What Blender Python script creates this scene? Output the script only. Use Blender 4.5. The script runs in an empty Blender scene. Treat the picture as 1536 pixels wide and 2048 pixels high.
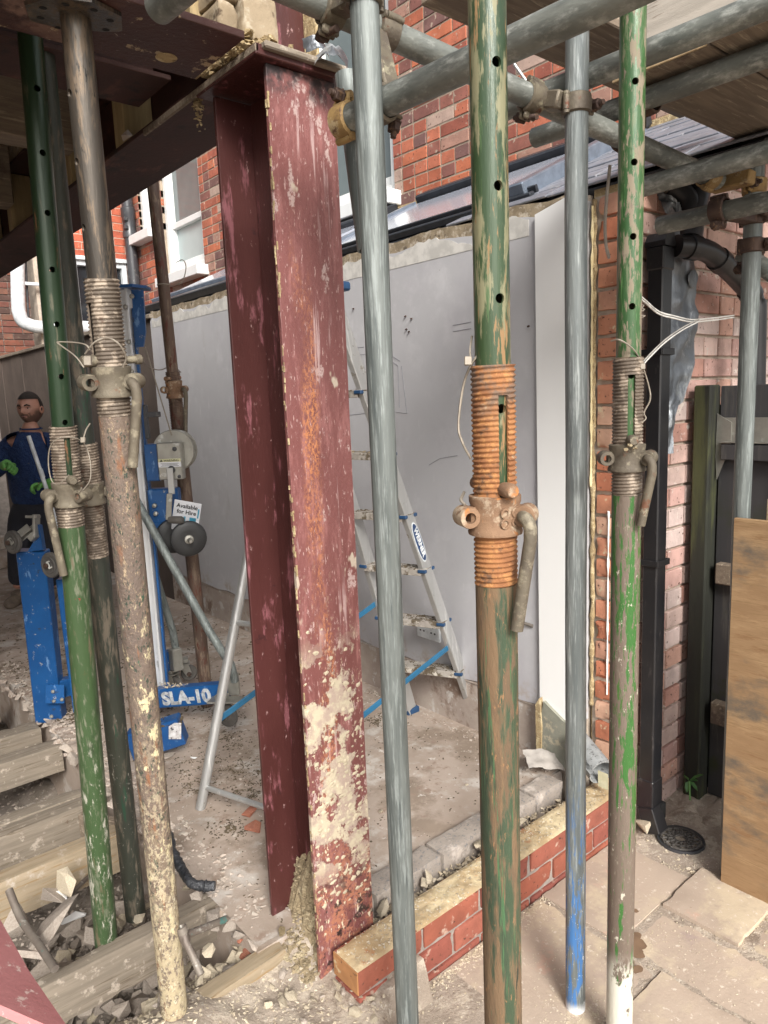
import bpy, bmesh, math, random
from mathutils import Vector, Matrix, noise
R = math.radians
PI = math.pi
rnd = random.Random(11)
S = bpy.context.scene
COL = S.collection

# ------------------------------------------------------------------ camera
F, PITCH, ROLL, YAW, HC = 1438.32, 0.157152, -0.039976, 0.701079, 1.55
FW = Vector((math.sin(YAW)*math.cos(PITCH), math.cos(YAW)*math.cos(PITCH), -math.sin(PITCH)))
_r0 = Vector((math.cos(YAW), -math.sin(YAW), 0)); _u0 = _r0.cross(FW)
RT = _r0*math.cos(ROLL) + _u0*math.sin(ROLL)
UP = -_r0*math.sin(ROLL) + _u0*math.cos(ROLL)
cam = bpy.data.cameras.new('camera'); camo = bpy.data.objects.new('camera', cam); COL.objects.link(camo)
cam.sensor_fit = 'VERTICAL'; cam.sensor_height = 36; cam.sensor_width = 27
cam.lens = F/2048*36; cam.clip_start = 0.05; cam.clip_end = 400
m = Matrix((RT, UP, -FW)).transposed().to_4x4(); m.translation = (0, 0, HC); camo.matrix_world = m
S.camera = camo

# ------------------------------------------------------------------ daylight (bright overcast)
SUN_EL, SUN_AZ = R(34), R(245)          # azimuth of the sun measured from +X, anticlockwise
w = bpy.data.worlds.new('World'); S.world = w; w.use_nodes = True
nt = w.node_tree; nt.nodes.clear()
sky = nt.nodes.new('ShaderNodeTexSky'); sky.sky_type = 'NISHITA'; sky.sun_disc = False
sky.sun_elevation = SUN_EL; sky.sun_rotation = PI/2 - SUN_AZ
sky.air_density = 1.0; sky.dust_density = 3.0
hs = nt.nodes.new('ShaderNodeHueSaturation'); hs.inputs['Saturation'].default_value = .22
bg = nt.nodes.new('ShaderNodeBackground'); bg.inputs['Strength'].default_value = .112
wo = nt.nodes.new('ShaderNodeOutputWorld')
nt.links.new(sky.outputs[0], hs.inputs['Color']); nt.links.new(hs.outputs[0], bg.inputs[0]); nt.links.new(bg.outputs[0], wo.inputs[0])
sl = bpy.data.lights.new('sun', 'SUN'); sl.energy = 2.5; sl.angle = R(20); sl.color = (1, .96, .9)
so = bpy.data.objects.new('sun', sl); COL.objects.link(so)
sd = Vector((math.cos(SUN_AZ)*math.cos(SUN_EL), math.sin(SUN_AZ)*math.cos(SUN_EL), math.sin(SUN_EL)))
so.rotation_euler = (-sd).to_track_quat('-Z', 'Y').to_euler()
S.view_settings.view_transform = 'Standard'; S.view_settings.look = 'None'
S.view_settings.exposure = 0.97; S.view_settings.gamma = 1; S.view_settings.use_curve_mapping = False
try:
    S.cycles.max_bounces = 8; S.cycles.diffuse_bounces = 5
except Exception: pass

def at(px, py, d):
    "the point of the place seen at this spot of the photograph, d metres deep"
    return Vector((0, 0, HC)) + (FW + RT*((px-768)/F) + UP*((1024-py)/F))*d
def ray(px, py): return FW + RT*((px-768)/F) + UP*((1024-py)/F)
def onz(px, py, z): d = ray(px, py); return Vector((0, 0, HC)) + d*((z-HC)/d.z)
def onx(px, py, x): d = ray(px, py); return Vector((0, 0, HC)) + d*(x/d.x)
def ony(px, py, y): d = ray(px, py); return Vector((0, 0, HC)) + d*(y/d.y)

# ------------------------------------------------------------------ materials
MATS = {}
class NB:
    def __init__(s, name):
        s.m = bpy.data.materials.new(name); s.m.use_nodes = True; s.t = s.m.node_tree
        s.bs = s.t.nodes['Principled BSDF']; s.k = {}
    def n(s, ty, **kw):
        x = s.t.nodes.new('ShaderNode'+ty)
        for a, b in kw.items():
            if a in x.inputs.keys(): x.inputs[a].default_value = b
            else: setattr(x, a, b)
        return x
    def l(s, a, b): s.t.links.new(a, b)
    def coord(s):
        if 'co' not in s.k:
            tc = s.n('TexCoord'); oi = s.n('ObjectInfo')
            ml = s.n('Math', operation='MULTIPLY'); s.l(oi.outputs['Random'], ml.inputs[0]); ml.inputs[1].default_value = 37.
            ad = s.n('VectorMath', operation='ADD'); s.l(tc.outputs['Object'], ad.inputs[0]); s.l(ml.outputs[0], ad.inputs[1])
            s.k['co'] = ad.outputs[0]; s.k['raw'] = tc.outputs['Object']; s.k['rnd'] = oi.outputs['Random']
        return s.k['co']
    def noise(s, sc, st=(1, 1, 1), det=4, rough=.6, off=0, dist=0):
        co = s.coord(); mp = s.n('Mapping'); mp.inputs['Scale'].default_value = st; mp.inputs['Location'].default_value = (off, off*.7, off*.3)
        s.l(co, mp.inputs[0]); x = s.n('TexNoise'); x.inputs['Scale'].default_value = sc; x.inputs['Detail'].default_value = det
        x.inputs['Roughness'].default_value = rough; x.inputs['Distortion'].default_value = dist
        s.l(mp.outputs[0], x.inputs['Vector']); return x.outputs['Fac']
    def ramp(s, v, lo, hi, a=0., b=1.):
        x = s.n('MapRange'); x.interpolation_type = 'SMOOTHSTEP'
        s.l(v, x.inputs[0]); x.inputs[1].default_value = lo; x.inputs[2].default_value = hi
        x.inputs[3].default_value = a; x.inputs[4].default_value = b; return x.outputs[0]
    def axis(s, ax, lo, hi):
        s.coord(); sp = s.n('SeparateXYZ'); s.l(s.k['raw'], sp.inputs[0]); return s.ramp(sp.outputs[ax], min(lo, hi), max(lo, hi), 0. if lo < hi else 1., 1. if lo < hi else 0.)
    def mul(s, a, b): x = s.n('Math', operation='MULTIPLY'); s.l(a, x.inputs[0]); s.l(b, x.inputs[1]); return x.outputs[0]
    def mix(s, f, a, b):
        x = s.n('Mix', data_type='RGBA')
        if isinstance(f, (int, float)): x.inputs[0].default_value = f
        else: s.l(f, x.inputs[0])
        for v, i in ((a, 6), (b, 7)):
            if isinstance(v, tuple): x.inputs[i].default_value = (*v, 1)
            else: s.l(v, x.inputs[i])
        return x.outputs[2]
def mat(name, c1, c2=None, sc=6, st=(1, 1, 1), layers=(), rough=.7, metal=0., bump=.3, bsc=60, bst=None, var=0., emit=None, spec=None, bdist=.004, q=1.):
    """layers: dicts col, sc, st, lo, hi, det, ax=(axis, lo, hi), r (roughness), m (metal factor)"""
    b = NB(name); col = b.mix(b.ramp(b.noise(sc, st), .35, .65), c1, c2 or tuple(x*.75 for x in c1))
    ro = None; rr = rough; me = metal
    rsock = None; msock = None
    for i, L in enumerate(layers):
        nv = b.noise(L.get('sc', 10)*q, L.get('st', (1, 1, 1)), L.get('det', 6), L.get('ro', .68), off=3.3*i+1.7, dist=L.get('dist', 0))
        if q > 1:
            cs = b.noise(L.get('sc', 10), L.get('st', (1, 1, 1)), 3, .5, off=5.1*i+.7); am = b.n('Mix', data_type='FLOAT'); am.inputs[0].default_value = .32; b.l(nv, am.inputs[2]); b.l(cs, am.inputs[3]); nv = am.outputs[0]
        f = b.ramp(nv, L['lo']-(.02 if q > 1 else 0), L['hi']-(.02 if q > 1 else 0))
        for A in ([L['ax']] if 'ax' in L else []) + L.get('axs', []): f = b.mul(f, b.axis(*A))
        col = b.mix(f, col, L['col'])
        if 'r' in L:
            x = b.n('Mix', data_type='FLOAT'); b.l(f, x.inputs[0])
            if rsock is None: x.inputs[2].default_value = rr
            else: b.l(rsock, x.inputs[2])
            x.inputs[3].default_value = L['r']; rsock = x.outputs[0]
        if 'm' in L:
            x = b.n('Mix', data_type='FLOAT'); b.l(f, x.inputs[0])
            if msock is None: x.inputs[2].default_value = me
            else: b.l(msock, x.inputs[2])
            x.inputs[3].default_value = L['m']; msock = x.outputs[0]
    if var:
        b.coord(); h = b.n('HueSaturation'); b.l(col, h.inputs['Color'])
        mr = b.n('MapRange'); b.l(b.k['rnd'], mr.inputs[0]); mr.inputs[3].default_value = 1-var; mr.inputs[4].default_value = 1+var
        b.l(mr.outputs[0], h.inputs['Value']); col = h.outputs[0]
    b.l(col, b.bs.inputs['Base Color'])
    b.bs.inputs['Roughness'].default_value = rough; b.bs.inputs['Metallic'].default_value = metal
    if rsock is not None: b.l(rsock, b.bs.inputs['Roughness'])
    if msock is not None: b.l(msock, b.bs.inputs['Metallic'])
    if spec is not None: b.bs.inputs['Specular IOR Level'].default_value = spec
    if bump:
        bp = b.n('Bump'); bp.inputs['Strength'].default_value = bump; bp.inputs['Distance'].default_value = bdist
        b.l(b.noise(bsc, bst or st, 5, .7, off=9.1), bp.inputs['Height']); b.l(bp.outputs[0], b.bs.inputs['Normal'])
    MATS[name] = b.m
    return b.m
V = (1, 1, .06)      # streaks along a vertical member
DUST = (.42, .36, .29); CREAM = (.50, .43, .29)
galv = mat('galvanised_steel', (.19, .21, .20), (.115, .13, .125), 40, V, [
    dict(col=(.29, .32, .31), sc=60, st=V, lo=.5, hi=.66, r=.6), dict(col=(.085, .10, .10), sc=30, st=(1, 1, .05), lo=.56, hi=.66),
    dict(col=(.55, .55, .52), sc=40, lo=.7, hi=.74)], .52, .28, .35, 160, V, q=3.4)
galv_x = mat('galvanised_steel_ledger', (.19, .20, .18), (.11, .118, .108), 30, (.3, .3, 1), [
    dict(col=(.40, .41, .38), sc=22, st=(.4, .4, 1), lo=.5, hi=.72, r=.55), dict(col=(.12, .13, .125), sc=26, lo=.6, hi=.74),
    dict(col=(.55, .53, .47), sc=30, lo=.71, hi=.75, r=.8)], .5, .28, .35, 150, q=3.4)
galv_blue = mat('galvanised_steel_blue_paint', (.20, .22, .215), (.12, .137, .137), 40, V, [
    dict(col=(.42, .45, .44), sc=60, st=V, lo=.5, hi=.7), dict(col=(.05, .16, .38), sc=30, st=(1, 1, .12), lo=.525, hi=.565, ax=(2, .72, .30), r=.5, m=0.),
    dict(col=(.72, .74, .74), sc=60, lo=.62, hi=.66, ax=(2, .5, .2), m=0.), dict(col=(.75, .78, .8), sc=20, lo=.3, hi=.4, ax=(2, .035, .0), m=0.)], .52, .28, .35, 160, V, q=3.4)
RUST = (.27, .115, .035); BRN = (.13, .085, .06)
greenA = mat('worn_green_paint_rusting', (.04, .068, .03), (.025, .045, .026), 8, V, [
    dict(col=(.20, .19, .11), sc=22, st=(1, 1, .18), lo=.52, hi=.58, r=.6), dict(col=(.25, .15, .07), sc=34, st=(1, 1, .12), lo=.56, hi=.60, r=.8),
    dict(col=(.07, .12, .05), sc=50, st=V, lo=.6, hi=.64)], .28, .1, .25, 120, V, q=3.4)
greenA_low = mat('green_paint_under_rust_streaks', (.048, .075, .042), (.034, .052, .032), 8, V, [
    dict(col=(.165, .105, .058), sc=15, st=(1, 1, .10), lo=.48, hi=.56, r=.85), dict(col=(.13, .085, .05), sc=30, st=(1, 1, .15), lo=.53, hi=.60, r=.85),
    dict(col=(.27, .145, .07), sc=50, st=(1, 1, .3), lo=.59, hi=.65, r=.9), dict(col=(.06, .13, .06), sc=30, st=(1, 1, .05), lo=.58, hi=.62, r=.45),
    dict(col=(.02, .03, .02), sc=44, st=(1, 1, .10), lo=.62, hi=.67)], .5, .1, .55, 110, (1, 1, .3), q=3.4)
rust = mat('orange_rust', (.33, .145, .055), (.23, .095, .038), 18, (1, 1, 1), [
    dict(col=(.40, .19, .07), sc=60, lo=.5, hi=.6), dict(col=(.13, .07, .04), sc=34, lo=.54, hi=.64), dict(col=(.16, .11, .08), sc=30, lo=.42, hi=.6, ax=(2, 1.49, 1.56)), dict(col=(.34, .25, .17), sc=30, lo=.60, hi=.68)], .85, .05, .5, 220)
cast_rust = mat('rusted_casting', (.25, .15, .088), (.175, .10, .06), 16, (1, 1, 1), [
    dict(col=(.42, .17, .05), sc=24, lo=.56, hi=.64), dict(col=(.40, .31, .22), sc=32, lo=.52, hi=.62), dict(col=(.10, .06, .04), sc=50, lo=.62, hi=.7)], .8, .1, .5, 200)
cast_dirty = mat('dusty_steel_casting', (.155, .132, .095), (.105, .086, .064), 14, (1, 1, 1), [
    dict(col=(.27, .235, .17), sc=34, lo=.52, hi=.64), dict(col=(.15, .07, .04), sc=30, lo=.6, hi=.68)], .65, .25, .4, 180)
thread_m = mat('dusty_screw_thread', (.155, .12, .09), (.105, .082, .062), 14, (1, 1, .3), [
    dict(col=(.33, .27, .21), sc=40, lo=.5, hi=.62), dict(col=(.10, .055, .035), sc=22, lo=.6, hi=.7)], .6, .25, .35, 180)
greenB = mat('bright_green_paint_chipped', (.04, .102, .030), (.03, .078, .026), 8, V, [
    dict(col=(.12, .15, .08), sc=40, st=(1, 1, .15), lo=.54, hi=.64, r=.6),
    dict(col=(.20, .165, .115), sc=26, st=(1, 1, .22), lo=.535, hi=.57, r=.75), dict(col=(.15, .12, .09), sc=60, st=(1, 1, .3), lo=.6, hi=.64, r=.8),
    dict(col=(.09, .20, .07), sc=60, st=V, lo=.6, hi=.66)], .3, .05, .25, 120, V, q=3.4)
greenB_low = mat('brown_steel_green_remnants', (.15, .115, .09), (.115, .085, .065), 9, V, [
    dict(col=(.038, .125, .028), sc=15, st=(1, 1, .13), lo=.53, hi=.55, r=.4), dict(col=(.055, .13, .03), sc=50, st=(1, 1, .15), lo=.6, hi=.63, r=.4),
    dict(col=(.24, .21, .16), sc=80, st=(1, 1, .4), lo=.58, hi=.66, r=.85), dict(col=(.45, .42, .34), sc=26, st=(1, 1, .5), lo=.62, hi=.64, r=.9),
    dict(col=(.58, .56, .48), sc=14, st=(1, 1, .4), lo=.43, hi=.47, axs=[(2, .27, .18)], r=.9)], .6, .05, .45, 120, (1, 1, .3), q=3.4)
shinyC = mat('dark_shiny_steel_worn', (.10, .085, .07), (.05, .045, .04), 7, V, [
    dict(col=(.16, .12, .085), sc=30, st=(1, 1, .15), lo=.5, hi=.6, r=.5), dict(col=(.025, .023, .02), sc=44, st=(1, 1, .2), lo=.6, hi=.66)], .3, .55, .3, 130, V, q=3.4)
brownC = mat('brown_steel_cream_mortar', (.17, .125, .095), (.12, .09, .075), 9, V, [
    dict(col=(.035, .05, .035), sc=60, st=(1, 1, .45), lo=.56, hi=.60), dict(col=(.34, .26, .17), sc=80, st=(1, 1, .5), lo=.57, hi=.64, r=.9),
    dict(col=(.03, .08, .05), sc=24, st=(1, 1, .3), lo=.62, hi=.66), dict(col=(.22, .10, .05), sc=12, st=(1, 1, .2), lo=.56, hi=.64),
    dict(col=(.44, .37, .25), sc=40, st=(1, 1, .6), lo=.525, hi=.58, ax=(2, .95, .25), r=.95), dict(col=(.56, .48, .30), sc=11, st=(1, 1, .5), lo=.60, hi=.63, ax=(2, 1.2, .8), r=.95),
    dict(col=(.42, .35, .225), sc=22, st=(1, 1, .6), lo=.46, hi=.54, ax=(2, .55, .05), r=.95), dict(col=(.20, .15, .10), sc=34, st=(1, 1, .5), lo=.57, hi=.62, ax=(2, .7, .4)), dict(col=(.55, .49, .36), sc=60, lo=.58, hi=.63, ax=(2, .6, .2))], .65, .05, .9, 90, (1, 1, .6), bdist=.006, q=3.4)
greenD = mat('green_paint_old', (.042, .078, .030), (.033, .06, .026), 5, V, [
    dict(col=(.14, .15, .10), sc=40, st=(1, 1, .2), lo=.54, hi=.64, r=.7),
    dict(col=(.12, .10, .06), sc=26, st=(1, 1, .1), lo=.58, hi=.64, r=.6), dict(col=(.02, .03, .015), sc=10, st=(1, 1, .2), lo=.55, hi=.7),
    dict(col=(.24, .03, .025), sc=16, lo=.66, hi=.68, axs=[(2, .8, .9)]), dict(col=(.34, .33, .27), sc=26, st=(1, 1, .25), lo=.58, hi=.62, ax=(2, .75, .45), r=.9),
    dict(col=(.30, .27, .21), sc=70, lo=.62, hi=.66, ax=(2, .9, .2), r=.9)], .4, .05, .3, 100, V, q=3.4)
greenD_in = mat('dark_green_paint_sheen', (.03, .055, .025), (.02, .04, .02), 6, V, [
    dict(col=(.10, .10, .065), sc=20, st=(1, 1, .12), lo=.56, hi=.64, r=.45), dict(col=(.16, .075, .035), sc=16, st=(1, 1, .2), lo=.62, hi=.68, r=.7)], .3, .2, .2, 120, V, q=3.4)
darkE = mat('dark_green_black_steel', (.045, .048, .035), (.03, .034, .028), 7, V, [
    dict(col=(.14, .115, .085), sc=20, st=(1, 1, .15), lo=.52, hi=.62, r=.8), dict(col=(.02, .06, .035), sc=24, st=V, lo=.6, hi=.64),
    dict(col=(.40, .38, .33), sc=50, st=(1, 1, .5), lo=.62, hi=.66, ax=(2, .9, .3), r=.9)], .5, .2, .3, 110, V, q=3.4)
brownF = mat('brown_rusty_steel', (.12, .075, .052), (.085, .055, .042), 7, V, [
    dict(col=(.19, .14, .10), sc=22, st=(1, 1, .2), lo=.54, hi=.62, r=.8), dict(col=(.10, .03, .02), sc=14, st=(1, 1, .3), lo=.56, hi=.62)], .55, .2, .3, 110, V, q=3.4)
MAR_SHADED = (.055, .016, .014); MAR_SHADED2 = (.075, .023, .021)  # column maroon darkened, the shade of the recess put into the colour
maroon = mat('maroon_steel_shade_darkened', MAR_SHADED, MAR_SHADED2, 3, (1, 1, .4), [
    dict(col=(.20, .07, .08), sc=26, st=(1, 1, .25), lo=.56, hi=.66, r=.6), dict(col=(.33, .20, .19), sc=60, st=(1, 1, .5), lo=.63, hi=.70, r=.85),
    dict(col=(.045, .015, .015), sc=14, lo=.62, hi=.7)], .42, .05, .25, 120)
maroon_beam_shaded = mat('rusty_maroon_beam_shade_darkened', (.050, .016, .012), (.034, .012, .009), 3, (1, .5, 1), [  # dirty rusty beam paint, darkened further to carry the shade up there
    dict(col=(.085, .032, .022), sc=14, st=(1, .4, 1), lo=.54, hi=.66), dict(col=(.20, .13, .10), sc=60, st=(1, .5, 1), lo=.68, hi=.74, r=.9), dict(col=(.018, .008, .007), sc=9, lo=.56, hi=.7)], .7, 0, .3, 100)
# the outdoor flange: scratches, an orange rust streak and mortar smears towards the foot
def flange_mat():
    b = NB('maroon_flange_rust_and_mortar'); b.coord()
    col = b.mix(b.ramp(b.noise(3, (1, 1, .4)), .35, .65), (.19, .072, .067), (.145, .049, .045))
    col = b.mix(b.ramp(b.noise(34, (1, 1, .2), 6, .7, off=1), .5, .68), col, (.27, .115, .108))
    col = b.mix(b.ramp(b.noise(150, (1, 1, .22), 6, .7, off=2), .585, .64), col, (.44, .30, .28))
    col = b.mix(b.mul(b.ramp(b.noise(24, (1, 1, .45), 6, .7, off=11), .60, .64), b.ramp(b.noise(120, off=14), .36, .5)), col, (.40, .29, .27))
    col = b.mix(b.mul(b.ramp(b.noise(60, (1, 1, .035), 5, .6, off=41), .60, .66), b.ramp(b.noise(5, off=43), .45, .6)), col, (.40, .27, .26))
    # rust streak meandering down the middle
    sp = b.n('SeparateXYZ'); b.l(b.k['raw'], sp.inputs[0])
    nz = b.noise(2.2, (0, 0, 1), 3, off=4); ad = b.n('Math', operation='MULTIPLY_ADD'); b.l(nz, ad.inputs[0]); ad.inputs[1].default_value = .07; b.l(sp.outputs[0], ad.inputs[2])
    sb = b.n('Math', operation='SUBTRACT'); b.l(ad.outputs[0], sb.inputs[0]); sb.inputs[1].default_value = .095
    ab = b.n('Math', operation='ABSOLUTE'); b.l(sb.outputs[0], ab.inputs[0])
    zt = b.axis(2, 2.12, 1.85); wv = b.n('Math', operation='MULTIPLY_ADD'); b.l(zt, wv.inputs[0]); wv.inputs[1].default_value = .022; wv.inputs[2].default_value = 0.0
    dv = b.n('Math', operation='SUBTRACT'); b.l(wv.outputs[0], dv.inputs[0]); b.l(ab.outputs[0], dv.inputs[1])
    st = b.ramp(dv.outputs[0], -.012, .010)
    sg = b.ramp(b.noise(150, (1, 1, .5), 6, .8, off=5), .46, .56); sg = b.mul(sg, st)
    sg2 = b.mul(b.ramp(b.noise(6, (1, 1, .35), off=6), .38, .56), sg)
    col = b.mix(sg2, col, (.44, .175, .075))
    # worn dark spots and rust near the foot
    f = b.mul(b.mul(b.ramp(b.noise(14, off=7), .42, .56), b.axis(2, .52, .30)), b.ramp(b.noise(140, off=13), .42, .5)); col = b.mix(f, col, (.33, .135, .085))
    f = b.mul(b.ramp(b.noise(34, off=8), .54, .62), b.axis(2, .45, .2)); col = b.mix(f, col, (.035, .02, .018))
    # mortar
    wv_ = b.n('Math', operation='MULTIPLY'); b.l(sp.outputs[2], wv_.inputs[0]); wv_.inputs[1].default_value = 2*PI/.155
    sn = b.n('Math', operation='SINE'); b.l(wv_.outputs[0], sn.inputs[0]); ms = b.n('Math', operation='MULTIPLY_ADD'); b.l(sn.outputs[0], ms.inputs[0]); ms.inputs[1].default_value = .035; b.l(b.noise(13, (1, 1, .9), 8, .66, off=9), ms.inputs[2])
    f = b.mul(b.ramp(ms.outputs[0], .492, .525), b.axis(2, 1.02, .84)); f = b.mul(f, b.axis(2, .27, .42)); col = b.mix(f, col, b.mix(b.ramp(b.noise(30, off=3), .4, .6), (.46, .40, .29), (.35, .27, .22)))
    f2 = b.mul(b.ramp(b.noise(90, (1, 1, .5), off=12), .60, .66), b.axis(2, 1.3, .4)); col = b.mix(f2, col, (.55, .47, .34))
    f3 = b.mul(b.ramp(b.noise(7, (1, 1, .5), off=20), .64, .66), b.axis(2, .9, 1.2)); col = b.mix(f3, col, (.45, .38, .30))
    # mottled darker band under the cap
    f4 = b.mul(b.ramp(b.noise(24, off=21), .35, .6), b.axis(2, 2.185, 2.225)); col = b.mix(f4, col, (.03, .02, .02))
    b.l(col, b.bs.inputs['Base Color'])
    rr = b.n('Mix', data_type='FLOAT'); b.l(f, rr.inputs[0]); rr.inputs[2].default_value = .45; rr.inputs[3].default_value = .95; b.l(rr.outputs[0], b.bs.inputs['Roughness'])
    h = b.n('Math', operation='ADD'); b.l(b.noise(130, off=30), h.inputs[0]); b.l(f, h.inputs[1])
    bp = b.n('Bump'); bp.inputs['Strength'].default_value = .45; bp.inputs['Distance'].default_value = .004; b.l(h.outputs[0], bp.inputs['Height']); b.l(bp.outputs[0], b.bs.inputs['Normal'])
    return b.m
maroon_f = flange_mat()
timber = mat('weathered_sawn_timber', (.235, .195, .15), (.175, .145, .112), 5, (1, 14, 14), [
    dict(col=(.13, .10, .07), sc=4, st=(1, 26, 26), lo=.55, hi=.64), dict(col=(.38, .325, .265), sc=26, lo=.55, hi=.66, r=.95),
    dict(col=(.13, .09, .06), sc=9, lo=.70, hi=.74)], .85, 0, .35, 30, (1, 14, 14))
timber_new = mat('pale_pine', (.34, .27, .185), (.26, .205, .135), 4, (1, 14, 14), [
    dict(col=(.27, .18, .09), sc=4, st=(1, 24, 24), lo=.54, hi=.62), dict(col=(.44, .38, .32), sc=12, lo=.58, hi=.7, r=.95)], .8, 0, .3, 30, (1, 14, 14))
timber_v = mat('pale_timber_upright', (.42, .32, .17), (.33, .25, .13), 4, (14, 14, 1), [dict(col=(.10, .07, .04), sc=30, lo=.66, hi=.7)], .8, 0, .3, 30, (14, 14, 1))
board_m = mat('scaffold_board_wood', (.21, .165, .12), (.15, .115, .085), 5, (1, 16, 16), [
    dict(col=(.32, .27, .20), sc=8, st=(1, 10, 10), lo=.56, hi=.66), dict(col=(.09, .065, .05), sc=6, lo=.58, hi=.68), dict(col=(.50, .45, .38), sc=26, lo=.72, hi=.74)], .85, 0, .4, 40, (1, 14, 14))
board_end = mat('end_grain_wood', (.42, .31, .18), (.30, .215, .12), 60, (1, 1, 1), [dict(col=(.20, .13, .07), sc=14, lo=.55, hi=.64)], .9, 0, .4, 90)
grey_wood = mat('silvered_wood', (.50, .45, .39), (.40, .36, .31), 5, (10, 1, 10), [dict(col=(.26, .22, .18), sc=4, st=(20, 1, 20), lo=.6, hi=.66), dict(col=(.20, .16, .12), sc=18, lo=.68, hi=.72)], .85, 0, .3, 50)
ply = mat('stained_plywood', (.29, .18, .092), (.255, .155, .078), 9, (1, 1, 3), [
    dict(col=(.34, .22, .115), sc=7, st=(1, .9, 4), lo=.48, hi=.68), dict(col=(.23, .14, .065), sc=24, st=(1, .5, 9), lo=.5, hi=.66), dict(col=(.12, .095, .07), sc=3.4, st=(1, 1, 2.0), lo=.50, hi=.68),
    dict(col=(.22, .12, .055), sc=10, st=(1, 1, 6), lo=.56, hi=.70), dict(col=(.58, .52, .42), sc=60, lo=.72, hi=.75)], .75, 0, .2, 60, (1, 1, 5))
ply_edge = mat('plywood_edge', (.33, .24, .13), (.2, .14, .08), 90, (0, 0, 1), rough=.9)
plaster = mat('grey_plaster_wall', (.47, .467, .483), (.44, .437, .452), 1.6, (1, 1, 1), [
    dict(col=(.52, .515, .53), sc=5, lo=.5, hi=.72), dict(col=(.38, .365, .36), sc=3, st=(1, 1, .3), lo=.60, hi=.75),
    dict(col=(.41, .40, .425), sc=1.6, lo=.5, hi=.72), dict(col=(.53, .525, .54), sc=14, st=(1, 2.4, .5), lo=.60, hi=.74), dict(col=(.28, .25, .23), sc=38, lo=.735, hi=.75), dict(col=(.36, .30, .25), sc=7, lo=.5, hi=.62, ax=(2, .48, .36)),
    dict(col=(.12, .11, .10), sc=22, lo=.765, hi=.775)], .75, 0, .12, 35)
white_board = mat('white_plasterboard', (.84, .84, .83), (.81, .81, .80), 2, (1, 1, .5), [dict(col=(.42, .40, .38), sc=45, lo=.745, hi=.76)], .7, 0, .08, 40)
raw_plaster = mat('raw_base_render', (.42, .36, .31), (.33, .27, .235), 5, (1, 1, 1), [
    dict(col=(.22, .155, .12), sc=5, lo=.52, hi=.62), dict(col=(.50, .47, .44), sc=9, lo=.55, hi=.64), dict(col=(.10, .07, .05), sc=14, lo=.62, hi=.7, ax=(2, .22, .14))], .9, 0, .6, 45)
mortar_y = mat('crumbling_yellow_mortar', (.40, .30, .16), (.30, .22, .12), 22, (1, 1, 1), [dict(col=(.52, .42, .25), sc=40, lo=.5, hi=.6), dict(col=(.15, .10, .055), sc=50, lo=.6, hi=.68)], .95, 0, .9, 60, bdist=.01)
foam = mat('cream_sealant', (.72, .62, .38), (.66, .55, .30), 40, rough=.8, bump=.5)
dirt = mat('damp_brown_dirt', (.10, .074, .044), (.065, .048, .03), 40, (1, 1, 1), [dict(col=(.13, .10, .06), sc=60, lo=.5, hi=.62)], .95, 0, .6, 90)
def brick_mat(name, cols, mort, patch=None, sc=1.0):
    "cols: list of colours chosen per brick (object random, or the face attribute 'tone' on joined bricks)"
    b = NB(name); b.coord()
    at_ = b.n('Attribute'); at_.attribute_name = 'tone'; ad = b.n('Math', operation='ADD'); b.l(at_.outputs['Fac'], ad.inputs[0]); b.l(b.k['rnd'], ad.inputs[1])
    fr = b.n('Math', operation='FRACT'); b.l(ad.outputs[0], fr.inputs[0])
    cr = b.n('ValToRGB'); cr.color_ramp.interpolation = 'CONSTANT'; els = cr.color_ramp.elements
    els[0].position = 0; els[0].color = (*cols[0], 1); els[1].position = 1/len(cols); els[1].color = (*cols[1], 1)
    for i in range(2, len(cols)): e = els.new(i/len(cols)); e.color = (*cols[i], 1)
    b.l(fr.outputs[0], cr.inputs[0]); col = cr.outputs[0]
    h = b.n('HueSaturation'); b.l(col, h.inputs['Color']); mr = b.n('MapRange'); b.l(b.noise(9*sc), mr.inputs[0]); mr.inputs[1].default_value = .3; mr.inputs[2].default_value = .7; mr.inputs[3].default_value = .72; mr.inputs[4].default_value = 1.22; b.l(mr.outputs[0], h.inputs['Value']); col = h.outputs[0]
    col = b.mix(b.ramp(b.noise(26*sc, off=2), .60, .70), col, mort)
    col = b.mix(b.ramp(b.noise(60*sc, off=5), .62, .70), col, (.07, .03, .02))
    if patch: col = b.mix(b.ramp(b.noise(4, (1, 1, .6), off=8), *patch[1:]), col, patch[0])
    b.l(col, b.bs.inputs['Base Color']); b.bs.inputs['Roughness'].default_value = .88
    bp = b.n('Bump'); bp.inputs['Strength'].default_value = .5; bp.inputs['Distance'].default_value = .004; b.l(b.noise(70, off=4), bp.inputs['Height']); b.l(bp.outputs[0], b.bs.inputs['Normal'])
    return b.m
brick_red = brick_mat('old_red_stock_brick', [(.34, .10, .06), (.40, .125, .07), (.27, .08, .052), (.36, .105, .055), (.19, .075, .06), (.33, .18, .135), (.24, .09, .066), (.43, .13, .065), (.37, .26, .21), (.30, .085, .052), (.16, .08, .07)], (.40, .31, .24))
brick_brown = brick_mat('dirty_brown_stock_brick', [(.15, .055, .04), (.11, .05, .037), (.17, .075, .05), (.08, .042, .033), (.19, .065, .04)], (.15, .115, .08))
brick_orange = brick_mat('smooth_orange_facing_brick', [(.43, .105, .055), (.40, .095, .05), (.46, .12, .06), (.38, .09, .05)], (.48, .20, .13))
brick_pink = brick_mat('pale_pink_weathered_brick', [(.52, .35, .30), (.56, .41, .36), (.46, .25, .20), (.60, .47, .43), (.54, .32, .25), (.50, .31, .27)], (.64, .56, .50))
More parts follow.
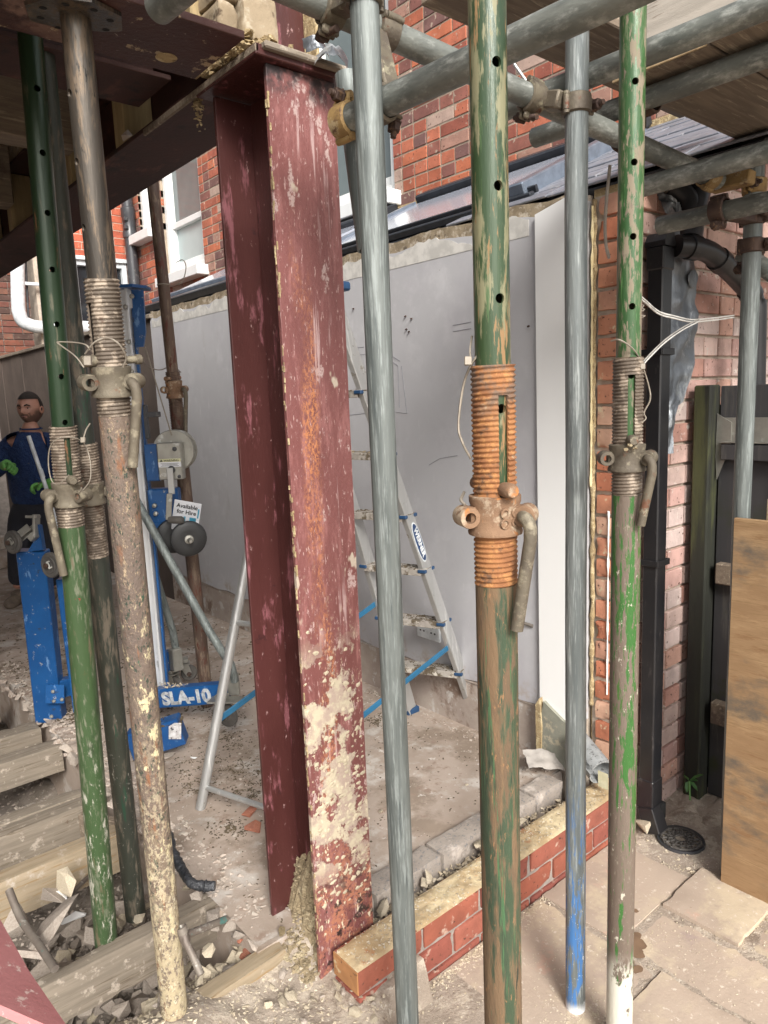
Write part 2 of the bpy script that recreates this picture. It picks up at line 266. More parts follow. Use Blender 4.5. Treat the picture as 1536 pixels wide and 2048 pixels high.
brick_raw = brick_mat('cut_orange_brick_end', [(.46, .20, .12), (.43, .155, .085), (.48, .25, .17), (.45, .19, .11), (.50, .30, .21)], (.52, .42, .28))
brick_low = brick_mat('smooth_dark_red_facing_brick', [(.235, .068, .047), (.27, .085, .056), (.20, .058, .043), (.25, .075, .045)], (.40, .27, .21))
brick_cut = brick_mat('orange_brick_top_with_mortar', [(.42, .20, .08), (.44, .22, .09)], (.5, .40, .24))
def simple(name, c, r=.6, m=0., sc=20, amt=.25, bump=.1): return mat(name, c, tuple(x*(1-amt) for x in c), sc, rough=r, metal=m, bump=bump)
lime = simple('old_lime_mortar', (.36, .29, .22), .95, bump=.6)
lime_pale = simple('pale_cement_mortar', (.50, .42, .34), .95, bump=.6)
lime_grey = simple('grey_cement_mortar', (.30, .26, .23), .95, bump=.6)
mortar_top = mat('ochre_mortar_bed', (.47, .37, .23), (.40, .29, .16), 9, (1, 1, 1), [dict(col=(.56, .46, .29), sc=10, lo=.5, hi=.62), dict(col=(.40, .17, .07), sc=8, lo=.6, hi=.7), dict(col=(.66, .60, .47), sc=60, lo=.6, hi=.66)], .95, 0, .7, 60)
concrete = mat('dusty_concrete_screed', (.41, .335, .28), (.32, .255, .205), 3.2, (1, 1, 1), [
    dict(col=(.50, .455, .41), sc=4, lo=.5, hi=.64), dict(col=(.25, .195, .15), sc=4.2, lo=.52, hi=.64), dict(col=(.28, .205, .16), sc=11, lo=.57, hi=.66),
    dict(col=(.08, .06, .04), sc=70, lo=.68, hi=.71), dict(col=(.58, .53, .48), sc=30, lo=.63, hi=.68)], .92, 0, .45, 50)
block = mat('aerated_concrete_block', (.36, .31, .265), (.27, .235, .205), 8, (1, 1, 1), [dict(col=(.20, .19, .19), sc=90, lo=.55, hi=.62), dict(col=(.48, .42, .37), sc=8, lo=.55, hi=.65)], .95, 0, .7, 110)
slab_m = mat('sandy_paving_slab', (.45, .36, .285), (.37, .295, .235), 3, (1, 1, 1), [
    dict(col=(.52, .43, .31), sc=4, lo=.48, hi=.62), dict(col=(.32, .25, .22), sc=6, lo=.58, hi=.72), dict(col=(.52, .35, .27), sc=5, lo=.58, hi=.68),
    dict(col=(.60, .52, .43), sc=55, lo=.60, hi=.66), dict(col=(.22, .15, .10), sc=40, lo=.70, hi=.73)], .92, 0, .4, 70, var=.06)
soil = mat('pale_rubble_dust', (.38, .315, .255), (.30, .245, .195), 7, (1, 1, 1), [
    dict(col=(.48, .41, .33), sc=14, lo=.5, hi=.62), dict(col=(.22, .17, .13), sc=11, lo=.56, hi=.68), dict(col=(.54, .48, .40), sc=60, lo=.58, hi=.66)], .95, 0, .8, 80, bdist=.008)
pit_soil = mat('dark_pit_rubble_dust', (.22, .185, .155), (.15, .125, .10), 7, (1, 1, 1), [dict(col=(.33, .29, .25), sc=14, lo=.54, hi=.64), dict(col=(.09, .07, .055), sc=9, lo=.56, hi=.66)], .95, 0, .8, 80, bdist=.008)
rock_grey = mat('broken_concrete', (.43, .365, .31), (.34, .285, .24), 9, (1, 1, 1), [dict(col=(.44, .39, .33), sc=20, lo=.5, hi=.64), dict(col=(.20, .17, .14), sc=30, lo=.6, hi=.7)], .95, 0, .6, 80, var=.22)
rock_pale = mat('broken_pale_mortar', (.50, .43, .32), (.42, .35, .25), 12, (1, 1, 1), [dict(col=(.60, .53, .42), sc=24, lo=.5, hi=.64)], .95, 0, .6, 80, var=.15)
pier_m = mat('toned_down_pale_masonry', (.33, .26, .175), (.24, .185, .12), 12, (1, 1, 1), [dict(col=(.42, .36, .27), sc=24, lo=.5, hi=.64), dict(col=(.10, .07, .045), sc=18, lo=.58, hi=.68)], .95, 0, .8, 60)  # pale masonry with a lowered base tone and random dark blotches
rock_red = mat('broken_red_brick', (.38, .14, .085), (.30, .10, .06), 12, (1, 1, 1), [dict(col=(.46, .30, .22), sc=24, lo=.54, hi=.64)], .95, 0, .6, 80, var=.15)
clay = mat('crumbly_clay', (.33, .26, .16), (.25, .195, .12), 18, (1, 1, 1), [dict(col=(.42, .35, .23), sc=30, lo=.52, hi=.62), dict(col=(.10, .075, .045), sc=26, lo=.6, hi=.68)], .95, 0, 1., 40, bdist=.012)
blackp = mat('black_plastic', (.012, .012, .014), (.018, .017, .018), 10, (1, 1, 1), [dict(col=(.05, .045, .045), sc=60, st=(1, 1, .3), lo=.62, hi=.68), dict(col=(.35, .32, .28), sc=70, lo=.745, hi=.75)], .38, 0, .05, 60)
cast_black = mat('grey_black_soil_pipe', (.035, .038, .042), (.045, .045, .05), 10, (1, 1, 1), [dict(col=(.11, .105, .10), sc=20, lo=.58, hi=.66)], .35, 0, .08, 60)
lead = mat('dented_lead_sheet', (.22, .235, .25), (.13, .14, .155), 7, (1, 1, .5), [dict(col=(.45, .47, .48), sc=9, st=(1, 1, .6), lo=.52, hi=.64), dict(col=(.06, .065, .08), sc=12, lo=.6, hi=.7)], .38, .6, .5, 24, bdist=.01)
fence_m = mat('charcoal_fence_board', (.045, .043, .045), (.035, .034, .036), 6, (1, 1, .1), [dict(col=(.075, .07, .065), sc=20, st=(1, 1, .1), lo=.56, hi=.66), dict(col=(.03, .035, .015), sc=5, lo=.5, hi=.62, ax=(2, .5, .1))], .6, 0, .2, 60)
post_m = mat('mossy_black_post', (.02, .022, .014), (.012, .012, .01), 6, (1, 1, .2), [dict(col=(.055, .06, .022), sc=7, st=(1, 1, .12), lo=.5, hi=.62)], .8, 0, .5, 60)
slate = mat('grey_blue_roof_slate', (.20, .21, .245), (.155, .165, .19), 12, (1, 1, 1), [dict(col=(.30, .30, .31), sc=22, lo=.54, hi=.68), dict(col=(.18, .15, .11), sc=20, lo=.64, hi=.7)], .5, 0, .25, 60, var=.12)
glass_sky = mat('rooflight_glass_painted_sky', (.42, .45, .52), (.40, .43, .50), 2, rough=.12, metal=.0, bump=0); glass_sky.node_tree.nodes['Principled BSDF'].inputs['Specular IOR Level'].default_value = 1.0  # pale lavender base colour stands in for the reflected sky
frame_dark = simple('dark_grey_aluminium_frame', (.045, .05, .06), .35, .4)
frame_blue = simple('blue_grey_metal_trim', (.21, .25, .31), .35, .5)
white_paint = mat('white_gloss_paint', (.72, .73, .72), (.68, .69, .68), 6, (1, 1, 1), [dict(col=(.40, .38, .34), sc=22, lo=.66, hi=.72)], .45, 0, .08, 40)
upvc = simple('white_plastic', (.70, .73, .75), .3)
pane = mat('window_glass_pale', (.16, .19, .19), (.12, .145, .145), 1.5, rough=.06, bump=0)
frost = mat('frosted_glass', (.38, .45, .45), (.33, .40, .40), 2, rough=.3, bump=0)
pane_dark = mat('dark_window_glass', (.02, .022, .026), rough=.08, bump=0)
blue_m = mat('blue_machine_paint', (.010, .078, .235), (.008, .060, .19), 4, (1, 1, 1), [dict(col=(.03, .045, .08), sc=18, lo=.62, hi=.68), dict(col=(.33, .31, .28), sc=50, lo=.62, hi=.70, r=.9), dict(col=(.10, .20, .38), sc=30, st=(1, 1, .3), lo=.6, hi=.66)], .38, 0, .12, 60)
alu = mat('brushed_aluminium', (.50, .50, .49), (.42, .42, .41), 9, V, [dict(col=(.66, .66, .64), sc=30, st=V, lo=.55, hi=.66), dict(col=(.25, .23, .20), sc=26, lo=.63, hi=.68, m=0.)], .42, .6, .1, 80)
alu_white = mat('pale_extruded_mast', (.72, .73, .74), (.64, .65, .66), 9, V, [dict(col=(.34, .34, .34), sc=26, st=(1, 1, .3), lo=.6, hi=.68)], .45, .4, .1, 80)
zinc = mat('zinc_plate', (.36, .35, .31), (.29, .28, .25), 14, (1, 1, 1), [dict(col=(.50, .50, .48), sc=20, lo=.58, hi=.66)], .42, .6, .1, 80)
rubber = mat('dusty_rubber', (.10, .09, .08), (.07, .065, .06), 14, rough=.85, bump=.3)
rubber_black = mat('black_rubber', (.016, .016, .017), (.022, .022, .022), 14, rough=.5, bump=.1)
step_dirty = mat('ladder_tread_plastered', (.36, .33, .29), (.28, .25, .22), 14, (1, 1, 1), [dict(col=(.11, .085, .055), sc=22, lo=.48, hi=.58, r=.95), dict(col=(.50, .46, .40), sc=30, lo=.56, hi=.64)], .8, 0, .8, 60, bdist=.008)
blue_plastic = simple('blue_ladder_plastic', (.018, .06, .14), .5)
blue_brace = mat('blue_ladder_brace', (.02, .125, .24), (.017, .105, .20), 12, (1, 1, 1), [dict(col=(.30, .29, .26), sc=60, lo=.64, hi=.7)], .5)
wire = simple('grey_steel_cable', (.30, .26, .21), .6, .3)
cable_w = simple('white_twin_cable', (.62, .60, .56), .5)
cable_g = simple('grey_cable', (.36, .34, .31), .5)
copper = mat('dirty_copper_pipe', (.22, .19, .16), (.16, .13, .11), 14, (1, 1, 1), [dict(col=(.10, .22, .20), sc=18, lo=.62, hi=.66), dict(col=(.40, .38, .34), sc=30, lo=.56, hi=.64)], .6, .4, .3, 80)
iron = mat('rusty_iron_bolt', (.10, .065, .05), (.07, .045, .038), 30, (1, 1, 1), [dict(col=(.20, .12, .07), sc=50, lo=.56, hi=.64)], .65, .5, .35, 220)
coupler_m = mat('forged_coupler_steel', (.165, .14, .10), (.11, .09, .07), 24, (1, 1, 1), [dict(col=(.30, .27, .19), sc=26, lo=.54, hi=.64), dict(col=(.12, .05, .03), sc=34, lo=.6, hi=.68)], .55, .45, .4, 160)
coupler_y = mat('ochre_painted_coupler', (.33, .215, .085), (.24, .15, .06), 24, (1, 1, 1), [dict(col=(.40, .31, .18), sc=26, lo=.54, hi=.64), dict(col=(.13, .07, .04), sc=34, lo=.6, hi=.68)], .65, .2, .4, 160)
bag = mat('torn_black_plastic', (.02, .022, .026), (.04, .042, .048), 12, rough=.35, bump=.9, bsc=20, bdist=.02)
leafm = simple('fresh_green_leaf', (.05, .14, .03), .5)
skin = mat('skin', (.45, .235, .17), (.40, .20, .14), 30, rough=.55, bump=.05)
_t = skin.node_tree; _b = _t.nodes['Principled BSDF']; _c = _b.inputs['Base Color'].links[0].from_socket; _a = _t.nodes.new('ShaderNodeAttribute'); _a.attribute_name = 'tone'
_m = _t.nodes.new('ShaderNodeMix'); _m.data_type = 'RGBA'; _t.links.new(_a.outputs['Fac'], _m.inputs[0]); _t.links.new(_c, _m.inputs[6]); _m.inputs[7].default_value = (.105, .062, .046, 1); _t.links.new(_m.outputs[2], _b.inputs['Base Color'])
hairm = simple('short_dark_hair', (.03, .022, .017), .8, bump=.6)
beardm = simple('stubble_beard', (.10, .058, .042), .85, bump=.6)
sweater = mat('navy_sweatshirt', (.014, .036, .115), (.010, .026, .085), 5, (1, 1, 1), [dict(col=(.02, .05, .145), sc=12, lo=.5, hi=.7), dict(col=(.10, .10, .12), sc=40, lo=.64, hi=.7)], .95, 0, 1., 11, bdist=.05)
trouser = mat('dark_work_trousers', (.014, .015, .022), (.02, .02, .026), 6, rough=.9, bump=.4, bsc=26, bdist=.02)
glove_m = mat('lime_green_glove', (.13, .36, .08), (.09, .25, .06), 30, rough=.7, bump=.3)
boot_m = mat('dusty_tan_boot', (.17, .13, .095), (.12, .09, .07), 20, rough=.9, bump=.4)
eyew = simple('eye_white', (.6, .57, .54), .3, amt=.05); dark = simple('dark_opening', (.008, .008, .008), .9)
lip = simple('lips', (.30, .11, .09), .5)
text_white = simple('faded_white_lettering', (.50, .52, .54), .7, sc=50, amt=.5); text_dark = simple('dark_lettering', (.02, .02, .02), .7)
paper = simple('white_paper_sign', (.68, .69, .72), .5, amt=.06); cyan = simple('cyan_print', (.04, .28, .42), .5); yellow = simple('yellow_warning_print', (.62, .60, .36), .5)
label_navy = simple('navy_label', (.02, .05, .13), .4); pencil = simple('pencil_line', (.25, .25, .28), .8)
moss_stain = simple('wet_brown_stain', (.20, .125, .075), .95)

# ------------------------------------------------------------------ mesh helpers
class MB:
    def __init__(s): s.v = []; s.f = []; s.mi = []; s.cur = 0; s.tone = []; s.t = 0.
    def add(s, vs, fs):
        n = len(s.v); s.v += [Vector(v) for v in vs]
        for f in fs: s.f.append([i+n for i in f]); s.mi.append(s.cur); s.tone.append(s.t)
        return s
    def box(s, c, d, ax=None, bev=0.):
        "c centre, d full sizes, ax optional 3 axis vectors"
        X, Y, Z = ax or (Vector((1, 0, 0)), Vector((0, 1, 0)), Vector((0, 0, 1)))
        c = Vector(c); h = [x/2 for x in d]
        if not bev:
            vs = [c+X*h[0]*i+Y*h[1]*j+Z*h[2]*k for i in (-1, 1) for j in (-1, 1) for k in (-1, 1)]
            return s.add(vs, [(0, 1, 3, 2), (4, 6, 7, 5), (0, 4, 5, 1), (2, 3, 7, 6), (0, 2, 6, 4), (1, 5, 7, 3)])
        b = min(bev, min(h)*.9); vs = []; ix = {}
        for i in (-1, 1):
            for j in (-1, 1):
                for k in (-1, 1):
                    for a in range(3):
                        q = [h[0]*i, h[1]*j, h[2]*k]
                        for e in range(3):
                            if e != a: q[e] -= b*(i, j, k)[e]
                        ix[(i, j, k, a)] = len(vs); vs.append(c+X*q[0]+Y*q[1]+Z*q[2])
        fs = []
        for a in range(3):
            o = [e for e in range(3) if e != a]
            for sg in (-1, 1):
                f = []
                for p, q in ((-1, -1), (1, -1), (1, 1), (-1, 1)):
                    t = [0, 0, 0]; t[a] = sg; t[o[0]] = p; t[o[1]] = q; f.append(ix[(*t, a)])
                fs.append(f if (sg > 0) == (a != 1) else f[::-1])
            for p in (-1, 1):
                for q in (-1, 1):
                    t0 = [0, 0, 0]; t1 = [0, 0, 0]; t0[a] = -1; t1[a] = 1
                    for t in (t0, t1): t[o[0]] = p; t[o[1]] = q
                    f = [ix[(*t0, o[0])], ix[(*t1, o[0])], ix[(*t1, o[1])], ix[(*t0, o[1])]]
                    fs.append(f if (p*q > 0) == (a != 1) else f[::-1])
        for i in (-1, 1):
            for j in (-1, 1):
                for k in (-1, 1):
                    f = [ix[(i, j, k, 0)], ix[(i, j, k, 1)], ix[(i, j, k, 2)]]; fs.append(f if i*j*k > 0 else f[::-1])
        return s.add(vs, fs)
    def quadprism(s, pts, n, t):
        "closed outline pts (3D) extruded by n*t"
        n = Vector(n)*t; k = len(pts); P = [Vector(p) for p in pts]
        return s.add(P+[p+n for p in P], [list(range(k))[::-1], list(range(k, 2*k))]+[(i, (i+1) % k, (i+1) % k+k, i+k) for i in range(k)])
    def tube(s, pts, r, seg=12, caps=True, rs=None):
        P = [Vector(p) for p in pts]; n = len(P); ref = None; vs = []; fs = []
        for i, p in enumerate(P):
            t = (P[min(i+1, n-1)]-P[max(i-1, 0)]).normalized()
            if ref is None:
                ref = t.cross(Vector((0, 0, 1))) if abs(t.z) < .9 else t.cross(Vector((0, 1, 0)))
            ref = (ref-t*ref.dot(t)).normalized(); bi = t.cross(ref); rr = rs[i] if rs else r
            vs += [p+ref*math.cos(2*PI*a/seg)*rr+bi*math.sin(2*PI*a/seg)*rr for a in range(seg)]
        for i in range(n-1):
            for a in range(seg):
                b = (a+1) % seg; fs.append((i*seg+a, i*seg+b, (i+1)*seg+b, (i+1)*seg+a))
        if caps: fs += [tuple(range(seg))[::-1], tuple(range((n-1)*seg, n*seg))]
        return s.add(vs, fs)
    def pipe(s, p0, p1, r, wall=.004, seg=28):
        "hollow straight tube"
        p0 = Vector(p0); p1 = Vector(p1); L = (p1-p0).length; d = (p1-p0).normalized(); n = max(2, int(L/.05)); sd_ = p0.x*7+p0.y*3
        rf = (d.cross(Vector((0, 0, 1))) if abs(d.z) < .9 else d.cross(Vector((0, 1, 0)))).normalized(); bi = d.cross(rf); vs = []; fs = []
        rows = [(r, i/n) for i in range(n+1)]+[(r-wall, 1), (r-wall, 0)]
        for rr, t in rows:
            c = p0+d*L*t+rf*.0016*noise.noise(Vector((t*L*2.2+sd_, 1, 0)))+bi*.0016*noise.noise(Vector((t*L*2.2+sd_, 5, 3)))
            for a in range(seg):
                q = rr*(1+.007*noise.noise(Vector((t*L*11+sd_, math.cos(2*PI*a/seg)*1.2, math.sin(2*PI*a/seg)*1.2)))); vs.append(c+rf*math.cos(2*PI*a/seg)*q+bi*math.sin(2*PI*a/seg)*q)
        m = len(rows)
        for i in range(m):
            k2 = (i+1) % m
            for a in range(seg): b_ = (a+1) % seg; fs.append((i*seg+a, i*seg+b_, k2*seg+b_, k2*seg+a))
        s.add(vs, fs); return s
    def lathe(s, o, ax, prof, seg=24, a0=0, a1=2*PI, ref=None):
        "profile of (radius, height) turned round an axis"
        ax = Vector(ax).normalized(); o = Vector(o)
        rf = Vector(ref) if ref is not None else (ax.cross(Vector((0, 0, 1))) if abs(ax.z) < .9 else ax.cross(Vector((0, 1, 0))))
        rf = (rf-ax*rf.dot(ax)).normalized(); bi = ax.cross(rf); full = abs(a1-a0-2*PI) < 1e-6; m = seg if full else seg+1
        vs = []; fs = []
        for r, h in prof:
            vs += [o+ax*h+(rf*math.cos(a0+(a1-a0)*i/seg)+bi*math.sin(a0+(a1-a0)*i/seg))*r for i in range(m)]
        for j in range(len(prof)-1):
            for i in range(seg):
                k = (i+1) % m; fs.append((j*m+i, j*m+k, (j+1)*m+k, (j+1)*m+i))
        if not full: fs += [tuple(j*m for j in range(len(prof)-1)), tuple(j*m+seg for j in range(len(prof)-1))[::-1]]
        return s.add(vs, fs)
    def build(s, name, mt, parent=None, smooth=None, kind=None, loc=None, weld=False):
        me = bpy.data.meshes.new(name)
        pw = ORG.get(parent.name, Vector()) if parent is not None else Vector()
        org = Vector(loc) if loc is not None else pw
        me.from_pydata([tuple(v-org) for v in s.v], [], s.f)
        for q in (mt if isinstance(mt, (list, tuple)) else [mt]): me.materials.append(q)
        me.polygons.foreach_set('material_index', s.mi)
        if any(s.tone):
            at_ = me.attributes.new('tone', 'FLOAT', 'FACE'); at_.data.foreach_set('value', s.tone)
        bm = bmesh.new(); bm.from_mesh(me)
        if weld: bmesh.ops.remove_doubles(bm, verts=bm.verts[:], dist=2e-5)
        bmesh.ops.recalc_face_normals(bm, faces=bm.faces[:]); bm.to_mesh(me); bm.free()
        if smooth:
            for p in me.polygons: p.use_smooth = True
            try: me.set_sharp_from_angle(angle=R(smooth))
            except Exception: pass
        o = bpy.data.objects.new(name, me); COL.objects.link(o); ORG[o.name] = org
        if parent is not None: o.parent = parent
        o.location = org-pw
        if kind: o['kind'] = kind
        return o
ORG = {}
def tag(o, label=None, cat=None, group=None, kind=None):
    if label: o['label'] = label
    if cat: o['category'] = cat
    if group: o['group'] = group
    if kind: o['kind'] = kind
    return o
def thing(name, label, cat, loc=(0, 0, 0), group=None):
    o = bpy.data.objects.new(name, None); COL.objects.link(o); o.empty_display_size = .05
    o.location = loc; ORG[o.name] = Vector(loc); return tag(o, label, cat, group)
def curve_pts(pts, n=8):
    "Catmull-Rom through points"
    P = [Vector(p) for p in pts]; P = [P[0]*2-P[1]]+P+[P[-1]*2-P[-2]]; out = []
    for i in range(1, len(P)-2):
        for k in range(n):
            t = k/n; a, b, c, d = P[i-1], P[i], P[i+1], P[i+2]
            out.append(.5*((2*b)+(c-a)*t+(2*a-5*b+4*c-d)*t*t+(3*b-a-3*c+d)*t**3))
    out.append(P[-2]); return out
def text_mesh(body, size, o, ux, uy, mt, name, parent, depth=.0006, align='CENTER', space=1., bold=0.):
    cu = bpy.data.curves.new('lettering', 'FONT'); cu.body = body; cu.size = size; cu.extrude = depth; cu.align_x = align; cu.align_y = 'CENTER'; cu.space_character = space; cu.offset = bold
    ob = bpy.data.objects.new('lettering', cu); COL.objects.link(ob); bpy.context.view_layer.update()
    me = bpy.data.meshes.new_from_object(ob.evaluated_get(bpy.context.evaluated_depsgraph_get())); bpy.data.objects.remove(ob)
    ux = Vector(ux).normalized(); uy = Vector(uy); uy = (uy-ux*uy.dot(ux)).normalized(); nz = ux.cross(uy); o = Vector(o); off = ORG[parent.name]
    for v in me.vertices: c = v.co.copy(); v.co = o+ux*c.x+uy*c.y+nz*(c.z+.001)-off
    me.materials.clear(); me.materials.append(mt)
    t = bpy.data.objects.new(name, me); COL.objects.link(t); t.parent = parent; return t
def copy_tree(o, loc=None, label=None, parent=None):
    c = o.copy(); COL.objects.link(c)
    if parent is not None: c.parent = parent
    if loc is not None: c.location = loc; ORG[c.name] = Vector(loc)
    if label: c['label'] = label
    for ch in list(o.children): copy_tree(ch, None, None, c)
    return c
BEV = {}
def brick_mesh(d, bev=.003, jit=0.):
    k = tuple(round(x, 4) for x in d)
    if k not in BEV:
        BEV[k] = MB().box((0, 0, 0), d, None, bev)
    return BEV[k]
BM_CACHE = {}
def put_box(name, c, d, mt, parent, bev=.003, rot=None):
    "one small bevelled block that shares its mesh with blocks of the same size"
    k = (tuple(round(x, 3) for x in d), mt.name, name)
    if k not in BM_CACHE:
        mb = MB().box((0, 0, 0), k[0], None, bev); me = bpy.data.meshes.new(name); me.from_pydata([tuple(v) for v in mb.v], [], mb.f); me.materials.append(mt)
        bm = bmesh.new(); bm.from_mesh(me); bmesh.ops.recalc_face_normals(bm, faces=bm.faces[:]); bm.to_mesh(me); bm.free(); BM_CACHE[k] = me
    o = bpy.data.objects.new(name, BM_CACHE[k]); COL.objects.link(o); pw = ORG.get(parent.name, Vector()) if parent is not None else Vector()
    if parent is not None: o.parent = parent
    ORG[o.name] = Vector(c); o.location = Vector(c)-pw
    if rot: o.rotation_euler = rot
    return o

def rough_box(name, c, d, mt, parent=None, sp=.025, bev=.004, amp=.0012, rot=None, seed=None):
    "sawn, cast or fired block with uneven faces and worn arrises"
    c = Vector(c); sd_ = seed if seed is not None else rnd.uniform(0, 90); bm = bmesh.new(); key = {}
    n = [max(1, min(60, round(d[k]/sp))) for k in range(3)]
    def vert(i, j_, k):
        if (i, j_, k) in key: return key[(i, j_, k)]
        q = [i/n[0], j_/n[1], k/n[2]]; e = [t in (0, 1) for t in q]; p = Vector([(q[a]-.5)*d[a] for a in range(3)])
        w_ = c+p; nz = [noise.noise(Vector((w_.x*28+sd_+a*9, w_.y*28, w_.z*28+a*5))) for a in range(3)]
        ch = max(0, noise.noise(Vector((w_.x*16+sd_, w_.y*16, w_.z*16+3)))-.28)*bev*5
        for a in range(3):
            p[a] += amp*nz[a]*(1 if e[a] else .4)
            if e[a] and sum(e) >= 2: p[a] -= (1 if q[a] else -1)*(bev*(.45+.35*nz[(a+1) % 3])+ch)
        v = bm.verts.new(p); key[(i, j_, k)] = v; return v
    for a in range(3):
        u, v_ = [x for x in range(3) if x != a]
        for side in (0, n[a]):
            for i in range(n[u]):
                for j_ in range(n[v_]):
                    idx = []
                    for di, dj in ((0, 0), (1, 0), (1, 1), (0, 1)):
                        t = [0, 0, 0]; t[a] = side; t[u] = i+di; t[v_] = j_+dj; idx.append(vert(*t))
                    bm.faces.new(idx)
    bmesh.ops.recalc_face_normals(bm, faces=bm.faces[:]); me = bpy.data.meshes.new(name); bm.to_mesh(me); bm.free(); me.materials.append(mt)
    for p in me.polygons: p.use_smooth = True
    try: me.set_sharp_from_angle(angle=R(50))
    except Exception: pass
    o = bpy.data.objects.new(name, me); COL.objects.link(o); pw_ = ORG.get(parent.name, Vector()) if parent is not None else Vector()
    if parent is not None: o.parent = parent
    ORG[o.name] = c; o.location = c-pw_
    if rot: o.rotation_euler = rot
    return o

# ------------------------------------------------------------------ setting: ground, floor, paving
def hgt(x, y):
    "lie of the broken ground left of the brick plinth"
    n = noise.fractal(Vector((x*4, y*4, 1.3)), 1, 2, 4)*.035+noise.noise(Vector((x*17, y*17, 5)))*.012
    pit = -.20+n*1.6
    def sm(a, b, v): t = max(0, min(1, (v-a)/(b-a))); return t*t*(3-2*t)
    f = sm(1.98, 1.52, y); h = pit*(1-f)+(.082+n*.7)*f
    h += .10*math.exp(-((x-.97)**2+(y-1.52)**2)/.006)               # clay heaped inside the column foot
    h += .07*math.exp(-((x-.53)**2+(y-1.45)**2)/.02)
    e = sm(.93, 1.02, x)*sm(1.24, 1.2, y); h = h*(1-e)+(-.02)*e
    g = sm(.75, .1, y); h = h*(1-g)+(-.02)*g
    return h
def grid_sheet(x0, x1, y0, y1, st, fn):
    nx = int((x1-x0)/st)+1; ny = int((y1-y0)/st)+1; mb = MB()
    mb.add([(x0+(x1-x0)*i/(nx-1), y0+(y1-y0)*j/(ny-1), fn(x0+(x1-x0)*i/(nx-1), y0+(y1-y0)*j/(ny-1))) for j in range(ny) for i in range(nx)],
           [(j*nx+i, j*nx+i+1, (j+1)*nx+i+1, (j+1)*nx+i) for j in range(ny-1) for i in range(nx-1)]); return mb
MB().add([(-80, -80, -.42), (80, -80, -.42), (80, 80, -.42), (-80, 80, -.42)], [(0, 1, 2, 3)]).build('ground', soil, kind='structure')
grid_sheet(-.6, 1.12, .3, 1.95, .012, hgt).build('rubble_ground', soil, smooth=60, kind='structure')
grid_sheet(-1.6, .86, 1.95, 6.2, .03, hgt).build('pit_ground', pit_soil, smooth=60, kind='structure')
# paving slabs: laid dry, some proud and tilted
pav = MB().box((1.9, .1, -.0315), (4.2, 2.32, .06)).build('pavement', soil, kind='structure')
slabs = [(.93, 1.22, .55, 1.03, .0), (1.225, 1.636, .55, .86, .006), (1.225, 1.636, .865, 1.262, 0.), (1.64, 1.86, .45, .985, .0), (1.64, 2.05, .99, 1.262, .004), (1.865, 2.16, .42, .75, .0), (1.865, 2.115, .755, .985, .012),
         (1.225, 1.636, .1, .545, .0), (1.64, 2.1, -.05, .44, 0), (.7, 1.22, .0, .545, 0), (2.165, 2.6, .42, .98, -.004), (2.105, 2.6, -.05, .41, 0), (1.4, 2.6, -.55, -.06, 0), (.3, 1.39, -.55, -.01, 0),
         (-.6, .69, -.0, .29, 0), (2.3, 2.62, 1.0, 1.262, -.02)]
for (x0, x1, y0, y1, dz) in slabs:
    d = (round(x1-x0-.003, 3), round(y1-y0-.003, 3), .045)
    rough_box('paving_slab', ((x0+x1)/2, (y0+y1)/2, -.0225+dz), d, slab_m, pav, .028, .004, .0016, (rnd.uniform(-.004, .004), rnd.uniform(-.004, .004), rnd.uniform(-.004, .004)))
mb = MB(); nn_ = 40; vs = []
for j_ in range(nn_+1):
    for i in range(nn_+1):
        x = 2.06+.56*i/nn_; y = .99+.30*j_/nn_; q = math.hypot(x-2.215, y-1.105); h = -.012+.016*noise.noise(Vector((x*14, y*14, 2)))+.006*noise.noise(Vector((x*50, y*50, 2)))+.025*max(0, (x-2.25)/.3)
        if q < .10: h = min(h, -.012)
        if q < .066: h = -.05
        vs.append((x, y, h))
k = nn_+1; mb.add(vs, [(j_*k+i, j_*k+i+1, (j_+1)*k+i+1, (j_+1)*k+i) for j_ in range(nn_) for i in range(nn_)]); mb.build('drain_surround', soil, smooth=60, kind='structure')
# dark splash on the paving
mb = MB()
for (cx, cy, rr, sx) in ((1.60, .955, .028, 1.6), (1.635, .93, .02, 1), (1.66, .945, .022, 1.5), (1.69, .965, .014, 1.3), (1.655, .99, .009, 1.5), (1.70, 1.0, .010, 1.6), (1.595, .93, .014, 1), (1.585, .90, .012, 1.5), (1.78, 1.02, .009, 1)):
    k = 18; pts = []
    for i in range(k):
        a = 2*PI*i/k; q = rr*(1+.35*noise.noise(Vector((cx*40+math.cos(a)*1.3, cy*40+math.sin(a)*1.3, 1)))); pts.append((cx+math.cos(a)*q*sx, cy+math.sin(a)*q, .003+cx*.004+cy*.001))
    mb.add(pts, [tuple(range(k))])
tag(mb.build('damp_stain', moss_stain), 'small brown damp splash dried on the paving slab by the green prop', 'stain', kind='stuff')

# room floor
def flr(x, y):
    return .14+noise.fractal(Vector((x*1.3, y*1.3, 0)), 1, 2, 3)*.006+max(0, noise.noise(Vector((x*9, y*9, 3)))-.25)*.02
mb = grid_sheet(.80, 2.14, 1.531, 9.2, .03, flr)
fl = mb.build('concrete_floor', concrete, smooth=60, kind='structure')
MB().box((1.47, 5.36, -.06), (1.335, 7.64, .36)).build('floor_slab', concrete, fl)
for i, (x0, x1) in enumerate(((1.0, 1.13), (1.135, 1.40), (1.405, 1.655), (1.66, 1.86), (1.865, 2.02))):
    rough_box('concrete_block', ((x0+x1)/2, 1.489, .11), (x1-x0-.003, .082, .10), block, fl, .012, .004, .0018, (rnd.uniform(-.02, .02), 0, rnd.uniform(-.012, .012)))

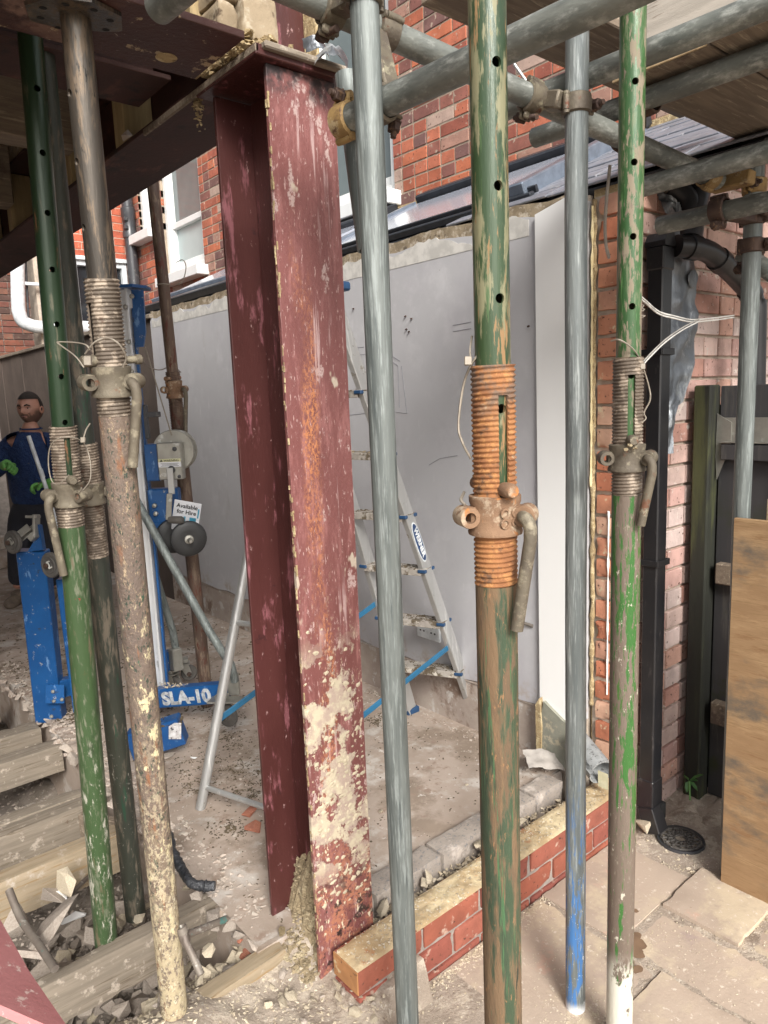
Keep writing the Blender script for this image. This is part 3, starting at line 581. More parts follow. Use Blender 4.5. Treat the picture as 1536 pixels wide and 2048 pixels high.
# ------------------------------------------------------------------ low cavity wall in front
lw = thing('brick_plinth', 'low dark red brick wall stump with ochre mortar on its broken top', 'low wall', (.93, 1.264, 0))
MB().box((1.56, 1.3145, .052), (1.24, .085, .20)).build('mortar_core', lime_grey, lw)
for row, z in enumerate((.1295, .054, -.0215)):
    x = .925 if row != 1 else .925
    first = True
    while x < 2.14:
        L = .215 if not (row == 1 and first) else .1025
        if row == 0 and x > 1.86 : L = .215
        x1 = min(x+L, 2.15)
        if x1-x > .03: rough_box('brick', ((x+x1)/2, 1.3155+rnd.uniform(-.0015, .0015), z+rnd.uniform(-.001, .001)), (x1-x-.0, .102, .066), brick_low, lw, .013, .0035, .0012, (0, 0, rnd.uniform(-.008, .008)))
        x = x1+.010; first = False
# rough mortar bed on top
def mtop(x, y):
    e = min(1, max(0, (y-1.266)/.012))*min(1, max(0, (1.362-y)/.012))*min(1, max(0, (x-.926)/.012))
    return .1622+e*(.004+.004*noise.noise(Vector((x*22, y*22, 2)))+.0025*noise.noise(Vector((x*70, y*70, 7))))
mb = grid_sheet(.925, 2.14, 1.2655, 1.3635, .0055, mtop); mb.build('mortar_bed', mortar_top, lw, smooth=60)
put_box('half_brick_face', (.9248, 1.3155, .1295), (.004, .0985, .063), brick_cut, lw, .001)

# ------------------------------------------------------------------ brickwork generator
def brick_face(parent, o, ux, un, L, H, mt, holes=(), full=.215, half=.1025, ch=.075, joint=.010, bond='flemish', near=None, limit=10**6, depth=.012, proud=.004, tone0=.0, rot_seed=1, zlo=None, skip=None, zz=None):
    """bricks laid on the plane through o: ux along the wall, un outwards; holes = (u0,u1,z0,z1); the nearest `limit` as parts, the others joined"""
    o = Vector(o); ux = Vector(ux); un = Vector(un); r = random.Random(rot_seed); bricks = []
    rows = int(H/ch)
    for j in range(rows):
        z0 = j*ch+joint/2; z1 = (j+1)*ch-joint/2; u = -(.055 if bond == 'flemish' and j % 2 else (.11 if j % 2 else 0)); k = j % 2
        while u < L:
            if bond == 'flemish': w_ = full if (k % 2 == 0) else half
            elif bond == 'mixed': w_ = full if r.random() < .48 else half
            elif bond == 'header': w_ = half
            else: w_ = full
            k += 1; a, b_ = max(u, 0), min(u+w_, L); u += w_+joint
            segs = [(a, b_)]
            for (h0, h1, g0, g1) in holes:
                if z1 > g0+.01 and z0 < g1-.01:
                    ns = []
                    for (p, q) in segs:
                        if q <= h0 or p >= h1: ns.append((p, q))
                        else:
                            if p < h0: ns.append((p, h0))
                            if q > h1: ns.append((h1, q))
                    segs = ns
            for p, q in segs:
                if q-p > .025:
                    c = o+ux*((p+q)/2)+Vector((0, 0, (z0+z1)/2))
                    if skip and skip(c): continue
                    bricks.append((c, q-p, z1-z0))
    ref = Vector(near) if near is not None else Vector((0, 0, HC))
    bricks.sort(key=lambda t: (t[0]-ref).length)
    ang = math.atan2(ux.y, ux.x); rest = MB()
    for i, (c, w_, h_) in enumerate(bricks):
        pr = proud+r.uniform(-.002, .002); cc = c+un*(pr-depth/2-.01)
        wq = round(w_*200)/200 if i < limit else w_
        if i < limit:
            put_box('brick', cc, (wq, depth+.02, h_), mt, parent, .0025, (0, 0, ang))
        else:
            rest.t = r.random(); rest.box(cc, (w_, depth+.02, h_), (ux, un, Vector((0, 0, 1))), .0025)
    if rest.v:
        ob = rest.build('brick_courses', mt, parent); ob['kind'] = 'stuff'
    return len(bricks)
def slab_with_holes(mb, o, ux, un, L, H, t, holes):
    "wall sheet of thickness t behind the face plane with real openings"
    us = sorted({0, L}|{h[0] for h in holes}|{h[1] for h in holes}); zs = sorted({0, H}|{h[2] for h in holes}|{h[3] for h in holes})
    o = Vector(o); ux = Vector(ux); un = Vector(un); Z = Vector((0, 0, 1))
    for i in range(len(us)-1):
        for j in range(len(zs)-1):
            u, z = (us[i]+us[i+1])/2, (zs[j]+zs[j+1])/2
            if any(h[0] < u < h[1] and h[2] < z < h[3] for h in holes) or u < 0 or u > L or z < 0 or z > H: continue
            mb.box(o+ux*u+Z*z-un*t/2, (us[i+1]-us[i], t, zs[j+1]-zs[j]), (ux, un, Z))

# ------------------------------------------------------------------ neighbouring house: side wall at x = 3.2
HX = 3.2
hz0 = 2.2
house = thing('brick_house', 'old red brick house side wall with tall white sash windows above the lean-to roof', 'house', (HX, 5, 0))
# openings (u = y - 1.0, z - hz0)
win_near = (3.56-.9, 4.42-.9, 2.83-hz0, 4.3-hz0)
win_mid = (6.15-.9, 6.95-.9, 2.80-hz0, 4.2-hz0)
win_far = (7.12-.9, 7.50-.9, 3.30-hz0, 4.2-hz0)
mb = MB(); slab_with_holes(mb, (HX, .9, hz0), (0, 1, 0), (-1, 0, 0), 6.81, 3.4, .22, [win_near, win_mid, win_far]); mb.build('wall', lime, house)
brick_face(house, (HX, .9, hz0), (0, 1, 0), (-1, 0, 0), 6.8, 3.0, brick_red, [tuple((a-(0.0), b_, c_, d_)) for a, b_, c_, d_ in (win_near, win_mid, win_far)], bond='mixed', limit=300, near=(1.2, 1.6, 2.4), rot_seed=3,
           skip=lambda c: False)
def sash(y0, y1, z0, z1, rail, glass_lo, parent, sill_out=.09):
    f = MB(); X = HX+.07
    for a, b_ in ((y0, y0+.06), (y1-.06, y1)): f.box((X, (a+b_)/2, (z0+z1)/2), (.09, b_-a, z1-z0), None, .004)
    f.box((X, (y0+y1)/2, z0+.03), (.09, y1-y0-.12, .06), None, .004); f.box((X, (y0+y1)/2, z1-.03), (.09, y1-y0-.12, .06), None, .004)
    fr = f.build('window', white_paint, parent)
    g = MB(); g.box((X+.01, (y0+y1)/2, rail), (.05, y1-y0-.12, .055), None, .004)
    for a in (y0+.075, y1-.075): g.box((X+.01, a, (z0+z1)/2), (.04, .035, z1-z0-.12), None, .004)
    g.box((X+.01, (y0+y1)/2, z0+.09), (.04, y1-y0-.2, .07), None, .004)
    g.build('sash_frame', white_paint, fr)
    MB().box((X+.03, (y0+y1)/2, (z0+.06+rail)/2), (.006, y1-y0-.14, rail-z0-.06)).build('pane', glass_lo, fr)
    MB().box((X+.02, (y0+y1)/2, (z1-.06+rail)/2), (.006, y1-y0-.14, z1-rail-.06)).build('pane', pane, fr)
    MB().box((HX-.012, (y0+y1)/2, z0-.05), (sill_out*2+.02, y1-y0+.12, .09), None, .006).build('sill', white_paint, fr)
sash(3.56, 4.42, 2.83, 4.3, 3.5, pane, house); sash(6.15, 6.95, 2.80, 4.2, 3.27, frost, house); sash(7.12, 7.50, 3.30, 4.2, 3.9, pane, house)
# rear wing wall at y = 8.2 facing us
BY = 7.72
wing = thing('rear_wing', 'orange brick rear wing of the house with white framed window', 'house', (2.4, BY, 0))
bw = (2.55, 3.11, 2.40, 3.05)
mb = MB(); slab_with_holes(mb, (2.18, BY, 1.4), (1, 0, 0), (0, -1, 0), 1.01, 3.2, .25, [(bw[0]-2.18, bw[1]-2.18, bw[2]-1.4, bw[3]-1.4)]); mb.build('wall', lime_pale, wing)
brick_face(wing, (2.22, BY, 1.8), (1, 0, 0), (0, -1, 0), .97, 2.4, brick_orange, [(bw[0]-2.22, bw[1]-2.22, bw[2]-1.8, bw[3]-1.8)], bond='stretcher', rot_seed=5, limit=170, joint=.007)
yb_ = thing('yard_wall', 'dirty brown brick wall at the far left beyond the white waste pipe', 'wall', (1.5, 9.7, 0))
MB().box((1.4, 9.83, 2.2), (4, .24, 4.4)).build('wall', lime_grey, yb_)
brick_face(yb_, (1.75, 9.7, 1.9), (1, 0, 0), (0, -1, 0), 1.2, 2.4, brick_brown, bond='mixed', rot_seed=6, limit=130)
fr = MB()
for a, b_ in ((bw[0], bw[0]+.05), (bw[1]-.05, bw[1]), (2.80, 2.87)): fr.box(((a+b_)/2, BY+.05, (bw[2]+bw[3])/2), (b_-a, .08, bw[3]-bw[2]), None, .004)
for z in (bw[2]+.025, bw[3]-.025): fr.box(((bw[0]+bw[1])/2, BY+.052, z), (bw[1]-bw[0]-.1, .076, .05), None, .004)
fo = fr.build('window', upvc, wing)
for a, b_ in ((bw[0]+.05, 2.80), (2.87, bw[1]-.05)): MB().box(((a+b_)/2, BY+.07, (bw[2]+bw[3])/2), (b_-a, .006, bw[3]-bw[2]-.1)).build('pane', pane_dark, fo)
MB().box((2.83, BY-.03, bw[2]-.03), (.66, .12, .05), None, .005).build('sill', upvc, fo)
MB().box((2.83, BY-.005, bw[3]+.02), (.62, .03, .04), None, .004).build('lintel', upvc, wing)
# soil pipe in the corner and white waste pipe
sp = thing('soil_pipe', 'grey-black cast soil pipe with bolted collar in the house corner', 'drain pipe', (3.125, 7.60, 2))
MB().tube([(3.125, 7.60, 1.9), (3.125, 7.60, 5)], .058, 20).build('pipe', cast_black, sp, smooth=40)
MB().lathe((3.125, 7.60, 3.28), (0, 0, 1), [(.058, 0), (.072, .01), (.072, .06), (.064, .08), (.064, .2), (.072, .22), (.072, .30), (.058, .31)], 20).build('collar', cast_black, sp, smooth=40)
mb = MB()
for a in range(3):
    for z in (3.38, 3.46): mb.box((3.125+.075*math.cos(a*2.1+2.4), 7.60+.075*math.sin(a*2.1+3.9), z), (.04, .04, .035), None, .006)
mb.build('bolt', cast_black, sp)
wp = thing('waste_pipe', 'white plastic waste pipe bending across the brown brickwork', 'drain pipe', (2.0, 8.1, 2))
WY = 7.64
MB().tube([ony(40, 430, WY), ony(35, 540, WY), ony(36, 600, WY)]+curve_pts([ony(37, 622, WY), ony(46, 643, WY), ony(68, 653, WY)], 5)+[ony(100, 655, WY), ony(180, 655, WY)], .062, 18).build('pipe', upvc, wp, smooth=50)
MB().box(ony(62, 568, WY), (.16, .04, .03), None, .004).build('pipe_clip', upvc, wp)
MB().tube([ony(50, 500, WY+.05), ony(57, 640, WY+.05)], .012, 8).build('overflow_pipe', cast_black, wp)

# ------------------------------------------------------------------ party wall, its roof and rear face
pw = thing('party_wall', 'grey plastered party wall with ragged top edge beside the open room', 'wall', (2.13, 3, 0))
MB().box((2.245, 3.19, 1.02), (.19, 3.50, 2.32)).build('core', lime_pale, pw)
def ragged(u0, u1, zb, zt, X, t, amp, mt, name, zbf=None, n=90):
    mb = MB(); P = []
    for i in range(n+1):
        u = u0+(u1-u0)*i/n
        P.append((u, zb+(zbf(u) if zbf else 0), zt-amp*abs(noise.fractal(Vector((u*2.3, .5, 9)), 1, 2, 5))))
    vs = [(X, u, a) for u, a, b_ in P]+[(X, u, b_) for u, a, b_ in P]+[(X+t, u, a) for u, a, b_ in P]+[(X+t, u, b_) for u, a, b_ in P]; k = n+1; fs = []
    for i in range(n):
        fs += [(i, i+1, k+i+1, k+i), (2*k+i+1, 2*k+i, 3*k+i, 3*k+i+1), (k+i, k+i+1, 3*k+i+1, 3*k+i), (i+1, i, 2*k+i, 2*k+i+1)]
    fs += [(0, k, 3*k, 2*k), (n, 2*k+n, 3*k+n, k+n)]
    mb.add(vs, fs); return mb.build(name, mt, pw)
ragged(1.432, 4.93, .36, 2.165, 2.115, .034, .045, plaster, 'plaster_skin', lambda u: .015*noise.noise(Vector((u*6, 0, 0))))
MB().box((2.1365, 3.2, .24), (.026, 3.5, .235), None, .003).build('base_render', raw_plaster, pw)
MB().box((2.128, 3.25, .352), (.02, 3.2, .012), None, .003).build('render_lip', raw_plaster, pw)
MB().add([(2.0985, 1.434, .352), (2.0985, 1.612, .31), (2.0985, 1.622, 2.15), (2.0985, 1.50, 2.178), (2.0985, 1.434, 2.15), (2.114, 1.434, .352), (2.114, 1.612, .31), (2.114, 1.622, 2.15), (2.114, 1.50, 2.178), (2.114, 1.434, 2.15)],
         [(0, 1, 2, 3, 4), (9, 8, 7, 6, 5), (0, 5, 6, 1), (1, 6, 7, 2), (2, 7, 8, 3), (3, 8, 9, 4), (4, 9, 5, 0)]).build('white_board', white_board, pw)
mtop_m = mat('ragged_brown_wall_top', (.30, .24, .16), (.20, .155, .10), 18, (1, 1, 1), [dict(col=(.42, .36, .28), sc=30, lo=.52, hi=.6), dict(col=(.10, .08, .06), sc=20, lo=.58, hi=.66)], .95, 0, .9, 60)
ragged(1.50, 4.94, 2.08, 2.207, 2.128, .10, .030, mtop_m, 'wall_top_mortar', n=150)
ragged(1.66, 4.9, 2.04, 2.172, 2.1135, .0035, .11, simple('torn_plaster_edge', (.62, .60, .56), .9), 'torn_edge', lambda u: .05, n=220)
# cut end of the wall
MB().box((2.247, 1.353, 1.03), (.165, .156, 2.34)).build('end_core', mortar_y, pw)
for j in range(27):
    z = .185+j*.075-.0
    r0 = random.Random(j)
    if j % 2: rough_box('brick', (2.21, 1.336, z), (.13, .135, .064), brick_raw, pw, .016, .004, .003, (r0.uniform(-.02, .02), r0.uniform(-.03, .03), r0.uniform(-.03, .03)))
    else:
        rough_box('brick', (2.213, 1.294, z), (.13, .055, .064), brick_raw, pw, .016, .004, .003, (r0.uniform(-.02, .02), r0.uniform(-.03, .03), r0.uniform(-.03, .03))); rough_box('brick', (2.21, 1.366, z), (.13, .075, .064), brick_raw, pw, .016, .004, .003, (0, r0.uniform(-.03, .03), r0.uniform(-.03, .03)))
def lump_strip(o, L, w_, d_, mt, name, parent, sd=0, axis='z'):
    "irregular bead running up a wall"
    mb = MB(); n = int(L/.012); k = 8; vs = []; fs = []
    for i in range(n+1):
        z = i*L/n; q = .6+.55*noise.noise(Vector((z*22, sd, 0)))+.25*noise.noise(Vector((z*70, sd, 3))); dx = .25*noise.noise(Vector((z*9, sd, 6)))
        for a in range(k): 
            t = 2*PI*a/k; vs.append((o[0]+d_*q*math.cos(t), o[1]+w_*(dx+q*math.sin(t)), o[2]+z))
    for i in range(n):
        for a in range(k): fs.append((i*k+a, i*k+(a+1) % k, (i+1)*k+(a+1) % k, (i+1)*k+a))
    return mb.add(vs, fs).build(name, mt, parent, smooth=50)
lump_strip((2.147, 1.417, .42), 1.74, .013, .012, mortar_y, 'mortar_edge', pw, 2)
lump_strip((2.137, 1.4185, 1.22), .92, .0055, .009, foam, 'sealant_bead', pw, 5)
lump_strip((2.142, 1.352, .48), .66, .0045, .006, white_paint, 'caulk_bead', pw, 9)
# sockets, screws and pencil marks on the plaster
sk = MB().box((2.108, 2.224, .53), (.012, .145, .086), None, .004).build('socket_plate', upvc, pw)
mb = MB()
for dy in (-.034, .034):
    mb.box((2.1012, 2.224+dy, .548), (.003, .006, .009)); mb.box((2.1012, 2.224+dy-.011, .522), (.003, .007, .006)); mb.box((2.1012, 2.224+dy+.011, .522), (.003, .007, .006))
mb.build('socket_holes', dark, sk)
MB().box((2.101, 2.224, .563), (.006, .05, .012), None, .002).build('socket_switch', upvc, sk)
mb = MB()
for (px, py) in ((812, 632), (824, 637), (814, 658), (819, 663), (708, 617), (1058, 652)):
    p = onx(px, py, 2.1135); mb.tube([p, p+Vector((-.008, 0, -.002))], .0035, 6)
mb.build('screw', iron, pw)
mb = MB()
for A in (((700, 697), (728, 694)), ((783, 712), (800, 722)), ((783, 722), (796, 732), (799, 815)), ((803, 732), (814, 827), (783, 823)), ((906, 651), (942, 644)), ((906, 663), (942, 657)), ((858, 930), (880, 917), (915, 911)), ((700, 830), (735, 826)), ((700, 712), (735, 708))):
    mb.tube([onx(px, py, 2.1142) for px, py in A], .0011, 4)
mb.build('pencil_line', pencil, pw)
p = onx(1066, 1252, 2.112)
MB().tube([p, p+Vector((-.006, .035, .004))], .007, 8).build('capped_pipe', simple('dull_cap', (.16, .14, .12)), pw)
MB().tube([onx(943, 437, 2.113), onx(948, 425, 2.10), onx(952, 442, 2.11)], .0025, 5).build('cut_wire', copper, pw)
# roof over the neighbour's extension
roof = thing('lean_to_roof', 'slated lean-to roof with long rooflights above the party wall', 'roof', (2.6, 2.5, 2.2))
SL = .467; rn = Vector((-SL, 0, 1)).normalized(); ru = Vector((1, 0, SL)).normalized()
def rp(x, y, h=0): return Vector((x, y, 2.2+(x-2.15)*SL))+rn*h
def rbox(mb, x0, x1, y0, y1, h0, h1, bev=0): c = rp((x0+x1)/2, (y0+y1)/2, (h0+h1)/2); mb.box(c, ((x1-x0)*math.hypot(1, SL), y1-y0, h1-h0), (ru, Vector((0, 1, 0)), rn), bev); return mb
rbox(MB(), 2.16, 3.2, .9, 5.6, -.06, -.003).build('deck', frame_dark, roof)
nrow = 9; 
for i in range(nrow):
    x0 = 2.15+i*.118; y = .88-(.12 if i % 2 else 0)
    while y < 1.86:
        r0 = rnd.uniform(-.002, .002)
        d = (.16*math.hypot(1, SL), .238, .008); c = rp(x0+.075, y+.12, .012+r0)
        o = put_box('slate', c, d, slate, roof, .002); o.rotation_euler = Matrix((ru*1.0, Vector((0, 1, 0)), rn)).transposed().to_euler(); o.rotation_euler.rotate_axis('Y', R(1.6))
        y += .242
    if i == 0: pass
ugl = rbox(MB(), 2.30, 3.06, 1.86, 3.20, .02, .035).build('rooflight', glass_sky, roof)
mb = MB(); rbox(mb, 2.235, 2.262, 1.74, 3.24, .0, .030, .004); rbox(mb, 2.275, 2.288, 1.74, 3.24, .0, .045, .003); rbox(mb, 3.09, 3.19, 1.80, 3.24, .02, .075, .01); mb.build('black_frame', frame_dark, ugl)
mb = MB(); rbox(mb, 2.26, 3.10, 1.78, 1.86, .0, .07, .006); rbox(mb, 2.30, 3.06, 3.20, 3.25, .0, .05, .004); mb.build('side_flashing', frame_blue, ugl)
mb = MB(); rbox(mb, 2.30, 2.50, 3.30, 3.46, .0, .08, .01); rbox(mb, 2.26, 2.30, 3.26, 3.5, .0, .05, .006); mb.build('frame_end', frame_dark, roof)
ug2 = rbox(MB(), 2.26, 3.06, 3.55, 5.45, .02, .035).build('rooflight', glass_sky, roof)
mb = MB(); rbox(mb, 2.20, 2.26, 3.5, 5.5, .0, .05, .005); rbox(mb, 3.05, 3.19, 3.5, 5.2, .02, .07, .01); mb.build('black_frame', frame_dark, ug2)
mb = MB(); rbox(mb, 2.36, 2.40, 3.55, 5.4, .035, .06, .004); mb.build('glazing_bar', frame_blue, ug2)
mb = MB(); mb.box((3.19, 3.0, 2.70), (.03, 4.2, .05), None, .004); mb.build('wall_flashing', mortar_y, roof)
# rear face of the neighbouring extension (bricks seen behind the downpipe)
rear = thing('extension_wall', 'pale pink brick rear wall of the neighbouring extension behind the downpipe', 'wall', (2.16, 1.264, 0))
vs = [(2.161, 1.2745, -.1), (3.9, 1.2745, -.1), (3.9, 1.2745, 2.98), (3.1, 1.2745, 2.60), (2.161, 1.2745, 2.17)]
MB().quadprism(vs, (0, 1, 0), .15).build('wall', lime_pale, rear)
brick_face(rear, (2.155, 1.264, .0), (1, 0, 0), (0, -1, 0), 1.6, 2.7, brick_pink, bond='mixed', rot_seed=12, limit=290, joint=.011, depth=.02, proud=.003, skip=lambda c: c.z > 2.16+(c.x-2.155)*.45)

# ------------------------------------------------------------------ ceiling structure and steel frame (upper left)
up = thing('upper_floor', 'dark timber upper floor carried over the steel beams', 'floor structure', (0, 3, 2.8))
MB().box((-.6, 4.9, 2.86), (3.3, 7.4, .03)).build('floor_boards', timber, up)
for i in range(12):
    put_box('joist', (-.45, 2.1+i*.42, 2.74), (2.6, .05, .2), board_m, up, .004)
mw = thing('masonry_over_beam', 'rough pale brickwork standing on the long steel beam', 'masonry', (.98, 3, 2.54))
MB().box((.98, 3.4, 2.80), (.16, 3.1, .46)).build('core', lime_grey, mw)
brick_face(mw, (.895, 1.9, 2.546), (0, 1, 0), (-1, 0, 0), 3.0, .5, pier_m, bond='mixed', rot_seed=15, limit=300, depth=.03)
c1 = thing('steel_column', 'maroon steel column with rust streak and mortar smears standing on rubble', 'steel column', (.898, 1.39, 0))
def plate(mb, x0, x1, y0, y1, z0, z1, b=.0015): return mb.box(((x0+x1)/2, (y0+y1)/2, (z0+z1)/2), (x1-x0, y1-y0, z1-z0), None, b)
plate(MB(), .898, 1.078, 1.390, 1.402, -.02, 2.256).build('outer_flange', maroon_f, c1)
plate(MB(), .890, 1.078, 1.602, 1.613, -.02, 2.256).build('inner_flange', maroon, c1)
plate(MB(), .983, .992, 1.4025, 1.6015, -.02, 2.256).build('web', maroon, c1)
# long scrapes are in the paint; mortar lumps stand proud of it
mb = MB(); r_ = random.Random(21)
for _ in range(170):
    z = min(1.1, .25+abs(r_.gauss(.25, .26))); x = .905+r_.random()*.165; q = r_.uniform(.002, .0065); n_ = 7
    pts = [(x+q*1.5*math.cos(2*PI*i/n_)*r_.uniform(.6, 1.2), 1.3896, z+q*math.sin(2*PI*i/n_)*r_.uniform(.6, 1.4)) for i in range(n_)]
    mb.add(pts+[(x, 1.3896-q*r_.uniform(.25, .5), z)], [(i, (i+1) % n_, n_) for i in range(n_)])
mb.build('mortar_lumps', simple('dry_mortar_lump', (.50, .43, .31), .95, bump=.5), c1)['kind'] = 'stuff'
# crumbly mortar stuck to the column edge
mb = MB()
for i in range(120):
    z = rnd.uniform(.1, 2.2); q = rnd.uniform(.0015, .004); mb.box((.898+rnd.uniform(-.001, .002), 1.3895+rnd.uniform(-.001, .008), z), (q, q, q*rnd.uniform(2, 7)))
mb.build('mortar_crumbs', mortar_y, c1)['kind'] = 'stuff'
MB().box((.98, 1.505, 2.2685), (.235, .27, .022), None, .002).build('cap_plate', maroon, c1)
MB().box((.985, 1.366, 2.276), (.215, .022, .014), None, .003).build('packing_strip', timber, c1)
mb = MB(); plate(mb, .862, .870, 1.37, 1.95, 2.262, 2.278); mb.build('side_strip', board_m, c1)
uw = thing('upper_front_wall', 'brick wall carried on the front steel beam above the opening', 'wall', (-.5, 1.3, 2.45))
MB().box((-1.0, 1.31, 3.05), (3.2, .20, 1.19)).build('wall', lime_grey, uw)
lb = thing('left_shade_wall', 'unseen brick wall added to shade the left side of the room', 'wall', (-1.8, 5, 0))  # out of view, added to block daylight from the left interior
MB().box((-1.8, 5.0, 1.4), (.2, 8, 2.9)).build('wall', brick_brown, lb)
# long beam along the room edge
b2 = thing('long_steel_beam', 'long maroon steel beam running back from the column head with timber packers in its web', 'steel beam', (.98, 3.5, 2.28))
plate(MB(), .875, 1.085, 1.66, 6.4, 2.281, 2.293).build('bottom_flange', maroon_beam_shaded, b2)
plate(MB(), .875, 1.085, 1.66, 6.4, 2.522, 2.534).build('top_flange', maroon_beam_shaded, b2)
plate(MB(), .975, .985, 1.66, 6.4, 2.2935, 2.5215).build('web', maroon_beam_shaded, b2)
for y, w_ in ((2.16, .075), (2.62, .05), (3.02, .05), (3.38, .06), (3.9, .06)):
    put_box('timber_packer', (.928, y, 2.4075), (.088, w_, .225), timber_v, b2, .003)
for y, z, a in ((2.04, 2.291, .4), (2.75, 2.29, .2)):
    MB().add([(.872, y, z), (.86, y+.05, z+.012), (.872, y+.07, z+.002), (.868, y+.02, z+.02)], [(0, 1, 2), (0, 3, 1)]).build('paint_flake', plaster, b2)
# front beam carried by the prop
b1 = thing('front_steel_beam', 'maroon steel beam ending in mid air over the front prop, underside smeared with mortar', 'steel beam', (.0, 1.3, 2.2))
beam_mat = mat('shade_darkened_maroon_with_mortar', (.052, .017, .013), (.036, .013, .010), 3, (1, 1, 1), [  # base darkened for the shade under the beam; the mortar is real
    dict(col=(.20, .12, .095), sc=7, st=(1, 1, 1), lo=.50, hi=.62, ax=(0, .62, .40), r=.9), dict(col=(.34, .26, .16), sc=16, lo=.62, hi=.66), dict(col=(.06, .02, .02), sc=9, lo=.56, hi=.7), dict(col=(.40, .33, .26), sc=60, lo=.64, hi=.7)], .5, .05, .4, 90)
plate(MB(), -1.6, .738, 1.205, 1.405, 2.19, 2.204).build('bottom_flange', beam_mat, b1)
plate(MB(), -1.6, .738, 1.205, 1.405, 2.43, 2.444).build('top_flange', beam_mat, b1)
plate(MB(), -1.6, .62, 1.300, 1.310, 2.2045, 2.4295).build('web', beam_mat, b1)
mb = MB(); mb.lathe((.655, 1.35, 2.1895), (0, 0, -1), [(0, .0012), (.017, .0012), (.02, 0)], 16); mb.build('mortar_spot', mortar_y, b1)
b3 = thing('cross_steel_beam', 'dark maroon cross beam behind the two green props', 'steel beam', (.2, 1.85, 2.33))
plate(MB(), -1.6, .862, 1.76, 1.96, 2.335, 2.347).build('bottom_flange', maroon_beam_shaded, b3)
plate(MB(), -1.6, .862, 1.76, 1.96, 2.56, 2.572).build('top_flange', maroon_beam_shaded, b3)
plate(MB(), -1.6, .862, 1.855, 1.865, 2.3475, 2.5595).build('web', maroon_beam_shaded, b3)
t3 = thing('ceiling_timber', 'dark old ceiling timber between the beams, speckled with plaster', 'timber', (.1, 2.5, 2.4))
plate(MB(), -1.6, .86, 2.42, 2.52, 2.36, 2.58, .004).build('timber', board_m, t3); plate(MB(), -1.6, .86, 3.2, 3.3, 2.36, 2.58, .004).build('timber', board_m, t3)
# brick pier and stub column over the column head
pr = thing('brick_pier', 'pale brick pier and crumbling mortar on top of the maroon column', 'masonry', (.95, 1.5, 2.28))
for i, (x, y, z, d) in enumerate(((.875, 1.54, 2.355, (.05, .11, .10)), (.945, 1.53, 2.37, (.09, .12, .13)), (.88, 1.54, 2.46, (.06, .11, .10)), (.95, 1.53, 2.505, (.09, .12, .12)), (.93, 1.54, 2.62, (.15, .12, .1)), (.93, 1.54, 2.73, (.15, .12, .1)))):
    rough_box('brick', (x, y, z), d, pier_m, pr, .012, .007, .004, (0, 0, rnd.uniform(-.03, .03)))
MB().box((.925, 1.56, 2.5), (.13, .09, .42)).build('mortar', mortar_y, pr)
MB().box((.845, 1.60, 2.40), (.03, .05, .22), None, .003).build('timber_strut', timber_v, pr)
ds = thing('stub_column', 'short maroon steel stub rising from the column cap', 'steel column', (1.04, 1.5, 2.28))
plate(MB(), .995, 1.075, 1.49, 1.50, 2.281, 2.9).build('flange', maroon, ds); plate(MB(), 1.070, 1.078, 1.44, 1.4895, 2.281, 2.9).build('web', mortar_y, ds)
def shard_verts(size, r, n=11, fl=.5, el=1.):
    vs = []
    for _ in range(n):
        v = Vector((r.gauss(0, 1), r.gauss(0, 1), r.gauss(0, 1))).normalized()*r.uniform(.75, 1); vs.append(Vector((v.x*size*el, v.y*size, v.z*size*fl)))
    return vs
def shard_mesh(name, size, r, mt, n=11, fl=.5, el=1.):
    bm = bmesh.new()
    for v in shard_verts(size, r, n, fl, el): bm.verts.new(v)
    bmesh.ops.convex_hull(bm, input=bm.verts[:]); bmesh.ops.delete(bm, geom=[v for v in bm.verts if not v.link_faces], context='VERTS')
    me = bpy.data.meshes.new(name); bm.to_mesh(me); bm.free(); me.materials.append(mt); return me
def grit(name, spots, mt, label, cat, parent=None, flat=.6, n=6):
    "thousands of crumbs joined into one mesh: spots = (x, y, z, size)"
    mb = MB(); r = random.Random(len(spots)); shapes = []
    for _ in range(14):
        me = shard_mesh('tmp', 1, r, mt, 7, flat, r.uniform(1, 1.6)); shapes.append(([v.co.copy() for v in me.vertices], [tuple(p.vertices) for p in me.polygons])); bpy.data.meshes.remove(me)
    for (x, y, z, q) in spots:
        vs, fs = r.choice(shapes); a = r.uniform(0, 2*PI); ca, sa = math.cos(a)*q, math.sin(a)*q
        mb.add([(x+v.x*ca-v.y*sa, y+v.x*sa+v.y*ca, z+v.z*q) for v in vs], fs)
    o = mb.build(name, mt, parent); o['kind'] = 'stuff'
    if parent is None: tag(o, label, cat)
    return o
r = random.Random(4)
grit('mortar_crumbs', [(r.uniform(.84, 1.06), r.uniform(1.40, 1.6), 2.281+abs(r.gauss(0, .012)), r.uniform(.004, .016)) for _ in range(260)]+[(r.uniform(.86, .96), r.uniform(1.44, 1.5), 2.28+r.uniform(0, .06), r.uniform(.006, .02)) for _ in range(160)], mortar_y, '', '', pr)
grit('mortar_crumbs', [(.879+r.uniform(-.006, .012), 1.661+abs(r.gauss(0, .012)), 2.279-abs(r.gauss(0, .03)), r.uniform(.002, .007)) for _ in range(160)], mortar_y, '', '', b2)

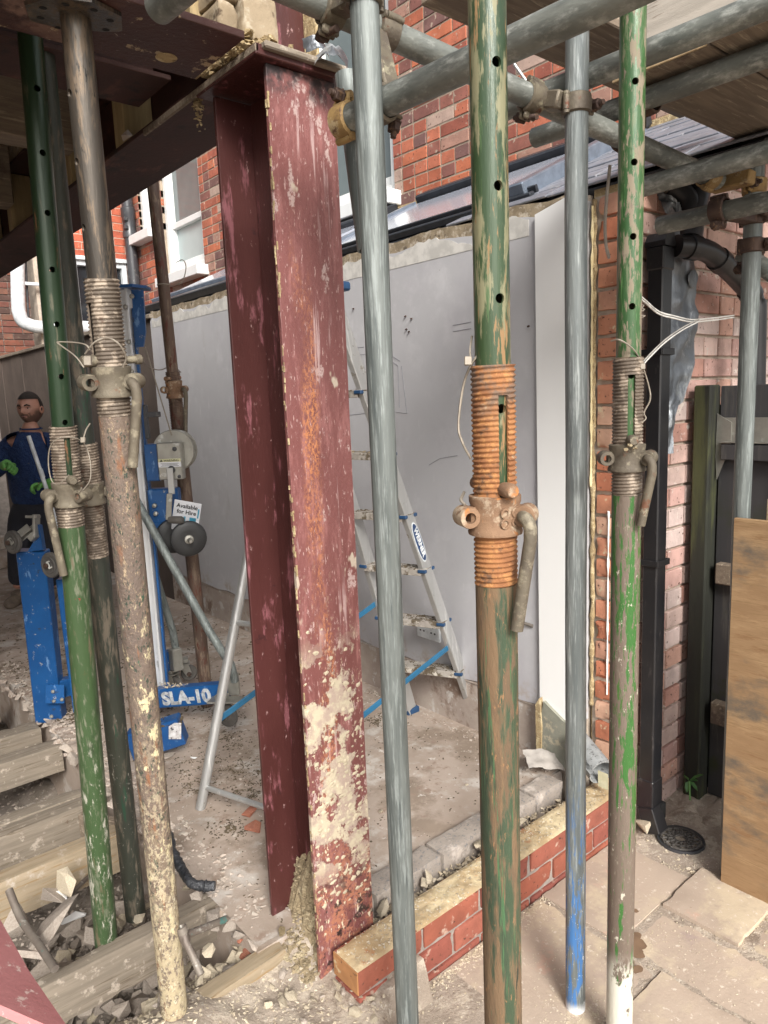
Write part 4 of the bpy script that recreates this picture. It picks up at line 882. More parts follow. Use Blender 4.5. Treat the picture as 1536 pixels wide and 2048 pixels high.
# ------------------------------------------------------------------ steel props
def tube_grid(mb, r, wall, z0, z1, phi, hole_r=0., holes=(), slot=None, thread=None, seg=11):
    """tube about +z with round through holes on both sides at angle phi, or a slot (za, zb), or a helical thread (pitch, depth)"""
    w_ = hole_r*1.5 if hole_r else (slot[2] if slot else .008); a = w_/r
    A = []
    def span(s0, s1, n): return [s0+(s1-s0)*i/n for i in range(n)]
    A += [(x, 'c0') for x in span(phi-a, phi+a, 4)]+[(x, '') for x in span(phi+a, phi+PI-a, seg)]+[(x, 'c1') for x in span(phi+PI-a, phi+PI+a, 4)]+[(x, '') for x in span(phi+PI+a, phi+2*PI-a, seg)]
    n = len(A)
    def P(t, z, rr): return Vector((rr*math.cos(t), rr*math.sin(t), z))
    if thread:
        pitch, dep = thread; zs = []; z = z0
        while z < z1: zs.append(z); z += pitch/6
        zs.append(z1)
    else:
        zs = sorted({z0, z1}|{h-w_ for h in holes}|{h+w_ for h in holes}|({slot[0], slot[1]} if slot else set()))
    if slot and thread:
        zs = sorted(set(zs)|{slot[0], slot[1]})
    def rad(t, z):
        if not thread: return r
        ph = (z/pitch-t/(2*PI)) % 1; e = .5+.5*math.cos(2*PI*ph); e = e*e*(3-2*e); return r-dep*(1-e)
    for rr_off in (0, -wall):
        vs = []; fs = []
        for z in zs: vs += [P(t, z, (rad(t, z) if rr_off == 0 else r-wall)) for t, _ in A]
        for j in range(len(zs)-1):
            zc = (zs[j]+zs[j+1])/2; inh = any(abs(zc-h) < w_ for h in holes); ins = slot and slot[0] < zc < slot[1]
            for i in range(n):
                k = (i+1) % n; tg = A[i][1]
                if (inh or ins) and tg: continue
                fs.append((j*n+i, j*n+k, (j+1)*n+k, (j+1)*n+i))
        mb.add(vs, fs)
    for h in holes:
        for s_ in (0, 1):
            pc = phi+PI*s_; sq = []; ci = []; ci2 = []; sq2 = []
            for q in range(16):
                side, t = q//4, (q % 4)/4
                u, v = ((-1+2*t, -1), (1, -1+2*t), (1-2*t, 1), (-1, 1-2*t))[side]
                sq.append(P(pc+u*a, h+v*w_, r)); sq2.append(P(pc+u*a, h+v*w_, r-wall)); L = math.hypot(u, v)
                ci.append(P(pc+u/L*hole_r/r, h+v/L*hole_r, r)); ci2.append(P(pc+u/L*hole_r/r, h+v/L*hole_r, r-wall))
            f = []
            for q in range(16):
                k = (q+1) % 16; f += [(q, k, 16+k, 16+q), (16+q, 16+k, 32+k, 32+q), (32+q, 32+k, 48+k, 48+q)]
            mb.add(sq+ci+ci2+sq2, f)
    if slot:
        for s_ in (0, 1):
            for e in (-1, 1):
                t = phi+PI*s_+e*a; zz = [z for z in zs if slot[0]-1e-6 <= z <= slot[1]+1e-6]
                vs = [P(t, z, rad(t, z)) for z in zz]+[P(t, z, r-wall) for z in zz]; k = len(zz); mb.add(vs, [(i, i+1, k+i+1, k+i) for i in range(k-1)])
            for z in (slot[0], slot[1]):
                ts = [phi+PI*s_+a*(-1+i/2) for i in range(5)]; mb.add([P(t, z, rad(t, z)) for t in ts]+[P(t, z, r-wall) for t in ts], [(i, i+1, 6+i, 5+i) for i in range(4)])
    for z, ii in ((z0, 0), (z1, 1)):
        vs = [P(t, z, rad(t, z)) for t, _ in A]+[P(t, z, r-wall) for t, _ in A]; mb.add(vs, [(i, (i+1) % n, (i+1) % n+n, i+n) for i in range(n)])
    return mb
def place(mb, base, top):
    "stand a part built about +z on the line base-top"
    ax = (Vector(top)-Vector(base)).normalized(); q = Vector((0, 0, 1)).rotation_difference(ax); b_ = Vector(base)
    mb.v = [b_+q @ v for v in mb.v]; return mb
ZD = Vector((0, 0, 1))
def prop(label, base, top, zc, z_thr_top, z_thr_bot, m_in, m_low, m_thr, m_col, phi=0., holes=(), slot=None, handle=None, lug=None, ground_plate=False, pin=True, head=False, hole_r=.0065, group='telescopic steel props', hl=.15, coll_h=.056):
    base = Vector(base); top = Vector(top); H = (top-base).length
    camang = math.atan2(-base.y, -base.x); phi = camang+phi
    t = thing('steel_prop', label, 'steel prop', base, group)
    zz = lambda z: z-base.z
    place(tube_grid(MB(), .02415, .004, max(.3, zz(zc)-.25), H, phi, hole_r, [zz(h) for h in holes]), base, top).build('inner_tube', m_in, t, smooth=35, weld=True)
    place(MB().lathe((0, 0, 0), (0, 0, 1), [(.0268, 0), (.0297, 0), (.0297, zz(z_thr_bot)), (.0268, zz(z_thr_bot))], 40), base, top).build('outer_tube', m_low, t, smooth=35)
    sl_ = (zz(slot[0]), zz(slot[1]), .0075) if slot else None
    place(tube_grid(MB(), .0309, .0046, zz(z_thr_bot)+.0003, zz(z_thr_top), phi, 0, (), sl_, (.0070, .0024), seg=13), base, top).build('screw_thread', m_thr, t, smooth=60, weld=True)
    # collar nut
    hh = coll_h/2; c = zz(zc)
    nut = MB().lathe((0, 0, c-hh), (0, 0, 1), [(.0312, 0), (.0378, .001), (.0384, .005), (.0360, .010), (.0345, .016), (.0345, coll_h-.014), (.0362, coll_h-.009), (.0364, coll_h-.001), (.0312, coll_h)], 40)
    def lugat(an, side):
        d = Vector((math.cos(an), math.sin(an), 0)); tn = Vector((-d.y, d.x, 0)); o = d*.0435+Vector((0, 0, c))
        nut.lathe(o-tn*.017, tn, [(.0078, 0), (.0142, 0), (.0152, .003), (.0152, .031), (.0142, .034), (.0078, .034), (.0078, 0)], 20)
        nut.box(d*.033+Vector((0, 0, c)), (.014, .024, .027), (d, tn, Vector((0, 0, 1))), .003)
        return o, d, tn
    for an in (lug or (-1.25,)): lugat(camang+an, 1)
    if handle is not None:
        o, d, tn = lugat(camang+handle, 1)
        tw = -Vector((math.cos(camang), math.sin(camang), 0)); fr = -tw
        ft = tn if tn.dot(fr) > 0 else -tn; pts = [o-ft*.010, o+ft*.016, o+ft*.021+d*.002, o+ft*.0245+d*.006-ZD*.001, o+ft*.026+d*.010-ZD*.006, o+ft*.026+d*.012-ZD*.014, o+ft*.026+d*.012-ZD*.03]+[o+ft*.026+d*(.012-.020*k/6)-ZD*(.03+(hl-.03)*k/6) for k in range(1, 7)]
        place(MB().tube(pts, .0092, 14), base, top).build('handle', m_col if m_col is not cast_rust else cast_dirty, t, smooth=45)
    if m_col is cast_rust:
        an = camang+.62; d = Vector((math.cos(an), math.sin(an), 0)); tn = Vector((-d.y, d.x, 0))
        for k, q in ((-.0085, .0055), (.0085, .0045)):
            for dz in (.006, -.008): nut.lathe(d*.0335+tn*k+Vector((0, 0, c+dz)), d, [(q+.002, 0), (q+.002, .003), (q-.001, .003), (q-.001, 0)], 12)
    place(nut, base, top).build('collar_nut', m_col, t, smooth=35)
    if pin:
        dd = Vector((math.cos(phi), math.sin(phi), 0)); o = Vector((0, 0, c+hh+.010))
        pm = MB().tube([o-dd*.052, o+dd*.012], .0072, 12); pm.lathe(o+dd*.026, dd, [(0, 0), (.0098, 0), (.0105, .004), (.0105, .024), (.008, .028), (0, .028)], 14); pm.lathe(o-dd*.052, -dd, [(.0072, 0), (.0095, .001), (.0095, .010), (0, .011)], 12)
        place(pm, base, top).build('pin', m_col, t, smooth=40)
    if ground_plate: place(MB().box((0, 0, .003), (.15, .15, .006), None, .001), base, top).build('base_plate', m_low, t)
    if head:
        hm = MB(); hm.lathe((0, 0, H-.002), (0, 0, 1), [(0, 0), (.062, 0), (.078, .0008), (.078, .007), (0, .007)], 8); 
        place(hm, base, top).build('head_plate', m_in, t)
        hm = MB()
        for a in range(8): hm.lathe((.055*math.cos(a*PI/4+.2), .055*math.sin(a*PI/4+.2), H-.0026), (0, 0, 1), [(0, 0), (.006, 0), (.006, .0004)], 10)
        place(hm, base, top).build('plate_holes', dark, t)
    return t
def tether(parent, pts, r=.0016, mt=None, tags=()):
    MB().tube(curve_pts(pts, 8), r, 6).build('tether_wire', mt or wire, parent, smooth=60)
    for c in tags: MB().box(c, (.010, .006, .012), (RT, FW, UP), .001).build('wire_ferrule', mt or wire, parent)
# A: rust-orange thread, front centre
A = prop('rusty green steel prop in the foreground centre with bright orange screw thread', (.7755, .672, -.0), (.7545, .655, 2.25), 1.383, 1.588, 1.283, greenA, greenA_low, rust, cast_rust, phi=R(27),
         holes=(1.957, 1.812, 1.673, 1.530), slot=(1.405, 1.548), handle=1.30, lug=(-1.15,), hl=.158)
tether(A, [at(1014, 628, .962), at(1000, 660, .958), at(965, 700, .965), at(942, 730, .975), at(926, 775, .99), at(917, 850, .995), at(925, 885, .995), at(942, 918, 1.0)], .0018, None, [at(936, 722, .962)])
MB().tube(curve_pts([at(944, 672, .985), at(940, 700, .98), at(942, 725, .975)], 6), .0014, 6).build('tether_wire', wire, A)
MB().tube(curve_pts([at(928, 985, 1.03), at(922, 1000, 1.01), at(930, 1010, 1.0)], 6), .0025, 6).build('tether_loop', wire, A)
# B: bright green prop on the right
B = prop('bright green steel prop with chipped brown lower tube right of the blue-tipped standard', (1.352, .812, .012), (1.322, .793, 2.6), 1.410, 1.611, 1.333, greenB, greenB_low, thread_m, cast_dirty, phi=R(14),
         holes=(2.113, 1.972, 1.838, 1.708, 1.575), slot=(1.448, 1.577), handle=1.32, lug=(-1.3,), hl=.135)
tether(B, [at(1222, 682, 1.42), at(1240, 680, 1.40), at(1268, 700, 1.41), at(1284, 730, 1.44), at(1298, 775, 1.46), at(1300, 800, 1.46), at(1288, 825, 1.46), at(1291, 838, 1.46), at(1272, 855, 1.45), at(1266, 885, 1.44)], .0017, None, [at(1285, 733, 1.425)])
for k, (px, py, q) in enumerate(((1262, 889, .0085), (1251, 899, .006), (1270, 897, .006))):
    o = bpy.data.objects.new('mortar_lump', shard_mesh('mortar_lump', q, random.Random(k+3), clay, 14, .8, 1.4)); COL.objects.link(o); o.parent = B; o.location = at(px, py, 1.428)-ORG[B.name]
# C: mortar-covered prop under the front beam
C_ = prop('brown steel prop crusted with cream mortar, its head plate under the front beam', (.545, 1.475, .16), (.4755, 1.300, 2.188), 1.606, 1.786, 1.544, shinyC, brownC, thread_m, cast_dirty, phi=R(-62),
          holes=(2.08, 1.975, 1.87), slot=(1.625, 1.745), handle=1.15, lug=(-1.25,), head=True, hl=.155)
tether(C_, [at(168, 735, 1.25), at(150, 712, 1.25), at(118, 688, 1.27), at(118, 684, 1.27), at(150, 685, 1.26), at(172, 690, 1.24), at(180, 700, 1.24)], .0013)
tether(C_, [at(170, 708, 1.23), at(190, 684, 1.215), at(215, 676, 1.215), at(238, 688, 1.22), at(252, 715, 1.24), at(246, 734, 1.25)], .0016)
MB().box(at(176, 722, 1.225), (.012, .008, .016), (RT, FW, UP), .001).build('wire_ferrule', wire, C_)
# D: green prop far left
D_ = prop('green steel prop with red paint flecks at far left', tuple(at(214, 1900, 1.955)), tuple(at(60, 70, 1.475)), 1.362, 1.520, 1.286, greenD_in, greenD, thread_m, cast_dirty, phi=R(12),
          holes=(2.215, 2.093, 1.975, 1.860, 1.745, 1.632, 1.530), slot=(1.385, 1.495), handle=-1.25, lug=(.75,), hl=.185, head=False, pin=True)
tether(D_, [at(163, 975, 1.59), at(160, 985, 1.60), at(180, 960, 1.60), at(180, 920, 1.6), at(170, 890, 1.6), at(160, 880, 1.58), at(140, 874, 1.56), at(115, 878, 1.56), at(100, 895, 1.57), at(97, 930, 1.58), at(104, 962, 1.58), at(118, 968, 1.56), at(138, 950, 1.55)], .0013, None, [at(166, 880, 1.57)])
MB().tube(curve_pts([at(166, 880, 1.575), at(172, 860, 1.58), at(180, 847, 1.59)], 5), .0016, 6).build('tether_wire', wire, D_)
# E: dark prop right behind D
E_ = prop('dark greenish black steel prop standing just behind the far left green prop', (.657, 2.02, .03), (.578, 1.80, 2.345), 1.345, 1.475, 1.175, darkE, darkE, thread_m, cast_dirty, phi=R(150), handle=None, lug=(1.8,), hole_r=.0)
# F and G: rusty brown props in the room
F_ = prop('brown rusty steel prop standing in the room left of the maroon column', (1.423, 3.045, .14), (1.315, 2.93, 2.62), 1.625, 1.70, 1.40, brownF, brownF, brownF, cast_rust, phi=R(150), handle=1.25, lug=(-1.4,), hole_r=.0, hl=.20, coll_h=.075)
MB().lathe((1.3405, 2.957, 2.05), (0, 0, 1), [(.026, 0), (.028, .003), (.026, .006)], 16).build('wire_band', wire, F_)
tether(F_, [at(352, 525, 3.0), at(366, 520, 3.0), at(372, 535, 3.0), at(366, 560, 3.0), at(356, 568, 3.0)], .002)
tether(F_, [at(286, 714, 3.1), at(292, 730, 3.1), at(318, 740, 3.1), at(345, 732, 3.1), at(362, 745, 3.1)], .0022)
G_ = prop('slim brown steel prop half hidden behind the blue lift mast', (1.50, 3.90, .14), (1.30, 3.42, 2.62), .9, 1.0, .8, brownF, brownF, brownF, cast_dirty, phi=R(150), handle=None, hole_r=.0)

# ------------------------------------------------------------------ scaffold tubes
def stube(label, p0, p1, mt=galv_x, group='galvanised scaffold tubes', r=.02415, name='scaffold_tube'):
    base = Vector(p0); o = MB().pipe(p0, p1, r, .004, 32).build(name, mt, None, smooth=40, loc=base); return tag(o, label, 'scaffold tube', group)
stube('galvanised scaffold standard passing in front of the low brick wall beside the maroon column', (.884, 1.035, 0), (.829, .981, 2.235), galv)
stube('scaffold standard with blue paint on its lower half standing on the paving', (1.372, .948, .0), (1.380, .957, 2.7), galv_blue)
stube('scaffold standard behind the stained plywood sheet at right', (2.137, .909, 0), (2.137, .909, 2.16), galv)
stube('dark horizontal ledger running from above the maroon column towards the right standard', (.40, 1.118, 2.262), (2.035, .962, 2.092))
stube('pale transom tube sloping up to the right across the foreground', (.862, 1.10, 2.043), (.985, -.25, 2.068))
stube('transom tube passing beside the ends of the scaffold boards', (1.40, 1.20, 2.20), (1.455, -.3, 2.20))
stube('blue-tinged tube directly under the scaffold boards with a white painted tip', (1.612, 1.245, 2.2), (1.655, -.3, 2.2))
stube('short tube with open end above the pinkish brick wall, upper one at right', (1.765, 1.035, 2.052), (1.745, -.3, 2.055))
stube('lower short tube with mortar splashes in front of the downpipe head', (1.93, 1.07, 1.985), (1.90, -.3, 1.99))
stube('diagonal brace tube low at right crossing behind the right standard', at(1482, 505, 2.06), at(1660, 625, 1.95))
stube('short tilted galvanised tube end behind the foreground standard', at(693, 150, 1.44), at(738, 500, 1.46), galv)
stube('tube end poking into the top left corner under the beam web', at(318, 14, 1.14), at(640, -260, .80))

def coupler(label, ca, ta, cb, tb, mt=coupler_m, bolt=iron, flip=1, ra=.0252, rev=(1, 1)):
    "double coupler clamping tube a (centre ca, axis ta) to tube b"
    ca = Vector(ca); cb = Vector(cb); ta = Vector(ta).normalized(); tb = Vector(tb).normalized()
    n = (cb-ca); n = n-ta*n.dot(ta); n = n.normalized(); ctr = (ca+cb)/2
    t = thing('scaffold_coupler', label, 'scaffold clamp', ctr, 'scaffold couplers at the tube crossings')
    body = MB(); body.box(ctr, (.036, .036, max(.012, (cb-ca).length-.044)), (ta, n.cross(ta), n), .004)
    for c, ax, d, rv in ((ca, ta, n, rev[0]), (cb, tb, -n, rev[1])):
        d = (d-ax*d.dot(ax)).normalized(); mm = ax.cross(d)*rv
        body.lathe(c-ax*.021, ax, [(ra, 0), (ra+.0055, .002), (ra+.007, .021), (ra+.0055, .040), (ra, .042), (ra, 0)], 18, -PI*.46, PI*.46, d)
        fl = MB().lathe(c-ax*.0195, ax, [(ra, 0), (ra+.005, .003), (ra+.0065, .0195), (ra+.005, .036), (ra, .039), (ra, 0)], 18, -PI*.44, PI*.44, -d)
        for sg in (1, -1):
            o = c+mm*sg*(ra+.0095)
            if sg > 0:
                body.box(o+d*.0065, (.034, .016, .008), (ax, mm, d), .003); fl.box(o-d*.0075, (.034, .018, .008), (ax, mm, d), .003)
            else:
                body.lathe(o-mm*sg*.004-ax*.014, ax, [(0, 0), (.0075, 0), (.0075, .028), (0, .028)], 12); fl.lathe(o-mm*sg*.004-ax*.021, ax, [(0, 0), (.0068, 0), (.0068, .006), (0, .006)], 12); fl.lathe(o-mm*sg*.004+ax*.015, ax, [(0, 0), (.0068, 0), (.0068, .006), (0, .006)], 12)
        f = fl.build('flap', mt, t, smooth=40)
        o = c+mm*(ra+.0125)
        prof = [(0, -.030), (.0058, -.030)]
        for q in range(16): prof += [(.0062, -.029+q*.0042), (.0052, -.0269+q*.0042)]
        prof += [(.0055, .0395), (0, .040)]
        MB().lathe(o, -d, prof, 12).build('bolt', bolt, t, smooth=30)
        MB().lathe(o-d*.0125, -d, [(0, 0), (.0135, 0), (.0138, .002), (.0115, .003), (.0115, .0155), (.009, .017), (0, .017)], 6).build('nut', bolt, t)
    body.build('body', mt, t, smooth=40); return t
T2a, T2b = Vector((.40, 1.118, 2.262)), Vector((2.035, .962, 2.092)); t2 = (T2b-T2a).normalized()
def on2(x): return T2a+t2*((x-.40)/t2.x)
T1a, T1b = Vector((.862, 1.10, 2.043)), Vector((.985, -.25, 2.068)); t1 = (T1b-T1a).normalized()
def on1(y): return T1a+t1*((y-1.10)/t1.y)
S1p = lambda z: Vector((.884, 1.035, 0)).lerp(Vector((.829, .981, 2.235)), z/2.235); S2p = lambda z: Vector((1.372, .948, 0)).lerp(Vector((1.380, .957, 2.7)), z/2.7); S3p = lambda z: Vector((2.137, .909, z))
coupler('bronze-brown double clamp hanging under the dark ledger left of the foreground prop', on2(.945), t2, on1(1.0), t1, rev=(1, -1))
coupler('double clamp fixing the dark ledger to the foreground standard top', on2(.835), t2, S1p(2.2), (0, 0, 1), rev=(1, 1))
coupler('ochre rusty clamp on the tilted tube behind the foreground standard', at(705, 225, 1.435), at(738, 500, 1.46)-at(693, 150, 1.44), on1(1.085), t1, coupler_y, rev=(-1, 1))
coupler('rusty clamp joining the ledger to the blue-tipped standard', on2(1.325), t2, S2p(2.14), (0, 0, 1), rev=(1, -1))
coupler('clamp under the board-side transom tube behind the bright green prop', (1.64, .945, 2.2), (0, 1, 0), on2(1.64), t2, iron)
coupler('broad ochre clamp at the end of the dark ledger by the right standard', on2(1.99), t2, S3p(2.08), (0, 0, 1), coupler_y, rev=(-1, 1))
coupler('rusty red clamp on the lower short tube at the right standard', (1.915, .90, 1.988), (0, 1, 0), S3p(2.0), (0, 0, 1), iron, rev=(1, 1))
coupler('dark clamp lowest on the right standard', S3p(1.925), (0, 0, 1), at(1500, 518, 2.05), (.6, -.4, -.5), iron, rev=(-1, 1))
# ------------------------------------------------------------------ scaffold boards at top right
for i in range(3):
    y1 = .985-i*.228
    d = thing('scaffold_board', ('scaffold board nearest the brick house with pale end grain', 'second scaffold board of the platform overhead', 'third scaffold board of the platform overhead', 'fourth scaffold board of the platform overhead', 'scaffold board of the platform overhead, closest to the viewer')[i], 'scaffold board', (1.56, y1-.11, 2.245), 'scaffold boards of the platform at top right')
    x0 = 1.545+(.01, 0, .012, -.008, .01)[i]
    MB().box((x0+1.2, y1-.112, 2.247), (2.4, .222, .038), None, .003).build('board', board_m, d)
    MB().box((x0-.0015, y1-.112, 2.247), (.004, .216, .034), None, .001).build('end_grain', board_end, d)
tb = thing('toe_board', 'pale silvered upright board above the scaffold platform at top right', 'scaffold board', (1.66, .7, 2.3))
MB().box((1.66, .70, 2.44), (.036, .62, .225), None, .003).build('board', grey_wood, tb); MB().box((1.662, .30, 2.45), (.036, .16, .225), None, .003).build('board', grey_wood, tb)
d = thing('scaffold_board', 'dark scaffold board underside at the very top above the red bricks', 'scaffold board', (1.6, 1.02, 2.36), 'scaffold boards of the platform at top right')
MB().box((1.72, 1.10, 2.385), (1.1, .2, .038), None, .003).build('board', board_m, d)
ls = thing('lead_offcut', 'crumpled grey lead flashing offcut beside the column head', 'lead flashing', at(650, 100, 1.55))
def crumple(mb, o, ux, uy, nx, ny, amp, sd=0, bend=0.):
    o = Vector(o); ux = Vector(ux); uy = Vector(uy); n = ux.cross(uy).normalized(); vs = []
    for j in range(ny+1):
        for i in range(nx+1):
            a, b_ = i/nx, j/ny; h = amp*(noise.noise(Vector((a*3+sd, b_*3, sd)))+.5*noise.noise(Vector((a*8, b_*8+sd, 2))))+bend*math.sin(a*PI)
            vs.append(o+ux*a+uy*b_+n*h)
    k = nx+1
    mb.add(vs, [(j*k+i, j*k+i+1, (j+1)*k+i+1, (j+1)*k+i) for j in range(ny) for i in range(nx)]); return mb
crumple(MB(), at(628, 130, 1.52), RT*.07-UP*.01, UP*.05+FW*.05, 12, 10, .012, 3, .028).build('sheet', lead, ls, smooth=60)
crumple(MB(), at(612, 105, 1.56), RT*.05+FW*.02, UP*.03-RT*.01, 8, 6, .01, 8, .02).build('folded_edge', lead, ls, smooth=60)

# ------------------------------------------------------------------ right side: downpipe, lead, round pipe, fence, plywood, drain
dp = thing('square_downpipe', 'black square plastic downpipe on the pink brick wall', 'drain pipe', (2.2, 1.21, 0))
DX, DY = 2.196, 1.212
MB().box((DX, DY, 1.03), (.060, .052, 1.80), None, .004).build('pipe', blackp, dp)
MB().box((DX, DY, 1.945), (.068, .060, .07), None, .004).build('socket', blackp, dp)
MB().quadprism([(DX-.034, DY-.034, 1.98), (DX+.034, DY-.034, 1.98), (DX+.034, DY-.034, 1.985), (DX+.02, DY-.034, 2.02), (DX-.02, DY-.034, 2.02), (DX-.034, DY-.034, 1.995)], (0, 1, 0), .068).build('top_bend', blackp, dp)
MB().box((DX, DY, .145), (.066, .058, .11), None, .003).build('shoe', blackp, dp); MB().box((DX-.01, DY-.018, .055), (.06, .06, .09), (Vector((1, 0, 0)), Vector((0, .94, -.34)), Vector((0, .34, .94))), .003).build('shoe_outlet', blackp, dp)
MB().box((DX+.026, DY-.03, .075), (.03, .02, .06), None, .002).build('outlet_opening', dark, dp)
for z in (1.66, .975):
    mb = MB(); mb.box((DX, DY-.0335, z), (.074, .004, .02), None, .001); mb.box((DX-.0365, DY+.008, z), (.004, .08, .02), None, .001); mb.box((DX+.0365, DY+.008, z), (.004, .08, .02), None, .001); mb.box((DX-.05, DY+.05, z), (.03, .004, .03), None, .001); mb.build('clip', blackp, dp)
lh = thing('lead_flashing', 'long dented grey lead strip hanging beside the square downpipe', 'lead flashing', (2.33, 1.22, 1.7))
def leadsheet():
    mb = MB(); nx, nz = 14, 60; vs = []
    for j in range(nz+1):
        b_ = j/nz; z = 1.32+b_*.72
        xl = 2.232+.0*b_; xr = 2.285+(.155 if b_ > .22 else .155*b_/.22*.6+.0)*min(1, b_*2.2)+.01*noise.noise(Vector((b_*9, 0, 0)))
        for i in range(nx+1):
            a = i/nx; vs.append((xl+(xr-xl)*a, 1.222+.020*noise.noise(Vector((a*2.2, b_*6, 4)))+.008*noise.noise(Vector((a*6, b_*18, 9)))-.018*a*(1-b_), z+.01*a))
    k = nx+1; mb.add(vs, [(j*k+i, j*k+i+1, (j+1)*k+i+1, (j+1)*k+i) for j in range(nz) for i in range(nx)]); return mb
leadsheet().build('sheet', lead, lh, smooth=60)
crumple(MB(), at(1330, 425, 2.28), RT*.075-UP*.025, UP*.07+FW*.02-RT*.02, 10, 10, .014, 5, .012).build('dressed_corner', lead, lh, smooth=60)
crumple(MB(), at(1352, 500, 2.26), RT*.012, UP*.15, 3, 14, .006, 7, .0).build('fold', lead, lh, smooth=60)
MB().lathe((2.40, 1.21, 1.90), (0, -1, 0), [(0, 0), (.03, .001), (.028, .004), (0, .006)], 16).build('lead_tab', lead, lh)
rdp = thing('round_downpipe', 'black round downpipe with swan-neck bends over the fence', 'drain pipe', at(1400, 500, 2.3))
k0 = [at(1352, 492, 2.25), at(1385, 495, 2.27), at(1415, 503, 2.3), at(1440, 522, 2.34), at(1475, 556, 2.42), at(1500, 585, 2.47), at(1509, 610, 2.5), at(1512, 640, 2.5), at(1506, 1000, 2.62)]
MB().tube(curve_pts(k0, 6), .034, 20).build('pipe', blackp, rdp, smooth=60)
for a, b_ in ((1, 0), (3, 2), (5, 6)):
    c = k0[a]; d = (k0[a+1]-k0[a-1]).normalized(); MB().lathe(c-d*.02, d, [(.0345, 0), (.0385, .002), (.0385, .038), (.0345, .04)], 20).build('socket', blackp, rdp, smooth=40)
MB().tube(curve_pts([at(1400, 330, 2.35), at(1398, 380, 2.33), at(1388, 430, 2.3), at(1380, 480, 2.28)], 5), .037, 18).build('upper_pipe', cast_black, rdp, smooth=60)
MB().tube(curve_pts([at(1345, 372, 2.3), at(1362, 385, 2.3), at(1376, 405, 2.3), at(1378, 440, 2.3)], 5), .034, 16).build('gutter_bend', blackp, rdp, smooth=60)
tcab = thing('white_twin_cable', 'white twin cable looping from the brick wall to the right standard', 'cable', at(1300, 620, 2.1))
for dd in (0, .006):
    MB().tube(curve_pts([at(1275, 592, 1.62)+UP*dd, at(1292, 607, 1.68)+UP*dd, at(1318, 628, 1.8)+UP*dd, at(1350, 637, 1.85)+UP*dd, at(1385, 644, 1.9)+UP*dd, at(1430, 640, 1.98)+UP*dd, at(1468, 635, 2.02)+UP*dd], 6), .0021, 6).build('cable', cable_w, tcab, smooth=60)
    MB().tube(curve_pts([at(1400, 642, 1.93)+UP*dd, at(1365, 660, 1.8)+UP*dd, at(1330, 685, 1.65)+UP*dd, at(1302, 712, 1.55)+UP*dd, at(1284, 732, 1.45)+UP*dd], 6), .0017, 6).build('cable', cable_w if dd == 0 else cable_g, tcab, smooth=60)
mb = MB(); rr = random.Random(2)
for k in range(7):
    c = at(1277, 605+k*4, 1.60); mb.tube(curve_pts([c+Vector([rr.uniform(-.014, .014) for _ in range(3)]) for _ in range(5)], 4), .0011, 5)
mb.build('wire_tangle', wire, tcab)
gc = tag(MB().tube(curve_pts([at(1220, 330, 1.9), at(1213, 400, 1.95), at(1210, 450, 2.0), at(1212, 490, 2.05), at(1218, 515, 2.1)], 6), .0045, 8).build('grey_cable', cable_g, None, smooth=60), 'thin grey cable hanging on the cut brick end left of the bright green prop', 'cable')
tag(MB().tube([at(1028, 128, 2.6), at(1062, 176, 2.6)], .006, 8).build('thin_rod', alu, None, smooth=60), 'thin grey rod leaning against the red bricks under the pale transom', 'rod')
fe = thing('garden_fence', 'charcoal boarded garden fence with grey metal rail and mossy post', 'fence', (2.5, 1.0, 0))
FX = 2.52
y = 1.17; i = 0
while y > -.9:
    w_ = .095; put_box('fence_board', (FX+.03+(.012 if i % 2 else 0), y-w_/2, .78), (.014, w_-.004, 1.53), fence_m, fe, .002); y -= w_; i += 1
MB().box((FX+.06, .2, .75), (.01, 2.1, 1.46)).build('backing_panel', fence_m, fe)
MB().box((FX-.0, 1.205, .77), (.075, .062, 1.56), None, .006).build('post', post_m, fe)
MB().box((FX+.012, .14, 1.395), (.004, 2.02, .082), None, .001).build('metal_rail', zinc, fe); MB().box((FX+.002, .14, 1.352), (.024, 2.02, .004)).build('rail_lip', zinc, fe)
MB().box((FX+.008, .14, 1.318), (.03, 2.02, .055), None, .003).build('rail', fence_m, fe)
MB().box((FX+.002, .14, .885), (.04, 2.02, .075), None, .004).build('rail', board_m, fe)
MB().box((FX+.002, .14, .36), (.04, 2.02, .085), None, .004).build('rail', board_m, fe)
MB().quadprism([(FX+.009, 1.17, 1.45), (FX+.009, 1.12, 1.42), (FX+.009, 1.12, 1.34), (FX+.009, 1.165, 1.22), (FX+.009, 1.172, 1.3)], (-1, 0, 0), .004).build('rail_bracket', zinc, fe)
MB().box((FX+.006, 1.06, 1.318), (.002, .035, .016)).build('label_remnant', paper, fe)
# plywood
pl = thing('plywood_sheet', 'stained brown plywood sheet standing on edge in front of the right standard', 'plywood', (2.115, .6, 0))
MB().box((2.097, .31, .585), (.017, 1.20, 1.166), None, .0015).build('sheet', ply, pl)
pl2 = thing('plywood_sheet', 'paler taller plywood offcut standing just behind the stained sheet', 'plywood', (2.13, .5, 0))
MB().box((2.1185, .24, .615), (.017, 1.18, 1.225), None, .0015).build('sheet', timber_new, pl2)
